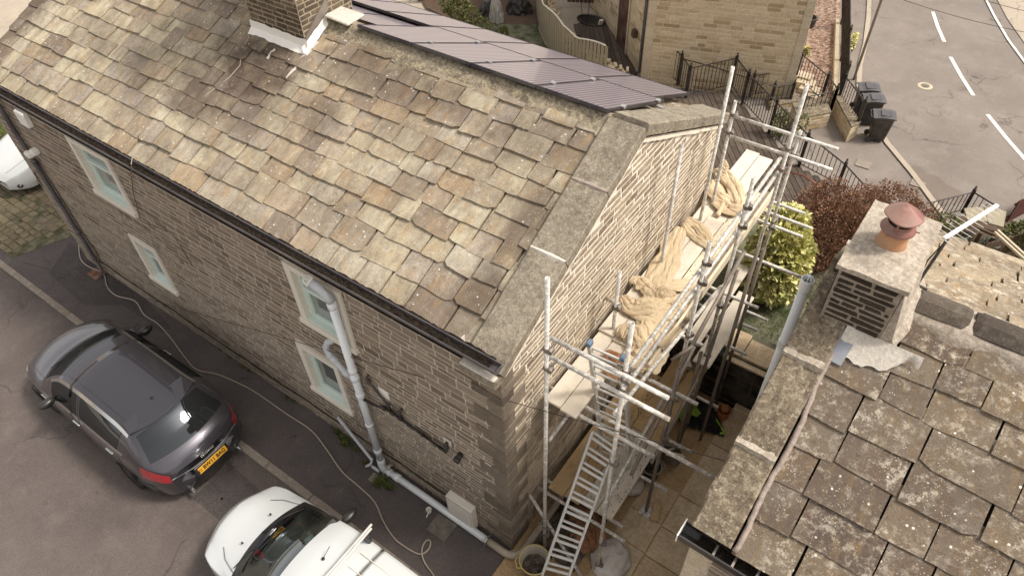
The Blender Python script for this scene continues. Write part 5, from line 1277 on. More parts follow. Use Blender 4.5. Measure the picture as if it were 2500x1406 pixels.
def cglass():
    n = N('clear windscreen'); t_ = n.t; tr = n.add('ShaderNodeBsdfTransparent'); tr.inputs[0].default_value = (.55, .62, .6, 1); gl = n.add('ShaderNodeBsdfGlossy'); gl.inputs[0].default_value = (.9, .95, .95, 1); gl.inputs[1].default_value = .02
    lw = n.add('ShaderNodeLayerWeight'); lw.inputs[0].default_value = .35; mx = n.add('ShaderNodeMixShader'); n.ln(n.math('ADD', n.math('MULTIPLY', lw.outputs['Facing'], .5), .06), mx.inputs[0]); n.ln(tr.outputs[0], mx.inputs[1]); n.ln(gl.outputs[0], mx.inputs[2])
    n.ln(mx.outputs[0], t_.nodes['Material Output'].inputs[0]); return n.m
M['clear_glass'] = cglass()
vehicle(van, vP, 'paint_white', 'clear_glass'); van_body = set(scn.collection.objects)
mirror_part(van, 1.13, .86, 1.1, 1, 'trim_black', 1.05); mirror_part(van, 1.13, -.86, 1.1, -1, 'trim_black', 1.05)
n_before = set(scn.collection.objects)
mb = MB(); mb.quad((.9, -.72, .95), (1.75, -.7, 1.0), (1.75, .7, 1.0), (.9, .72, .95)); mb.quad((1.75, -.7, 1.0), (2.3, -.7, .5), (2.3, .7, .5), (1.75, .7, 1.0)); mb.quad((2.3, -.7, .5), (2.9, -.7, .5), (2.9, .7, .5), (2.3, .7, .5)); mb.quad((2.9, -.72, .4), (2.9, .72, .4), (2.9, .68, 1.7), (2.9, -.68, 1.7))
for s_ in (-1, 1): mb.quad((.9, s_ * .80, .4), (2.9, s_ * .80, .4), (2.9, s_ * .76, 1.1), (.9, s_ * .76, 1.04))
it = mb.build('cabin', 'interior', van, local=True)
mb = MB(); mb.box((2.25, .12, .5), (2.75, .62, .75), bev=.05); mb.box((2.6, .12, .7), (2.78, .62, 1.35), bev=.06); mb.build('seat', 'interior', van, local=True)
mb = MB(); mb.box((2.25, -.62, .5), (2.75, .02, .75), bev=.05); mb.box((2.6, -.62, .7), (2.78, .02, 1.35), bev=.06); mb.build('seat', 'grey_cloth', van, local=True)
mb = MB(); mb.tube([(2.05 + .05 * math.cos(a), .38 + .18 * math.sin(a), 1.0 + .17 * math.cos(a)) for a in [i * math.pi / 10 for i in range(20)]], .013, 6, closed=True); mb.build('steering_wheel', 'trim_black', van, local=True)
mb = MB(); mb.prism([(1.5, -.6, 1.0), (1.95, -.62, 1.04), (1.95, -.15, 1.05), (1.45, -.1, 1.0)], (0, 0, .01)); mb.prism([(1.28, .3, .99), (1.4, .28, 1.0), (1.44, .42, 1.0), (1.3, .45, .99)], (0, 0, .03)); noisy(mb.build('papers', 'paper', van, local=True), .03, 7)
mb = MB(); mb.box((1.72, -.66, 1.655), (1.9, .66, 1.665)); mb.build('sun_visor', 'interior', van, local=True)
VX = Matrix.Translation((-.46, 0, 0)) @ Matrix.Diagonal((1, .87, 1, 1))
for o in set(scn.collection.objects) - n_before: o.data.transform(VX)
# roof bars, aerial, roof ribs, bonnet seams
bar = thing('roof_bar', '', ''); bpy.data.objects.remove(bar)
for x_ in (1.88, 3.2):
    mb = MB(); mb.box((x_ - .03, -.72, 1.92), (x_ - .004, .74, 1.95), bev=.006); mb.box((x_ + .004, -.72, 1.92), (x_ + .03, .70, 1.95), bev=.006); b_ = mb.build('roof_bar', 'aluminium', van, local=True)
    for s_ in (-.6, .6): mb = MB(); mb.box((x_ - .05, s_ - .03, 1.74), (x_ + .06, s_ + .03, 1.92), bev=.012); mb.build('bracket', 'trim_black', b_, local=True)
mb = MB(); mb.lathe((0, 0, 0), [(.022, 0), (.02, .015), (0, .02)], 10); mb.tube([(0, 0, .01), (.14, 0, .1)], .004, 5); mb.build('roof_aerial', 'trim_black', van, X=Matrix.Translation((1.62, .1, 1.81)) @ Matrix.Rotation(math.pi / 2, 4, 'Z'), local=True)
mb = MB()
for y_ in (-.42, -.21, 0, .21, .42): mb.box((1.95, y_ - .004, 1.8), (4.2, y_ + .004, 1.842 - .05 * y_ * y_ * 3))
mb.build('roof_rib', 'white_sill', van, local=True)
mb = MB()
for s_ in (-1, 1): mb.tube([(-.05, s_ * .42, .965), (.12, s_ * .52, .995), (.45, s_ * .60, 1.075)], .004, 4)
mb.build('bonnet_seam', 'trim_black', van, local=True)
mb = MB()
for y_ in (-.25, .25): mb.box((.18, y_ - .012, 1.085), (.21, y_ + .012, 1.10))
mb.build('washer_jet', 'trim_black', van, local=True)
mb = MB()
for (y0, y1) in ((-.55, .0), (.0, .55)): mb.tube([(.5 - .17 * (1 - y0 * y0 / .7), y0, 1.14), (.42, (y0 + y1) / 2, 1.18), (.58, y1, 1.2)], .009, 5)
mb.build('wiper', 'trim_black', van, local=True)
for o in set(scn.collection.objects) - van_body: o.data.transform(Matrix.Translation((SH, 0, 0)))
# ---- white car beyond the far gable
import copy
wP = copy.deepcopy(gP); wP['trim_mat'] = 'trim_black'; wP['patch'] = [('headlight', .12, .55, 12, 17)]; wP['bow'] = [(0, .3)] + wP['bow'][1:]
wc = thing('parked_car', 'white car showing only its rounded nose behind the far left end of the cottage', 'car', loc=(-15.0, .42, -.0), rz=math.radians(90))
vehicle(wc, wP, 'paint_white', 'car_glass')
mb = MB(); mb.box((-.30, -.32, .42), (-.18, .32, .55), bev=.03); mb.build('grille', 'trim_black', wc, local=True)
mb = MB(); mb.box((-.325, -.25, .485), (-.3, .25, .51), bev=.006); mb.build('chrome_bar', 'chrome', wc, local=True)
for s_ in (-1, 1): mb = MB(); mb.box((-.06, s_ * .62 - .1, .3), (.06, s_ * .62 + .1, .4), bev=.03); mb.build('fog_lamp', 'trim_black', wc, local=True)
"""
"""
# ================================================================== CLOTH, TUBS AND SITE CLUTTER
def gathered(path, width, hgt, folds=6, seed=0, n=60, z=None, twist=0, m=34):
    """one strip of gathered cloth laid along a path, with lengthwise folds"""
    P = [Vector(p) for p in path]; C = []
    for i in range(n + 1):
        f = i / n * (len(P) - 1); k = min(int(f), len(P) - 2); t = f - k
        a, b, c, d = P[max(k - 1, 0)], P[k], P[k + 1], P[min(k + 2, len(P) - 1)]
        C.append(.5 * ((2 * b) + (c - a) * t + (2 * a - 5 * b + 4 * c - d) * t * t + (3 * b - a - 3 * c + d) * t ** 3))
    mb = MB(); rows = []
    for i, c in enumerate(C):
        t = C[min(i + 1, n)] - C[max(i - 1, 0)]; t.z = 0; t.normalize(); s_ = Vector((-t.y, t.x, 0)); f = i / n
        w_ = width * 1.12 * (1 + .35 * noise.noise(Vector((f * 4, seed, 1)))) * min(1, .5 + 4 * min(f, 1 - f)); row = []
        for j in range(m + 1):
            q = -1 + 2 * j / m; ph = 2.2 * noise.noise(Vector((f * 5, seed, 4))) + twist * f * 6
            e = abs(math.sin(q * folds * .75 + ph + 1.3 * noise.noise(Vector((q * 2, f * 6, seed))))) ** .8
            h = hgt * (1 - abs(q) ** 2.5) * (.4 + .6 * e) * (1 + .4 * noise.noise(Vector((f * 6, q, seed + 5))))
            pw = Vector((q * 2.2, f * n * .09, seed)); cr_ = abs(noise.noise(pw * 2.3)) * .5 + abs(noise.noise(pw * 5.1)) * .25
            row.append(c + s_ * (w_ * q * (1 + .35 * noise.noise(Vector((q * 2, f * 7, seed))))) + Vector((0, 0, h * .62 + cr_ * hgt * .6 * (1 - q * q) + .004)) + t * .03 * noise.noise(pw * 3))
        rows.append(row)
    mb.grid(rows); return mb
def pile(name, mat, parts, label, cat, group=None):
    mb = MB()
    for a in parts:
        g = gathered(**a); i = len(mb.v); mb.v += g.v; mb.f += [tuple(q + i for q in f) for f in g.f]
    o = mb.build(name, mat, smooth=True)
    s_ = o.modifiers.new('thickness', 'SOLIDIFY'); s_.thickness = .006
    return tag(o, label, cat, group)
T = DZ + .085
zp = lambda px, py, z=T: Z(px, py, z)
pile('cloth_bundle', 'hessian', [
    dict(path=[zp(1742, 430), zp(1765, 425, T + .03), zp(1790, 455, T + .05), zp(1800, 500, T + .03), zp(1775, 508)], width=.12, hgt=.09, folds=5, seed=1),
    dict(path=[zp(1740, 445), zp(1752, 475, T + .02), zp(1790, 500, T + .02), zp(1812, 508, T)], width=.13, hgt=.07, folds=6, seed=2),
    dict(path=[zp(1735, 455), zp(1745, 480), zp(1770, 510), zp(1800, 518)], width=.10, hgt=.05, folds=4, seed=3),
    dict(path=[zp(1768, 395, 3.35), zp(1768, 415, 3.28), zp(1760, 440, T + .03)], width=.05, hgt=.05, folds=3, seed=4)],
    'knotted bundle of pale hessian on the far end of the top deck', 'cloth', 'hessian cloths on the top deck')
mb = MB(); a, b = zp(1768, 492, T + .03), zp(1751, 528, T); mb.tube([a.lerp(b, i / 12) for i in range(13)], [.038 + .004 * math.sin(i * 2) for i in range(13)], 16); o = mb.build('cloth_roll', 'hessian', smooth=True); tag(o, 'small rolled end of hessian sticking out below the far bundle', 'cloth', 'hessian cloths on the top deck')
pile('cloth_strip', 'hessian', [
    dict(path=[zp(1672, 540), zp(1690, 545), zp(1712, 560), zp(1728, 590), zp(1738, 608)], width=.09, hgt=.05, folds=5, seed=7),
    dict(path=[zp(1668, 548), zp(1690, 575), zp(1712, 592), zp(1735, 603)], width=.06, hgt=.045, folds=4, seed=8),
    dict(path=[zp(1738, 600), zp(1742, 625), zp(1735, 645)], width=.035, hgt=.03, folds=3, seed=9)],
    'band of hessian trailing across the boards halfway along the top deck', 'cloth', 'hessian cloths on the top deck')
pile('cloth_strip', 'hessian', [
    dict(path=[zp(1660, 560), zp(1640, 600), zp(1618, 650), zp(1600, 700), zp(1590, 745)], width=.14, hgt=.06, folds=7, seed=11, n=80),
    dict(path=[zp(1645, 585), zp(1640, 640), zp(1620, 690), zp(1608, 750)], width=.09, hgt=.05, folds=5, seed=12, n=80)],
    'long gathered hessian running down the boards along the wall', 'cloth', 'hessian cloths on the top deck')
pile('cloth_heap', 'hessian', [
    dict(path=[zp(1548, 700), zp(1560, 690, T + .03), zp(1580, 705, T + .04), zp(1600, 730, T + .05)], width=.11, hgt=.07, folds=6, seed=21),
    dict(path=[zp(1520, 728), zp(1545, 750, T + .05), zp(1590, 745, T + .09), zp(1640, 745, T + .06), zp(1668, 770, T + .02)], width=.13, hgt=.09, folds=7, seed=22, n=90),
    dict(path=[zp(1515, 735), zp(1560, 765, T + .03), zp(1610, 765, T + .06), zp(1660, 760, T + .04), zp(1672, 785, T)], width=.12, hgt=.07, folds=7, seed=23, n=90),
    dict(path=[zp(1600, 725, T + .06), zp(1622, 715, T + .1), zp(1640, 728, T + .08)], width=.09, hgt=.06, folds=4, seed=24),
    dict(path=[zp(1560, 775), zp(1600, 790, T + .02), zp(1650, 792, T)], width=.12, hgt=.06, folds=6, seed=25),
    dict(path=[zp(1590, 690), zp(1640, 700), zp(1690, 690, T - .03)], width=.10, hgt=.03, folds=5, seed=26)],
    'largest crumpled heap of hessian in the middle of the top deck', 'cloth', 'hessian cloths on the top deck')
pile('cloth_heap', 'hessian', [
    dict(path=[zp(1515, 830), zp(1530, 810, T + .06), zp(1555, 815, T + .09), zp(1562, 850, T + .05), zp(1540, 868)], width=.11, hgt=.09, folds=5, seed=31),
    dict(path=[zp(1572, 790), zp(1580, 820, T + .05), zp(1595, 850, T + .03), zp(1590, 885)], width=.13, hgt=.08, folds=7, seed=32),
    dict(path=[zp(1525, 860), zp(1560, 880), zp(1580, 905)], width=.11, hgt=.06, folds=5, seed=33),
    dict(path=[zp(1600, 790), zp(1612, 830), zp(1605, 870), zp(1585, 910)], width=.10, hgt=.06, folds=5, seed=34)],
    'second hessian heap beside the outer pole, nearer the ladder', 'cloth', 'hessian cloths on the top deck')
pile('cloth_heap', 'hessian_dark', [
    dict(path=[zp(1482, 885), zp(1490, 870, T + .04), zp(1508, 875, T + .05), zp(1514, 893)], width=.07, hgt=.06, folds=4, seed=41),
    dict(path=[zp(1480, 900), zp(1495, 915), zp(1512, 925)], width=.06, hgt=.03, folds=4, seed=42)],
    'small brownish twist of cloth at the head of the upper ladder', 'cloth', 'hessian cloths on the top deck')
a, b = zp(1652, 812, T), zp(1606, 860, T); mb = MB(); rows = []
ax = (b - a).normalized(); sx_ = Vector((-ax.y, ax.x, 0))
for i in range(20):
    c = a.lerp(b, i / 19); row = []
    for j in range(40):
        an = j * .36; r_ = .012 + .0030 * j * .55; row.append(c + (sx_ * math.cos(an) + Vector((0, 0, 1)) * math.sin(an)) * r_ + Vector((0, 0, .07)))
    rows.append(row)
mb.grid(rows); o = mb.build('cloth_roll', 'hessian', smooth=True); tag(o, 'fat spiral roll of hessian lying against the toe board', 'cloth', 'hessian cloths on the top deck')
# clothes and rags on the lower staging
pile('work_clothes', 'grey_cloth', [
    dict(path=[Z(1690, 800, 1.2), Z(1715, 812, 1.25), Z(1735, 835, 1.2)], width=.14, hgt=.12, folds=6, seed=51),
    dict(path=[Z(1685, 830, 1.15), Z(1710, 850, 1.15), Z(1728, 885, 1.1)], width=.13, hgt=.1, folds=6, seed=52)],
    'grey brown heap of rags on the lower deck under the toe board', 'rags')
pile('work_clothes', 'dark_cloth', [dict(path=[Z(1735, 825, 1.25), Z(1752, 845, 1.25), Z(1740, 875, 1.15)], width=.11, hgt=.13, folds=5, seed=53)], 'black folded clothing beside the grey rags, above the retaining wall', 'clothing')
mb = MB(); c = Z(1727, 800, 1.2); mb.box((-.09, -.06, 0), (.09, .06, .14), X=Matrix.Translation(c) @ Matrix.Rotation(.4, 4, 'Z'), bev=.01); mb.tube([c + Vector((-.07, 0, .14)), c + Vector((0, 0, .2)), c + Vector((.07, 0, .14))], .006, 6); tag(mb.build('tool_box', 'white_sill'), 'pale carton with a black handle among the rags', 'box')
mb = MB(); c = Z(1725, 770, 1.3); mb.box((-.11, -.12, 0), (.11, .12, .3), X=Matrix.Translation(c) @ Matrix.Rotation(.3, 4, 'Z'), bev=.015); tag(mb.build('dark_crate', 'black_plastic'), 'dark crate tucked under the top deck behind the rags', 'crate')
# jacket on the flags
def cloth_flat(pts, z, mat, name, parent=None, amp=.05, n=None):
    me = bpy.data.meshes.new(name); bm = bmesh.new(); vs = [bm.verts.new((p.x, p.y, z)) for p in pts]; f = bm.faces.new(vs); bmesh.ops.triangulate(bm, faces=[f]); 
    for _ in range(4): bmesh.ops.subdivide_edges(bm, edges=bm.edges, cuts=1, use_grid_fill=True)
    for v in bm.verts: v.co.z += abs(noise.noise(v.co * 7)) * amp + abs(noise.noise(v.co * 19)) * amp * .4
    bm.to_mesh(me); bm.free(); me.materials.append(M[mat]); me.polygons.foreach_set('use_smooth', [True] * len(me.polygons)); o = bpy.data.objects.new(name, me); scn.collection.objects.link(o)
    if parent: o.parent = parent; o.matrix_parent_inverse = PM(parent).inverted()
    return o
J = [Z(*q) for q in ((1668, 985), (1700, 975), (1735, 995), (1752, 1015), (1765, 1055), (1766, 1070), (1735, 1062), (1700, 1052), (1672, 1047), (1655, 1030))]
jk = cloth_flat(J, .04, 'dark_cloth', 'work_jacket', amp=.09); tag(jk, 'black work jacket with lime high visibility trim dropped on the yard flags', 'jacket')
cloth_flat([Z(*q) for q in ((1665, 985), (1690, 992), (1708, 1022), (1695, 1030), (1675, 1020), (1664, 1033), (1674, 1046), (1660, 1044), (1652, 1020), (1657, 1000))], .13, 'hiviz', 'lime_panel', jk, .05)
cloth_flat([Z(*q) for q in ((1744, 1028), (1749, 1034), (1762, 1055), (1770, 1071), (1754, 1069), (1755, 1063), (1761, 1064), (1755, 1050), (1746, 1038))], .11, 'hiviz', 'lime_strip', jk, .03)
# tubs, buckets, sacks
def bucket(name, px, py, zr, r1, r0, mat, fill, label, cat, rim=None):
    c = Z(px, py, zr); t = thing(name, label, cat, loc=(c.x, c.y, .03)); X = Matrix.Translation((c.x, c.y, 0)); h = zr
    mb = MB(); mb.lathe((0, 0, 0), [(0, .03), (r0, .03), (r1 - .012, h - .02), (r1, h), (r1 - .012, h), (r0 - .01, .05)], 32, X=X); mb.build('body', mat, t, smooth=True)
    mb = MB(); mb.tube([(c.x + r1 * math.cos(a), c.y + r1 * math.sin(a), h) for a in [i * math.pi / 16 for i in range(32)]], .012, 6, closed=True)
    for s_ in (0, math.pi): a = s_ + .8; p = Vector((c.x + r1 * math.cos(a), c.y + r1 * math.sin(a), h)); q = Vector((math.cos(a), math.sin(a), 0)); w_ = Vector((-q.y, q.x, 0)); mb.tube([p - w_ * .08, p - w_ * .06 + q * .05 - Vector((0, 0, .02)), p + w_ * .06 + q * .05 - Vector((0, 0, .02)), p + w_ * .08], .011, 6)
    mb.build('rim', rim or mat, t, smooth=True)
    mb = MB(); rows = []
    for i in range(8):
        rr = (r0 + (r1 - r0) * fill) * (1 - i / 7.2); rows.append([Vector((c.x + rr * math.cos(a), c.y + rr * math.sin(a), h * fill + .05 * (i / 7) + rnd.uniform(-.015, .02))) for a in [k * math.pi / 12 for k in range(24)]])
    mb.grid(rows, wrap=True); mb.poly(rows[-1]); mb.build('rubble_fill', 'soil', t); return t
bucket('rubble_tub', 1305, 1365, .42, .215, .16, 'tub', .5, 'grey rubber tub half full of rubble at the foot of the house corner', 'tub', 'tub_rim')
bucket('rubble_bucket', 1592, 1138, .32, .15, .11, 'bucket', .75, 'black bucket of dirt standing in the yard under the lower deck', 'bucket', 'tub')
c = Z(1765, 1010, .1); mb = MB(); mb.lathe(c + Vector((0, 0, -.08)), [(0, 0), (.09, 0), (.11, .2), (.1, .2), (.08, .05)], 20); mb.box((-.05, -.05, .1), (.06, .07, .2), X=Matrix.Translation(c) @ Matrix.Rotation(.5, 4, 'Z'), bev=.01); tag(mb.build('orange_bucket', 'orange'), 'small orange pail in the shade beside the jacket', 'pail')
mb = gathered([Z(1600, 1090, .1), Z(1630, 1105, .16), Z(1660, 1120, .1)], .14, .16, 4, 61); o = mb.build('rag_sack', 'grey_cloth', smooth=True); tag(o, 'crumpled brown sack on the flags behind the bucket', 'sack')
mb = MB()
for a, b in (((1620, 1100), (1668, 1112)), ((1625, 1108), (1672, 1116)), ((1632, 1098), (1662, 1090))): mb.tube([Z(*a, .35), Z(*b, .33)], .02, 8)
tag(mb.build('timber_offcuts', 'board'), 'pale timber offcuts lying across the brown sack', 'timber')
def bag(px, py, rx, ry, h, seed, mat, label, name, cat, z0=.03):
    c = Z(px, py, z0 + h * .4); mb = MB(); rows = []
    for i in range(25):
        th = math.pi * i / 24; row = []
        for j in range(40):
            a = 2 * math.pi * j / 40; d = Vector((math.sin(th) * math.cos(a), math.sin(th) * math.sin(a), math.cos(th)))
            k = 1 + .22 * noise.noise(d * 2.2 + Vector((seed, 0, 0))) + .14 * abs(noise.noise(d * 6 + Vector((0, seed, 0))))
            row.append(Vector((c.x + rx * d.x * k, c.y + ry * d.y * k, max(z0, z0 + h * .45 + h * .5 * d.z * k))))
        rows.append(row)
    mb.grid(rows, wrap=True); return tag(mb.build(name, mat, smooth=True), label, cat)
bag(1548, 1185, .14, .17, .22, 3, 'plastic_bag', 'white sack lying partly under the lower deck boards', 'plastic_sack', 'sack')
bag(1490, 1365, .26, .30, .2, 5, 'plastic_bag', 'milky polythene bag spread on the yard below the outer pole', 'plastic_sack', 'bag')
pile('cloth_heap', 'hessian_dark', [
    dict(path=[Z(1395, 1250, .1), Z(1425, 1255, .2), Z(1455, 1290, .2), Z(1450, 1340, .12)], width=.13, hgt=.14, folds=7, seed=71),
    dict(path=[Z(1405, 1280, .12), Z(1430, 1300, .2), Z(1440, 1350, .1)], width=.16, hgt=.12, folds=8, seed=72)], 'brown coiled cloth heap on the ground behind the ladder', 'cloth')
mb = MB(); mb.box((-.06, -.14, 0), (.06, .14, .05), X=Matrix.Translation(Z(1600, 1252, .03)) @ Matrix.Rotation(.3, 4, 'Z'), bev=.004); tag(mb.build('wood_block', 'board_tan'), 'small wooden sole block under the scaffold base plate', 'block')
mb = MB(); mb.box((1.72, 4.0, .0), (2.25, 4.13, .22), bev=.01); tag(mb.build('stone_step', 'flag'), 'low sunlit stone step at the foot of the black retaining wall', 'step')
# hose and pavement details
hp = [(192, 590), (196, 630), (215, 650), (252, 668), (262, 700), (285, 722), (330, 735), (352, 768), (385, 790), (415, 822), (450, 870), (480, 902), (525, 912), (560, 925), (620, 955), (700, 1010), (760, 1050), (800, 1100), (835, 1150), (880, 1190), (915, 1225), (935, 1270), (960, 1310), (990, 1335), (1025, 1352), (1046, 1340), (1051, 1322), (1042, 1318), (1032, 1332), (1030, 1352), (1038, 1375), (1060, 1406), (1080, 1450)]
P = [Z(*q, .02) for q in hp]; C_ = []
for i in range(len(P) - 1):
    a, b, c, d = P[max(i - 1, 0)], P[i], P[i + 1], P[min(i + 2, len(P) - 1)]
    for k in range(5):
        t = k / 5; C_.append(.5 * ((2 * b) + (c - a) * t + (2 * a - 5 * b + 4 * c - d) * t * t + (3 * b - a - 3 * c + d) * t ** 3))
tag(cable('garden_hose', C_, .013, 'hose'), 'pale garden hose snaking along the pavement with a loop near the van', 'hose')
def slab(px, py, w_, d_, mat, name, label, cat, rz=0, holes=False):
    c = Z(px, py, .0); mb = MB(); X = Matrix.Translation((c.x, c.y, .002)) @ Matrix.Rotation(rz, 4, 'Z'); mb.box((-w_ / 2, -d_ / 2, 0), (w_ / 2, d_ / 2, .014), X=X, bev=.004)
    if holes:
        for i in range(5): mb.box((-w_ / 2 + .03 + i * (w_ - .06) / 5, -d_ / 2 + .03, .0145), (-w_ / 2 + .045 + i * (w_ - .06) / 5, d_ / 2 - .03, .02), X=X)
    return tag(mb.build(name, mat), label, cat)
slab(237, 668, .34, .26, 'rust_iron', 'drain_grate', 'rusty square drain grate at the foot of the far downpipe', 'drain', 0, True)
slab(118, 547, .55, .4, 'manhole', 'drain_cover', 'worn drain cover beside the setts', 'drain cover', .3)
slab(1078, 1287, .36, .32, 'manhole', 'drain_cover', 'small square cover in the pavement near the white drain pipe', 'drain cover', 0)
slab(915, 1168, .16, .15, 'kerb', 'gully_cover', 'little pale gully cover at the foot of the white soil pipe', 'drain cover', 0)
c = Z(1047, 1245, .06); mb = MB(); mb.lathe((c.x, c.y, 0), [(0, .005), (.03, .005), (.045, .09), (.04, .09), (.028, .02)], 18); mb.tube([(c.x + .02, c.y - .04, .05), (c.x + .03, c.y - .1, .03)], .008, 6); tag(mb.build('white_cup', 'white_paint'), 'white cup with a spout left on the pavement by the drain pipe', 'cup')
mb = MB()
for i in range(26):
    px, py = [(900 + rnd.uniform(-25, 25), 1150 + rnd.uniform(-40, 40)), (830 + rnd.uniform(-10, 10), 1195 + rnd.uniform(-20, 12)), (545 + rnd.uniform(-15, 30), 880 + rnd.uniform(-8, 12))][i % 3]
# oil spots
mb = MB()
for (px, py, r_) in ((835, 1193, .035), (838, 1178, .02), (753, 1148, .02), (755, 1137, .018), (720, 1065, .03), (712, 1068, .02), (755, 1158, .012), (760, 1075, .015), (690, 1060, .01), (120, 1008, .02), (540, 1215, .018)):
    c = Z(px, py, .0); z_ = .004 if c.y > -1.07 else -.026; mb.poly([Vector((c.x + r_ * math.cos(a) * (1 + .3 * math.sin(3 * a + px)), c.y + r_ * 1.2 * math.sin(a), z_)) for a in [k * math.pi / 8 for k in range(16)]])
struct(mb.build('oil_stain', 'oil'))
# weeds along the wall foot
def weeds(name, pts, n, spread, h, label, mat='leaf_weed', kind=None):
    mb = MB()
    for (px, py) in pts:
        c = Z(px, py, 0)
        for k in range(n):
            a = rnd.uniform(0, 6.28); r_ = abs(rnd.gauss(0, spread)); b = c + Vector((math.cos(a) * r_, math.sin(a) * r_ * .6, .0)); l = rnd.uniform(.4, 1) * h; a2 = rnd.uniform(0, 6.28)
            tip = b + Vector((math.cos(a2) * l * .6, math.sin(a2) * l * .6, l)); s_ = Vector((-math.sin(a2), math.cos(a2), 0)) * rnd.uniform(.003, .009); mid = b.lerp(tip, .5) + Vector((0, 0, l * .15)); i = len(mb.v)
            mb.v += [tuple(b), tuple(mid - s_), tuple(tip), tuple(mid + s_)]; mb.f.append((i, i + 1, i + 2, i + 3))
    o = mb.build(name, mat); return tag(o, label, 'weeds') if not kind else tag(o, kind=kind)
weeds('weeds', [(935, 1175), (950, 1190), (925, 1180)], 150, .07, .12, 'grassy weed tuft at the foot of the white soil pipe')
weeds('weeds', [(825, 1055), (838, 1072), (845, 1085)], 130, .07, .11, 'weed tuft beside the thin overflow pipe')
weeds('wall_moss', [(590, 895), (610, 905), (700, 970), (715, 980), (520, 840), (540, 855), (560, 870), (870, 1100), (890, 1130), (5, 330), (10, 345), (3, 360)], 60, .06, .05, '', kind='stuff')
weeds('verge_grass', [(5, 310), (12, 330), (0, 350), (8, 370), (-10, 330)], 300, .25, .2, '', kind='stuff')
# overhead wires
def wire(a, b, sag, label, r=.006):
    P = [Vector(a).lerp(Vector(b), i / 20) - Vector((0, 0, sag * 4 * (i / 20) * (1 - i / 20))) for i in range(21)]; tag(cable('overhead_wire', P, r, 'cable'), label, 'cable')
wire(PL(-200, 560, (0, 1, 0), -1.3), PL(1900, 1160, (0, 1, 0), .3), .12, 'thin black wire slung in front of the cottage towards the scaffold', .0045)
# ================================================================== BEHIND: deck, railings, new building, bins, fences
DK = .2
def planks(name, poly_px, z, ang, w_=.14, mat='deck', label=None, x_clip=None):
    """decking boards clipped to a polygon given as ground points"""
    P = [Z(*q, z) if len(q) == 2 and abs(q[0]) > 30 else Vector((q[0], q[1], z)) for q in poly_px]
    ca, sa = math.cos(ang), math.sin(ang); R_ = lambda p: (p.x * ca + p.y * sa, -p.x * sa + p.y * ca)
    Q = [R_(p) for p in P]; vmin, vmax = min(q[1] for q in Q), max(q[1] for q in Q); mb = MB(); v = vmin
    while v < vmax:
        def cross(vv):
            xs = []
            for i in range(len(Q)):
                (x0, y0), (x1, y1) = Q[i], Q[(i + 1) % len(Q)]
                if (y0 <= vv < y1) or (y1 <= vv < y0): xs.append(x0 + (x1 - x0) * (vv - y0) / (y1 - y0))
            xs.sort(); return xs
        xs = cross(v + w_ / 2)
        for k in range(0, len(xs) - 1, 2):
            a, b = xs[k], xs[k + 1]; u = a
            while u < b - .02:
                l = min(rnd.uniform(1.8, 3.6), b - u); X = Matrix.Rotation(ang, 4, 'Z'); mb.box((u + .003, v + .005, z - .03), (u + l - .003, v + w_ - .005, z + rnd.uniform(-.002, .002)), X=X, bev=.004); u += l
        v += w_
    o = mb.build(name, mat); return o
dk = planks('deck', [(1560, 186), (1640, 232), (1684, 240), (1784, 215), (1812, 254), (1877, 325), (1950, 406), (2044, 456), (2100, 500), (2020, 560), (1880, 560), (1700, 470), (1600, 330), (1500, 220), (1440, 150), (1400, 60), (1480, 40)], DK, math.radians(-52)); tag(dk, 'dark weathered timber deck running behind the scaffold along the black railings', 'deck')
def railing(label, pts, h=.84, z0=DK, name='railing', bars=True, posts=None, sp=.11, knob=True, rail_r=.016, cat='railing'):
    """pts: ground points; wrought iron railing with bars between posts"""
    P = [Vector((p.x, p.y, z0)) if isinstance(p, Vector) else Z(*p, z0) for p in pts]
    hh = h if isinstance(h, (list, tuple)) else [h] * len(P)
    t = thing(name, label, cat, 'black iron railings', loc=P[0]); U_ = Vector((0, 0, 1))
    for i, p in enumerate(P):
        if posts and i not in posts: continue
        mb = MB(); mb.box((-.034, -.034, 0), (.034, .034, hh[i] + .06), X=Matrix.Translation(p)); mb.lathe(p, [(.035, hh[i] + .06), (.035, hh[i] + .08), (.012, hh[i] + .1), (.028, hh[i] + .13), (.0, hh[i] + .17)], 8); mb.build('post', 'iron', t)
    for i in range(len(P) - 1):
        a, b = P[i], P[i + 1]; ta, tb = a + U_ * hh[i], b + U_ * hh[i + 1]; L_ = (b - a).length; mb = MB()
        mb.tube([ta, tb], rail_r, 6); mb.tube([a + U_ * .08, b + U_ * .08], .012, 6); n_ = max(2, int(L_ / sp))
        if bars:
            for k in range(1, n_):
                f = k / n_; q = a.lerp(b, f); hq = hh[i] + (hh[i + 1] - hh[i]) * f; mb.tube([q + U_ * .08, q + U_ * hq], .0105, 4)
                if k % 4 == 2 and knob: mb.lathe(q + U_ * hq * .55, [(0, -.035), (.02, 0), (0, .035)], 6)
        mb.build('bar_panel', 'iron', t)
    return t
railing('short black railing turning out from the house wall at the head of the deck', [(1637, 191), (1654, 208), (1674, 239)])
railing('black railing crossing the deck in front of the buff stone wall', [(1674, 239), (1784, 214)], posts=[1])
railing('long black railing descending along the outer edge of the deck', [(1784, 214), (1812, 254), (1877, 325), (1950, 406), (2044, 456), (2105, 512)], h=[.84, .84, .84, .84, .6, .5], posts=[1, 2, 3, 4])
railing('small inner black railing against the foot of the buff wall', [(1830, 237), (1877, 231)], h=.62, z0=.1)
railing('small black railing beside the corner of the buff building', [(1882, 248), (1929, 245)], h=.45, z0=.1)
railing('black railing between the gravel plot and the steps', [(1941, 194), (2003, 248), (2024, 279)], h=.72, z0=.1)
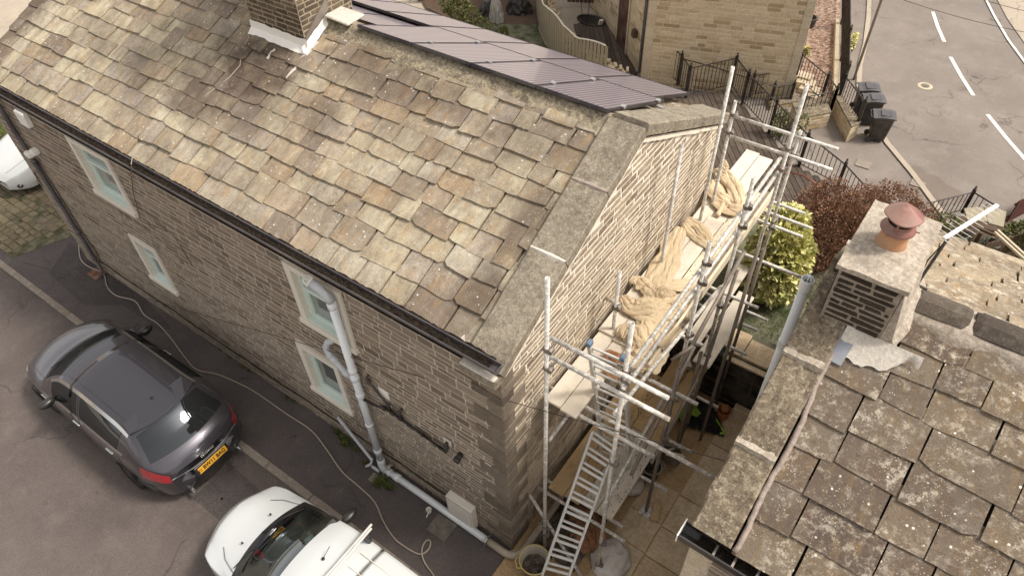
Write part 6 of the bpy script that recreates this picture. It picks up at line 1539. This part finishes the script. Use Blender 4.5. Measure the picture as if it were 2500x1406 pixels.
railing('black railing on top of the stone landing wall', [(1950, 294), (2024, 279)], h=.66, z0=.1)
railing('black railing on the low wall beside the wheelie bins', [(2047, 242), (2092, 305)], h=.62, z0=.35)
railing('tall dense black railing running away up the pavement edge', [(2047, 240), (2052, 150), (2053, 60), (2055, -60)], h=.9, z0=.15, sp=.07)
railing('black railing corner beyond the chimney pot', [(2245, 545), (2349, 519), (2400, 545)], h=[.55, .55, .5], posts=[1])
mb = MB(); mb.tube([Z(1665, 144, 1.0), Z(1745, 165, .95), Z(1835, 194, .9), Z(1902, 214, .85)], .014, 6); tag(mb.build('handrail', 'iron', smooth=True), 'thin black handrail fixed along the buff stone wall', 'handrail')
# stone landing, steps, low wall
def block(name, px, z1, z0, mat, label, cat, cap=None):
    P = [Z(*q, z1) for q in px]; t = thing(name, label, cat, loc=(P[0].x, P[0].y, z0)); mb = MB(); mb.prism([Vector((p.x, p.y, z0)) for p in P], (0, 0, z1 - z0)); mb.build('core', 'back_mortar', t)
    mb = MB(); n_ = len(P)
    ctr = sum(P, Vector()) / n_
    for i in range(n_):
        a, b = P[i], P[(i + 1) % n_]; d = b - a; L_ = d.length; d.normalize(); nn = d.cross(Vector((0, 0, 1)))
        if nn.dot((a + b) / 2 - ctr) < 0: nn = -nn
        masonry(mb, (a.x, a.y, 0), d, (0, 0, 1), nn, 0, L_, z0, z1, (.09, .1), (.2, .34), .012, .006)
    mb.build('wall_stones', mat, t)
    mb = MB(); S = 1.03; mb.prism([Vector((ctr.x + (p.x - ctr.x) * S, ctr.y + (p.y - ctr.y) * S, z1)) for p in P], (0, 0, .04)); mb.build('coping', cap or 'coping_dark', t); return t
block('landing', [(1948, 292), (2028, 277), (2012, 240), (1935, 255)], .12 + .28, 0, 'back_stone', 'buff stone block carrying the landing railing beside the bins', 'wall')
block('landing', [(1882, 262), (1948, 250), (1940, 225), (1875, 232)], .1, 0, 'back_stone', 'lower stone step block at the corner of the buff building', 'steps')
block('low_wall', [(2032, 225), (2046, 222), (2100, 300), (2078, 312)], .42, 0, 'back_stone', 'low stone wall with a flat coping beside the wheelie bins', 'wall')
mb = MB()
for i in range(4):
    a, b = Z(1936 + 9 * i, 190 + 12 * i, .05 + .0 * i), Z(1990 + 9 * i, 190 + 12 * i, .05); mb.box((min(a.x, b.x), a.y - .2, 0), (max(a.x, b.x), a.y + .12, .24 - .05 * i), bev=.01)
tag(mb.build('steps', 'clean_stone'), 'pale stone steps between the buff building and the gravel plot', 'steps')
mb = MB(); P = [Z(*q, .0) for q in ((2037, 60), (2047, 60), (2044, 235), (2030, 235))]; mb.prism([Vector((p.x, p.y, 0)) for p in P], (0, 0, .18)); tag(mb.build('edging_wall', 'clean_stone'), 'pale stone edging between the gravel plot and the tall railing', 'edging')
# buff stone building
bA, bB, bC = Z(1565, 187, DK), Z(1929, 232, DK), Z(1395, -75, DK)
bt = thing('stone_building', 'new buff stone building with a black drainpipe at the top of the picture', 'building', loc=(bA + bB) / 2)
d1 = (bB - bA); W1 = d1.length; d1.normalize(); n1 = Vector((d1.y, -d1.x, 0)); d2 = (bC - bA); W2 = d2.length; d2.normalize(); n2 = Vector((-d2.y, d2.x, 0)); n2 = n2 if n2.dot(n1) > -1 and n2.x < 0 else -n2
if n2.dot(d1) > 0: n2 = -n2
BH = 4.6; bD = bC + d1 * W1
mb = MB(); mb.prism([Vector((p.x, p.y, 0)) for p in (bA, bB, bD, bC)], (0, 0, BH)); cr = mb.build('wall', 'back_mortar', bt)
mb = MB(); RR = random.Random(4)
masonry(mb, (bA.x, bA.y, 0), d1, (0, 0, 1), n1, .2, W1 - .2, .02, BH, (.108, .112), (.18, .46), .014, .006, jit=.002, R=RR)
masonry(mb, (bA.x, bA.y, 0), d2, (0, 0, 1), n2, .2, W2, .02, BH, (.108, .112), (.18, .46), .014, .006, jit=.002, R=RR)
mb.build('wall_stones', 'back_stone', cr)
for (o_, du, nn, u0) in ((bA, d1, n1, -.005), (bA, d1, n1, W1 - .2), (bA, d2, n2, 0)):
    X = Matrix.Translation((o_.x, o_.y, 0)) @ Matrix((du, nn, (0, 0, 1))).transposed().to_4x4(); mb = MB(); v = 0
    while v < BH: mb.box((u0, -.03, v), (u0 + .2, .02, min(v + .33, BH) - .004), X=X, bev=.003); v += .33
    mb.build('quoin', 'clean_stone', bt)
rc = (bA + bB + bC + bD) / 4; mb = MB(); e_ = [Vector((p.x + (p.x - rc.x) * .08, p.y + (p.y - rc.y) * .08, BH)) for p in (bA, bB, bD, bC)]; r0, r1 = (e_[0] + e_[3]) / 2 + Vector((0, 0, 1.6)), (e_[1] + e_[2]) / 2 + Vector((0, 0, 1.6))
mb.quad(e_[0], e_[1], r1, r0); mb.quad(e_[2], e_[3], r0, r1); mb.poly([e_[1], e_[2], r1]); mb.poly([e_[3], e_[0], r0]); mb.poly(e_[::-1]); mb.build('roof', 'slate_dark', bt)
o_ = bA + d2 * .06 + n2 * .05; mb = MB(); mb.tube([Vector((o_.x, o_.y, BH)), Vector((o_.x, o_.y, .32)), Vector((o_.x, o_.y, .26)) + n1 * .0 + n2 * .12], .045, 10); mb.build('drainpipe', 'black_plastic', bt, smooth=True)
p_ = bA + d2 * .62; X = Matrix.Translation((p_.x, p_.y, 1.05)) @ Matrix((d2, n2, (0, 0, 1))).transposed().to_4x4()
mb = MB(); mb.prism([Vector(q) for q in ((-.1, .02, 0), (.1, .02, 0), (.07, .02, .2), (-.07, .02, .2))], (0, .12, 0)); mb.build('wall_lantern', 'dark_wood', bt, X=X)
p_ = bA + d2 * 1.75; X = Matrix.Translation((p_.x, p_.y, DK)) @ Matrix((d2, n2, (0, 0, 1))).transposed().to_4x4()
mb = MB(); mb.box((-.4, .0, 0), (.4, .03, 2.0), X=X, bev=.004); dr_ = mb.build('door', 'door', bt); mb = MB(); mb.box((-.48, .0, 0), (-.4, .04, 2.1), X=X); mb.box((.4, .0, 0), (.48, .04, 2.1), X=X); mb.build('frame', 'clean_stone', dr_)
# tall boards behind the deck, seen beside the building
# wavy picket fence
fp = [Z(*q, 0) for q in ((1308, 20), (1318, 70), (1338, 112), (1372, 152), (1420, 180), (1480, 215))]
tf = thing('picket_fence', 'grey picket fence with a scalloped white top rail beyond the solar panels', 'fence', loc=fp[2]); mb = MB(); top = []; tot = 0
for i in range(len(fp) - 1):
    a, b = fp[i], fp[i + 1]; d = b - a; L_ = d.length; n_ = int(L_ / .13); dn = d.normalized(); s_ = Vector((-dn.y, dn.x, 0)) * .01
    for k in range(n_):
        q = a + d * (k / n_); tot += L_ / n_; h = .95 + .22 * abs(math.sin(tot * 1.35 + .4)); p0, p1 = q, q + dn * .095
        mb.prism([p0 + s_, p1 + s_, p1 + s_ + Vector((0, 0, h)), p0 + s_ + Vector((0, 0, h))], s_ * -2); top.append(q + Vector((0, 0, h + .01)))
    mb.tube([a + Vector((0, 0, .3)) + s_ * 3, b + Vector((0, 0, .3)) + s_ * 3], .02, 4); mb.tube([a + Vector((0, 0, .75)) + s_ * 3, b + Vector((0, 0, .75)) + s_ * 3], .02, 4)
mb.build('pickets', 'fence_wood', tf); mb = MB(); mb.tube(top, .022, 6); mb.build('top_rail', 'white_sill', tf)
# rubble bank beside the fence
mb = MB()
for k in range(420):
    f = rnd.random() * 4.99; i = int(f); c = fp[i].lerp(fp[i + 1], f - i) + Vector((rnd.uniform(.12, .5), rnd.uniform(.05, .4), 0)); s_ = rnd.uniform(.03, .09); mb.box((-s_, -s_ * .7, 0), (s_, s_ * .7, s_), X=Matrix.Translation((c.x, c.y, rnd.uniform(.0, .5))) @ Matrix.Rotation(rnd.uniform(0, 3), 4, (rnd.random(), rnd.random(), 1)), bev=s_ * .2)
tag(mb.build('rubble_bank', 'back_stone'), kind='stuff')
# back yard behind the panels
sheet('yard_lawn', [Z(*q)[:2] for q in ((1130, 60), (1310, 62), (1330, 110), (1420, 190), (1300, 220), (1100, 120))], 'grass', .02)
sheet('yard_patio', [Z(*q)[:2] for q in ((1000, -60), (1320, -90), (1314, 62), (1130, 62), (1040, 20))], 'dark_wood', .015)
def board_fence(name, a, b, h, mat, label, w_=.12, z0=0, cat='fence'):
    a, b = Vector((a.x, a.y, z0)), Vector((b.x, b.y, z0)); d = (b - a); L_ = d.length; d.normalize(); s_ = Vector((-d.y, d.x, 0)) * .012; n_ = int(L_ / w_); t = thing(name, label, cat, loc=a); mb = MB()
    for k in range(n_):
        p = a + d * (k * L_ / n_); q = p + d * (L_ / n_ - .012); hz = h + rnd.uniform(-.01, .01); mb.prism([p + s_, q + s_, q + s_ + Vector((0, 0, hz)), p + s_ + Vector((0, 0, hz))], s_ * -2)
    mb.build('boards', mat, t); mb = MB(); mb.tube([a + Vector((0, 0, h * .25)) + s_ * 3, b + Vector((0, 0, h * .25)) + s_ * 3], .025, 4); mb.tube([a + Vector((0, 0, h * .8)) + s_ * 3, b + Vector((0, 0, h * .8)) + s_ * 3], .025, 4); mb.build('fence_rail', mat, t); return t
board_fence('board_fence', Z(1020, 5, 0), Z(1310, -40, 0), 1.2, 'dark_wood', 'dark board fence at the back of the small yard beyond the panels')
board_fence('board_fence', Z(1385, 5, DK), Z(1475, 10, DK), 1.3, 'dark_wood', 'brown board screen across the passage between fence and buff building', z0=DK)
def wrap_shape(name, c, r_, h, mat, seed, label, cat):
    mb = MB(); rows = []
    for i in range(22):
        f = i / 21; row = []
        for j in range(36):
            a = 2 * math.pi * j / 36; k = (1.05 - .65 * f ** 1.5) * (1 + .3 * abs(math.sin(a * 4 + seed + 2 * noise.noise(Vector((f * 3, a, seed)))))* (1 - f * .5)) * (1 + .15 * noise.noise(Vector((math.cos(a) * 2, math.sin(a) * 2, f * 4))))
            row.append(Vector((c.x + r_ * k * math.cos(a) * (1.15), c.y + r_ * k * math.sin(a), c.z + h * f)))
        rows.append(row)
    mb.grid(rows, wrap=True); mb.poly(rows[-1]); return tag(mb.build(name, mat, smooth=True), label, cat)
wrap_shape('covered_furniture', Z(1213, 52, 0), .17, .85, 'bbq_cover', 2, 'silver grey sheet draped over something upright in the yard beyond the panels', 'sheet')
wrap_shape('covered_furniture', Z(1190, 40, 0), .22, .5, 'black_plastic', 5, 'black bagged object just left of the silver sheet', 'bag')
wrap_shape('covered_furniture', Z(1268, 28, 0), .3, .6, 'black_plastic', 8, 'large black covered object right of the silver sheet, by the fence', 'cover')
mb = MB(); c = Z(1443, 52, DK); mb.tube([(c.x + .45 * math.cos(a), c.y + .3 * math.sin(a), DK + .03) for a in [i * math.pi / 14 for i in range(28)]], .03, 6, closed=True); mb.lathe((c.x, c.y, DK), [(0, .02), (.43, .02)], 24, sq=.68); tag(mb.build('trampoline_ring', 'trim_black'), 'dark round mat lying on the deck by the buff building', 'mat')
for a, b, l_ in (((1417, -20), (1423, 62), 'left of two thin cables hanging above the small deck'), ((1443, -20), (1429, 80), 'right of two thin cables hanging above the small deck')): wire(Z(*a, 1.6), Z(*b, .3), .0, l_, .008)
mb = MB(); c = Z(1467, 55, .6); mb.box((-.06, -.03, -.1), (.06, .03, .1), X=Matrix.Translation(c) @ Matrix.Rotation(.8, 4, 'Z') @ Matrix.Rotation(.5, 4, 'X'), bev=.006); tag(mb.build('hanging_sign', 'white_sill'), 'small black and white plaque by the brown door', 'sign')
# wheelie bins
def make_bin():
    t = thing('wheelie_bin', '', '', 'wheelie bins by the pavement'); S = .72
    X = Matrix.Scale(S, 4); mb = MB(); rows = []
    for z_, hx, hy in ((.06, .2, .22), (.12, .22, .24), (.5, .245, .275), (.9, .265, .31), (.94, .285, .335), (.97, .285, .335)):
        row = [Vector((sx_ * hx + (0 if k % 2 else 0), sy_ * hy, z_)) for k, (sx_, sy_) in enumerate(((-.85, -1), (.85, -1), (1, -.85), (1, .85), (.85, 1), (-.85, 1), (-1, .85), (-1, -.85)))]
        rows.append(row)
    mb.grid(rows, wrap=True); mb.poly(rows[0][::-1]); mb.poly(rows[-1]); mb.build('body', 'bin', t, X=X, local=True)
    mb = MB(); rows = []
    for i in range(7):
        y = -.345 + .70 * i / 6; rows.append([Vector((x_, y, .985 + .045 * math.sin(math.pi * min(1, .15 + i / 6)) - .02 * (abs(x_) / .3) ** 4)) for x_ in (-.30, -.28, -.15, 0, .15, .28, .30)])
    mb.grid(rows); b_ = rows[0] + [r[-1] for r in rows[1:]] + rows[-1][::-1][1:] + [r[0] for r in rows[::-1]][1:-1]; i0 = len(mb.v)
    for p in b_: mb.v += [tuple(p), (p.x, p.y, .955)]
    for k in range(len(b_)): a, c_ = i0 + 2 * k, i0 + 2 * ((k + 1) % len(b_)); mb.f.append((a, c_, c_ + 1, a + 1))
    mb.box((-.2, -.2, 1.02), (.2, .12, 1.035), bev=.01); mb.build('lid', 'bin_lid', t, X=X, local=True)
    mb = MB(); mb.tube([(-.22, .36, .93), (-.22, .42, .96), (.22, .42, .96), (.22, .36, .93)], .016, 6); mb.build('handle', 'bin', t, X=X, local=True)
    for s_ in (-1, 1):
        mb = MB(); mb.lathe((0, 0, 0), [(0, -.025), (.09, -.025), (.1, -.015), (.1, .015), (.09, .025), (0, .025)], 16, X=Matrix.Rotation(math.pi / 2, 4, 'Y')); mb.build('wheel', 'tyre', t, X=X @ Matrix.Translation((s_ * .24, .27, .1)), local=True)
    return t
b0_ = make_bin(); 
for i, (px, py, rz, lb) in enumerate(((2136, 340, 1.9, 'nearest charcoal wheelie bin standing clear of the low wall'), (2112, 300, 2.0, 'middle charcoal wheelie bin, hard against the end of the low wall railing'), (2100, 272, 2.0, 'farthest charcoal wheelie bin, half hidden behind the railing'))):
    o = b0_ if i == 0 else copy_tree(b0_); p = Z(px, py, 0); o.location = (p.x, p.y, .0); o.rotation_euler = (0, 0, rz); o['label'] = lb; o['category'] = 'wheelie bin'
# lamp pole / stay crossing the pavement
lp0 = Z(2084, 195, 0); mb = MB(); mb.tube([lp0, Z(2117, 100, 1.2), Z(2152, 0, 2.4), Z(2180, -80, 3.4)], .035, 10); tag(mb.build('pole', 'pole_grey', smooth=True), 'leaning grey metal pole rising from the pavement edge beside the tall railing', 'pole')
for a, b, s_, l_ in (((2150, -20), (2560, 90), .1, 'higher of two thin wires crossing the road at top right'), ((2310, -30), (2560, 40), .05, 'shorter thin wire crossing the far pavement corner')): wire(Z(*a, 2.2), Z(*b, 2.2), s_, l_, .006)
def disc(px, py, r_, mat, name, label, z_, sq=.8):
    c = Z(px, py, 0); mb = MB(); mb.lathe((c.x, c.y, z_), [(r_, 0), (r_ * .62, .004)], 28); mb.lathe((c.x, c.y, z_), [(r_ * .58, .001), (.0, .003)], 28); return tag(mb.build(name, mat), label, 'drain cover')
disc(2258, 212, .19, 'clean_stone', 'manhole_cover', 'pale round manhole in the main road', .02)
c = Z(2258, 212, 0); mb = MB(); mb.lathe((c.x, c.y, .024), [(.1, 0), (0, .002)], 20); struct(mb.build('manhole_centre', 'manhole'))
for px, py, w_, d_, l_ in ((2108, 402, .34, .3, 'pale worn cover set in the pavement above the red shrub'), (2430, 50, .3, .2, 'dark gully grate by the far edge line'), (2385, 188, .24, .2, 'faint square cover in the road by the dashes'), (2240, 450, .3, .25, 'pale patch cover near the kerb line')):
    c = Z(px, py, 0); mb = MB(); mb.box((c.x - w_ / 2, c.y - d_ / 2, .014), (c.x + w_ / 2, c.y + d_ / 2, .022)); tag(mb.build('drain_cover', 'kerb' if 'pale' in l_ else 'manhole'), l_, 'drain cover')
# gravel plot details
c = Z(1982, 60, .1); mb = MB(); mb.lathe((c.x - .12, c.y, 0), [(0, .02), (.2, .02), (.24, .3), (.2, .3), (.18, .1), (0, .1)], 24); tag(mb.build('dark_planter', 'bin'), 'dark round planter against the corner of the buff building', 'planter')
# copper hoop on the deck
mb = MB(); H0, H1 = Z(1930, 427, DK + .35), Z(2014, 500, DK); C0_ = Z(1935, 500, DK); mb.tube([Z(1900, 430, DK + .3), Z(1930, 421, DK + .45), Z(1960, 428, DK + .5), Z(1990, 448, DK + .45), Z(2008, 470, DK + .3), Z(2014, 492, DK + .1)], .018, 8); mb.tube([Z(1990, 448, DK + .45), Z(1978, 500, DK)], .014, 6); tag(mb.build('garden_hoop', 'copper', smooth=True), 'bent copper coloured garden hoop arching over the deck by the red shrub', 'hoop')
# ------------------------------------------------------------------ shrubs
def shrub(name, blobs, n, size, mat, label, cat='shrub', stems=None, upright=.3, aspect=2.2, group=None, shell=.55, zmin=0):
    t = thing(name, label, cat, group, loc=(blobs[0][0].x, blobs[0][0].y, zmin)); mb = MB(); tot = sum(b[1] * b[2] * b[3] for b in blobs); R_ = random.Random(len(label))
    for (c, rx, ry, rz) in blobs:
        k = int(n * rx * ry * rz / tot)
        for _ in range(k):
            d = Vector((R_.gauss(0, 1), R_.gauss(0, 1), R_.gauss(0, 1))).normalized(); lump = 1 + .3 * noise.noise(d * 2.4 + c) + .2 * noise.noise(d * 6 + c)
            r_ = (shell + (1 - shell) * R_.random() ** .5) * lump; p = c + Vector((d.x * rx, d.y * ry, d.z * rz)) * r_
            if p.z < zmin + .02: continue
            out = (d + Vector((R_.uniform(-.7, .7), R_.uniform(-.7, .7), R_.uniform(-.4, .7) + upright))).normalized(); s = size * R_.uniform(.6, 1.3); side = out.cross(Vector((R_.uniform(-1, 1), R_.uniform(-1, 1), R_.uniform(-1, 1)))).normalized() * s / aspect
            i = len(mb.v); mid = p + out * s * .5 + side.cross(out) * .15; tip = p + out * s - Vector((0, 0, s * .25)); mb.v += [tuple(p), tuple(mid - side), tuple(tip), tuple(mid + side)]; mb.f.append((i, i + 1, i + 2, i + 3))
    mb.build('foliage', mat, t); mb = MB(); c0 = blobs[0][0]
    for k in range(stems or 9):
        c, rx, ry, rz = R_.choice(blobs); a = Vector((c0.x + R_.uniform(-.12, .12), c0.y + R_.uniform(-.12, .12), zmin)); d = Vector((R_.gauss(0, .5), R_.gauss(0, .5), R_.random())).normalized(); b = c + Vector((d.x * rx, d.y * ry, d.z * rz)) * .9; m_ = a.lerp(b, .5) + Vector((R_.uniform(-.1, .1), R_.uniform(-.1, .1), .1)); mb.tube([a, m_, b], [.02, .012, .004], 5)
    mb.build('stems', 'twig', t); return t
v3 = Vector
shrub('variegated_shrub', [(v3((1.33, 5.95, 1.95)), .45, .46, .58), (v3((1.22, 6.35, 2.25)), .32, .32, .38), (v3((1.38, 5.75, 1.7)), .42, .38, .42)], 7000, .13, 'leaf_yellow', 'yellow and green variegated shrub on the raised lawn beside the scaffold', zmin=1.2, upright=.1, shell=.72, aspect=2.6)
def pz(px, py, z_): return Z(px, py, z_)
shrub('barberry_shrub', [(pz(2060, 560, 1.8), .62, .6, .6), (pz(2110, 510, 2.0), .45, .5, .4), (pz(2180, 500, 1.9), .5, .4, .4), (pz(2010, 540, 1.7), .38, .42, .42), (pz(2240, 530, 1.8), .3, .3, .3), (pz(2010, 610, 1.6), .3, .4, .5), (pz(1980, 500, 1.6), .3, .4, .4), (pz(1965, 545, 1.6), .28, .35, .45), (pz(2030, 480, 1.7), .35, .4, .35), (pz(2110, 600, 1.5), .45, .5, .5)], 34000, .036, 'leaf_red', 'large russet barberry shrub behind the right hand chimney', stems=60, zmin=1.2, upright=.5, shell=.35, aspect=2)
shrub('green_bush', [(pz(1120, 18, .7), .34, .3, .4), (pz(1150, 38, .5), .3, .25, .3), (pz(1100, 5, .8), .3, .3, .4), (pz(1180, 60, .3), .25, .2, .2)], 3200, .06, 'leaf_green', 'dull green bush rising behind the far solar panels', zmin=.0)
shrub('wall_plant', [(pz(1230, 82, .25), .14, .12, .2)], 300, .06, 'leaf_weed', 'small leafy plant at the lawn edge beyond the panels', zmin=.0)
shrub('wall_plant', [(pz(1905, 300, .5), .16, .3, .35), (pz(1960, 300, .45), .12, .2, .25)], 900, .05, 'leaf_green', 'climbing plant against the stone landing wall behind the railing', zmin=.1)
shrub('wall_plant', [(pz(1966, 125, .12), .12, .12, .14)], 350, .05, 'leaf_yellow', 'yellow green tuft at the edge of the gravel plot', zmin=.0)
shrub('wall_plant', [(pz(2078, 105, .2), .1, .5, .2)], 500, .06, 'leaf_yellow', 'straggling pale weeds along the tall railing', zmin=.0)
shrub('trellis_plant', [(pz(2310, 540, .6), .3, .2, .12), (pz(2290, 552, .6), .2, .15, .12)], 600, .05, 'leaf_green', 'pale green plants under the railing behind the aerial', zmin=.4)
shrub('dark_bush', [(pz(2495, 585, .3), .35, .35, .35)], 900, .07, 'leaf_weed', 'dark bush at the right edge beyond the red brown fence', zmin=0)
# things in the corner garden behind the neighbour
sheet('corner_yard', [Z(*q)[:2] for q in ((2240, 545), (2420, 520), (2520, 560), (2600, 760), (2300, 700))], 'dark_wood', .03)
def bench():
    t = thing('garden_bench', 'weathered grey timber bench behind the aerial', 'bench', loc=Z(2350, 560, 0)); z1 = .55
    for q in (((2352, 512), (2398, 508), (2410, 545), (2360, 540)), ((2400, 508), (2455, 520), (2448, 558), (2412, 548))):
        P = [Z(*c_, z1) for c_ in q]; mb = MB(); mb.prism([Vector((p.x, p.y, z1)) for p in P], (0, 0, .04)); mb.build('slab', 'fence_wood', t)
    for a, b in (((2365, 548), (2432, 575)), ((2330, 540), (2440, 568))): mb = MB(); mb.tube([Z(*a, z1 - .08), Z(*b, z1 - .08)], .035, 4); mb.build('rail', 'dark_wood', t)
    for q in ((2365, 555), (2430, 572), (2400, 560)): p = Z(*q, z1); mb = MB(); mb.box((-.035, -.035, 0), (.035, .035, z1 - .08), X=Matrix.Translation((p.x, p.y, 0))); mb.build('leg', 'dark_wood', t)
bench()
bucket('flower_pot', 2345, 570, .3, .16, .12, 'green_pot', .85, 'green pot of dead leaves nearer the aerial', 'flower pot')
bucket('flower_pot', 2422, 592, .3, .16, .12, 'green_pot', .85, 'green pot of soil further right above the back roof edge', 'flower pot')
board_fence('board_fence', Z(2380, 640, 0), Z(2520, 600, 0), .5, 'dark_wood', 'low brown boards below the right hand flower pot')
board_fence('board_fence', Z(2455, 545, 0), Z(2540, 500, 0), .6, 'fence_red', 'red brown fence along the road at the right edge')
mb = MB(); mb.tube([Z(2435, 563, .75), Z(2520, 640, .75)], .035, 4); mb.tube([Z(2428, 567, .75), Z(2514, 646, .75)], .03, 4); tag(mb.build('fence_top', 'clean_stone'), 'pale capping rail slanting down at the right edge', 'rail')
"""
"""
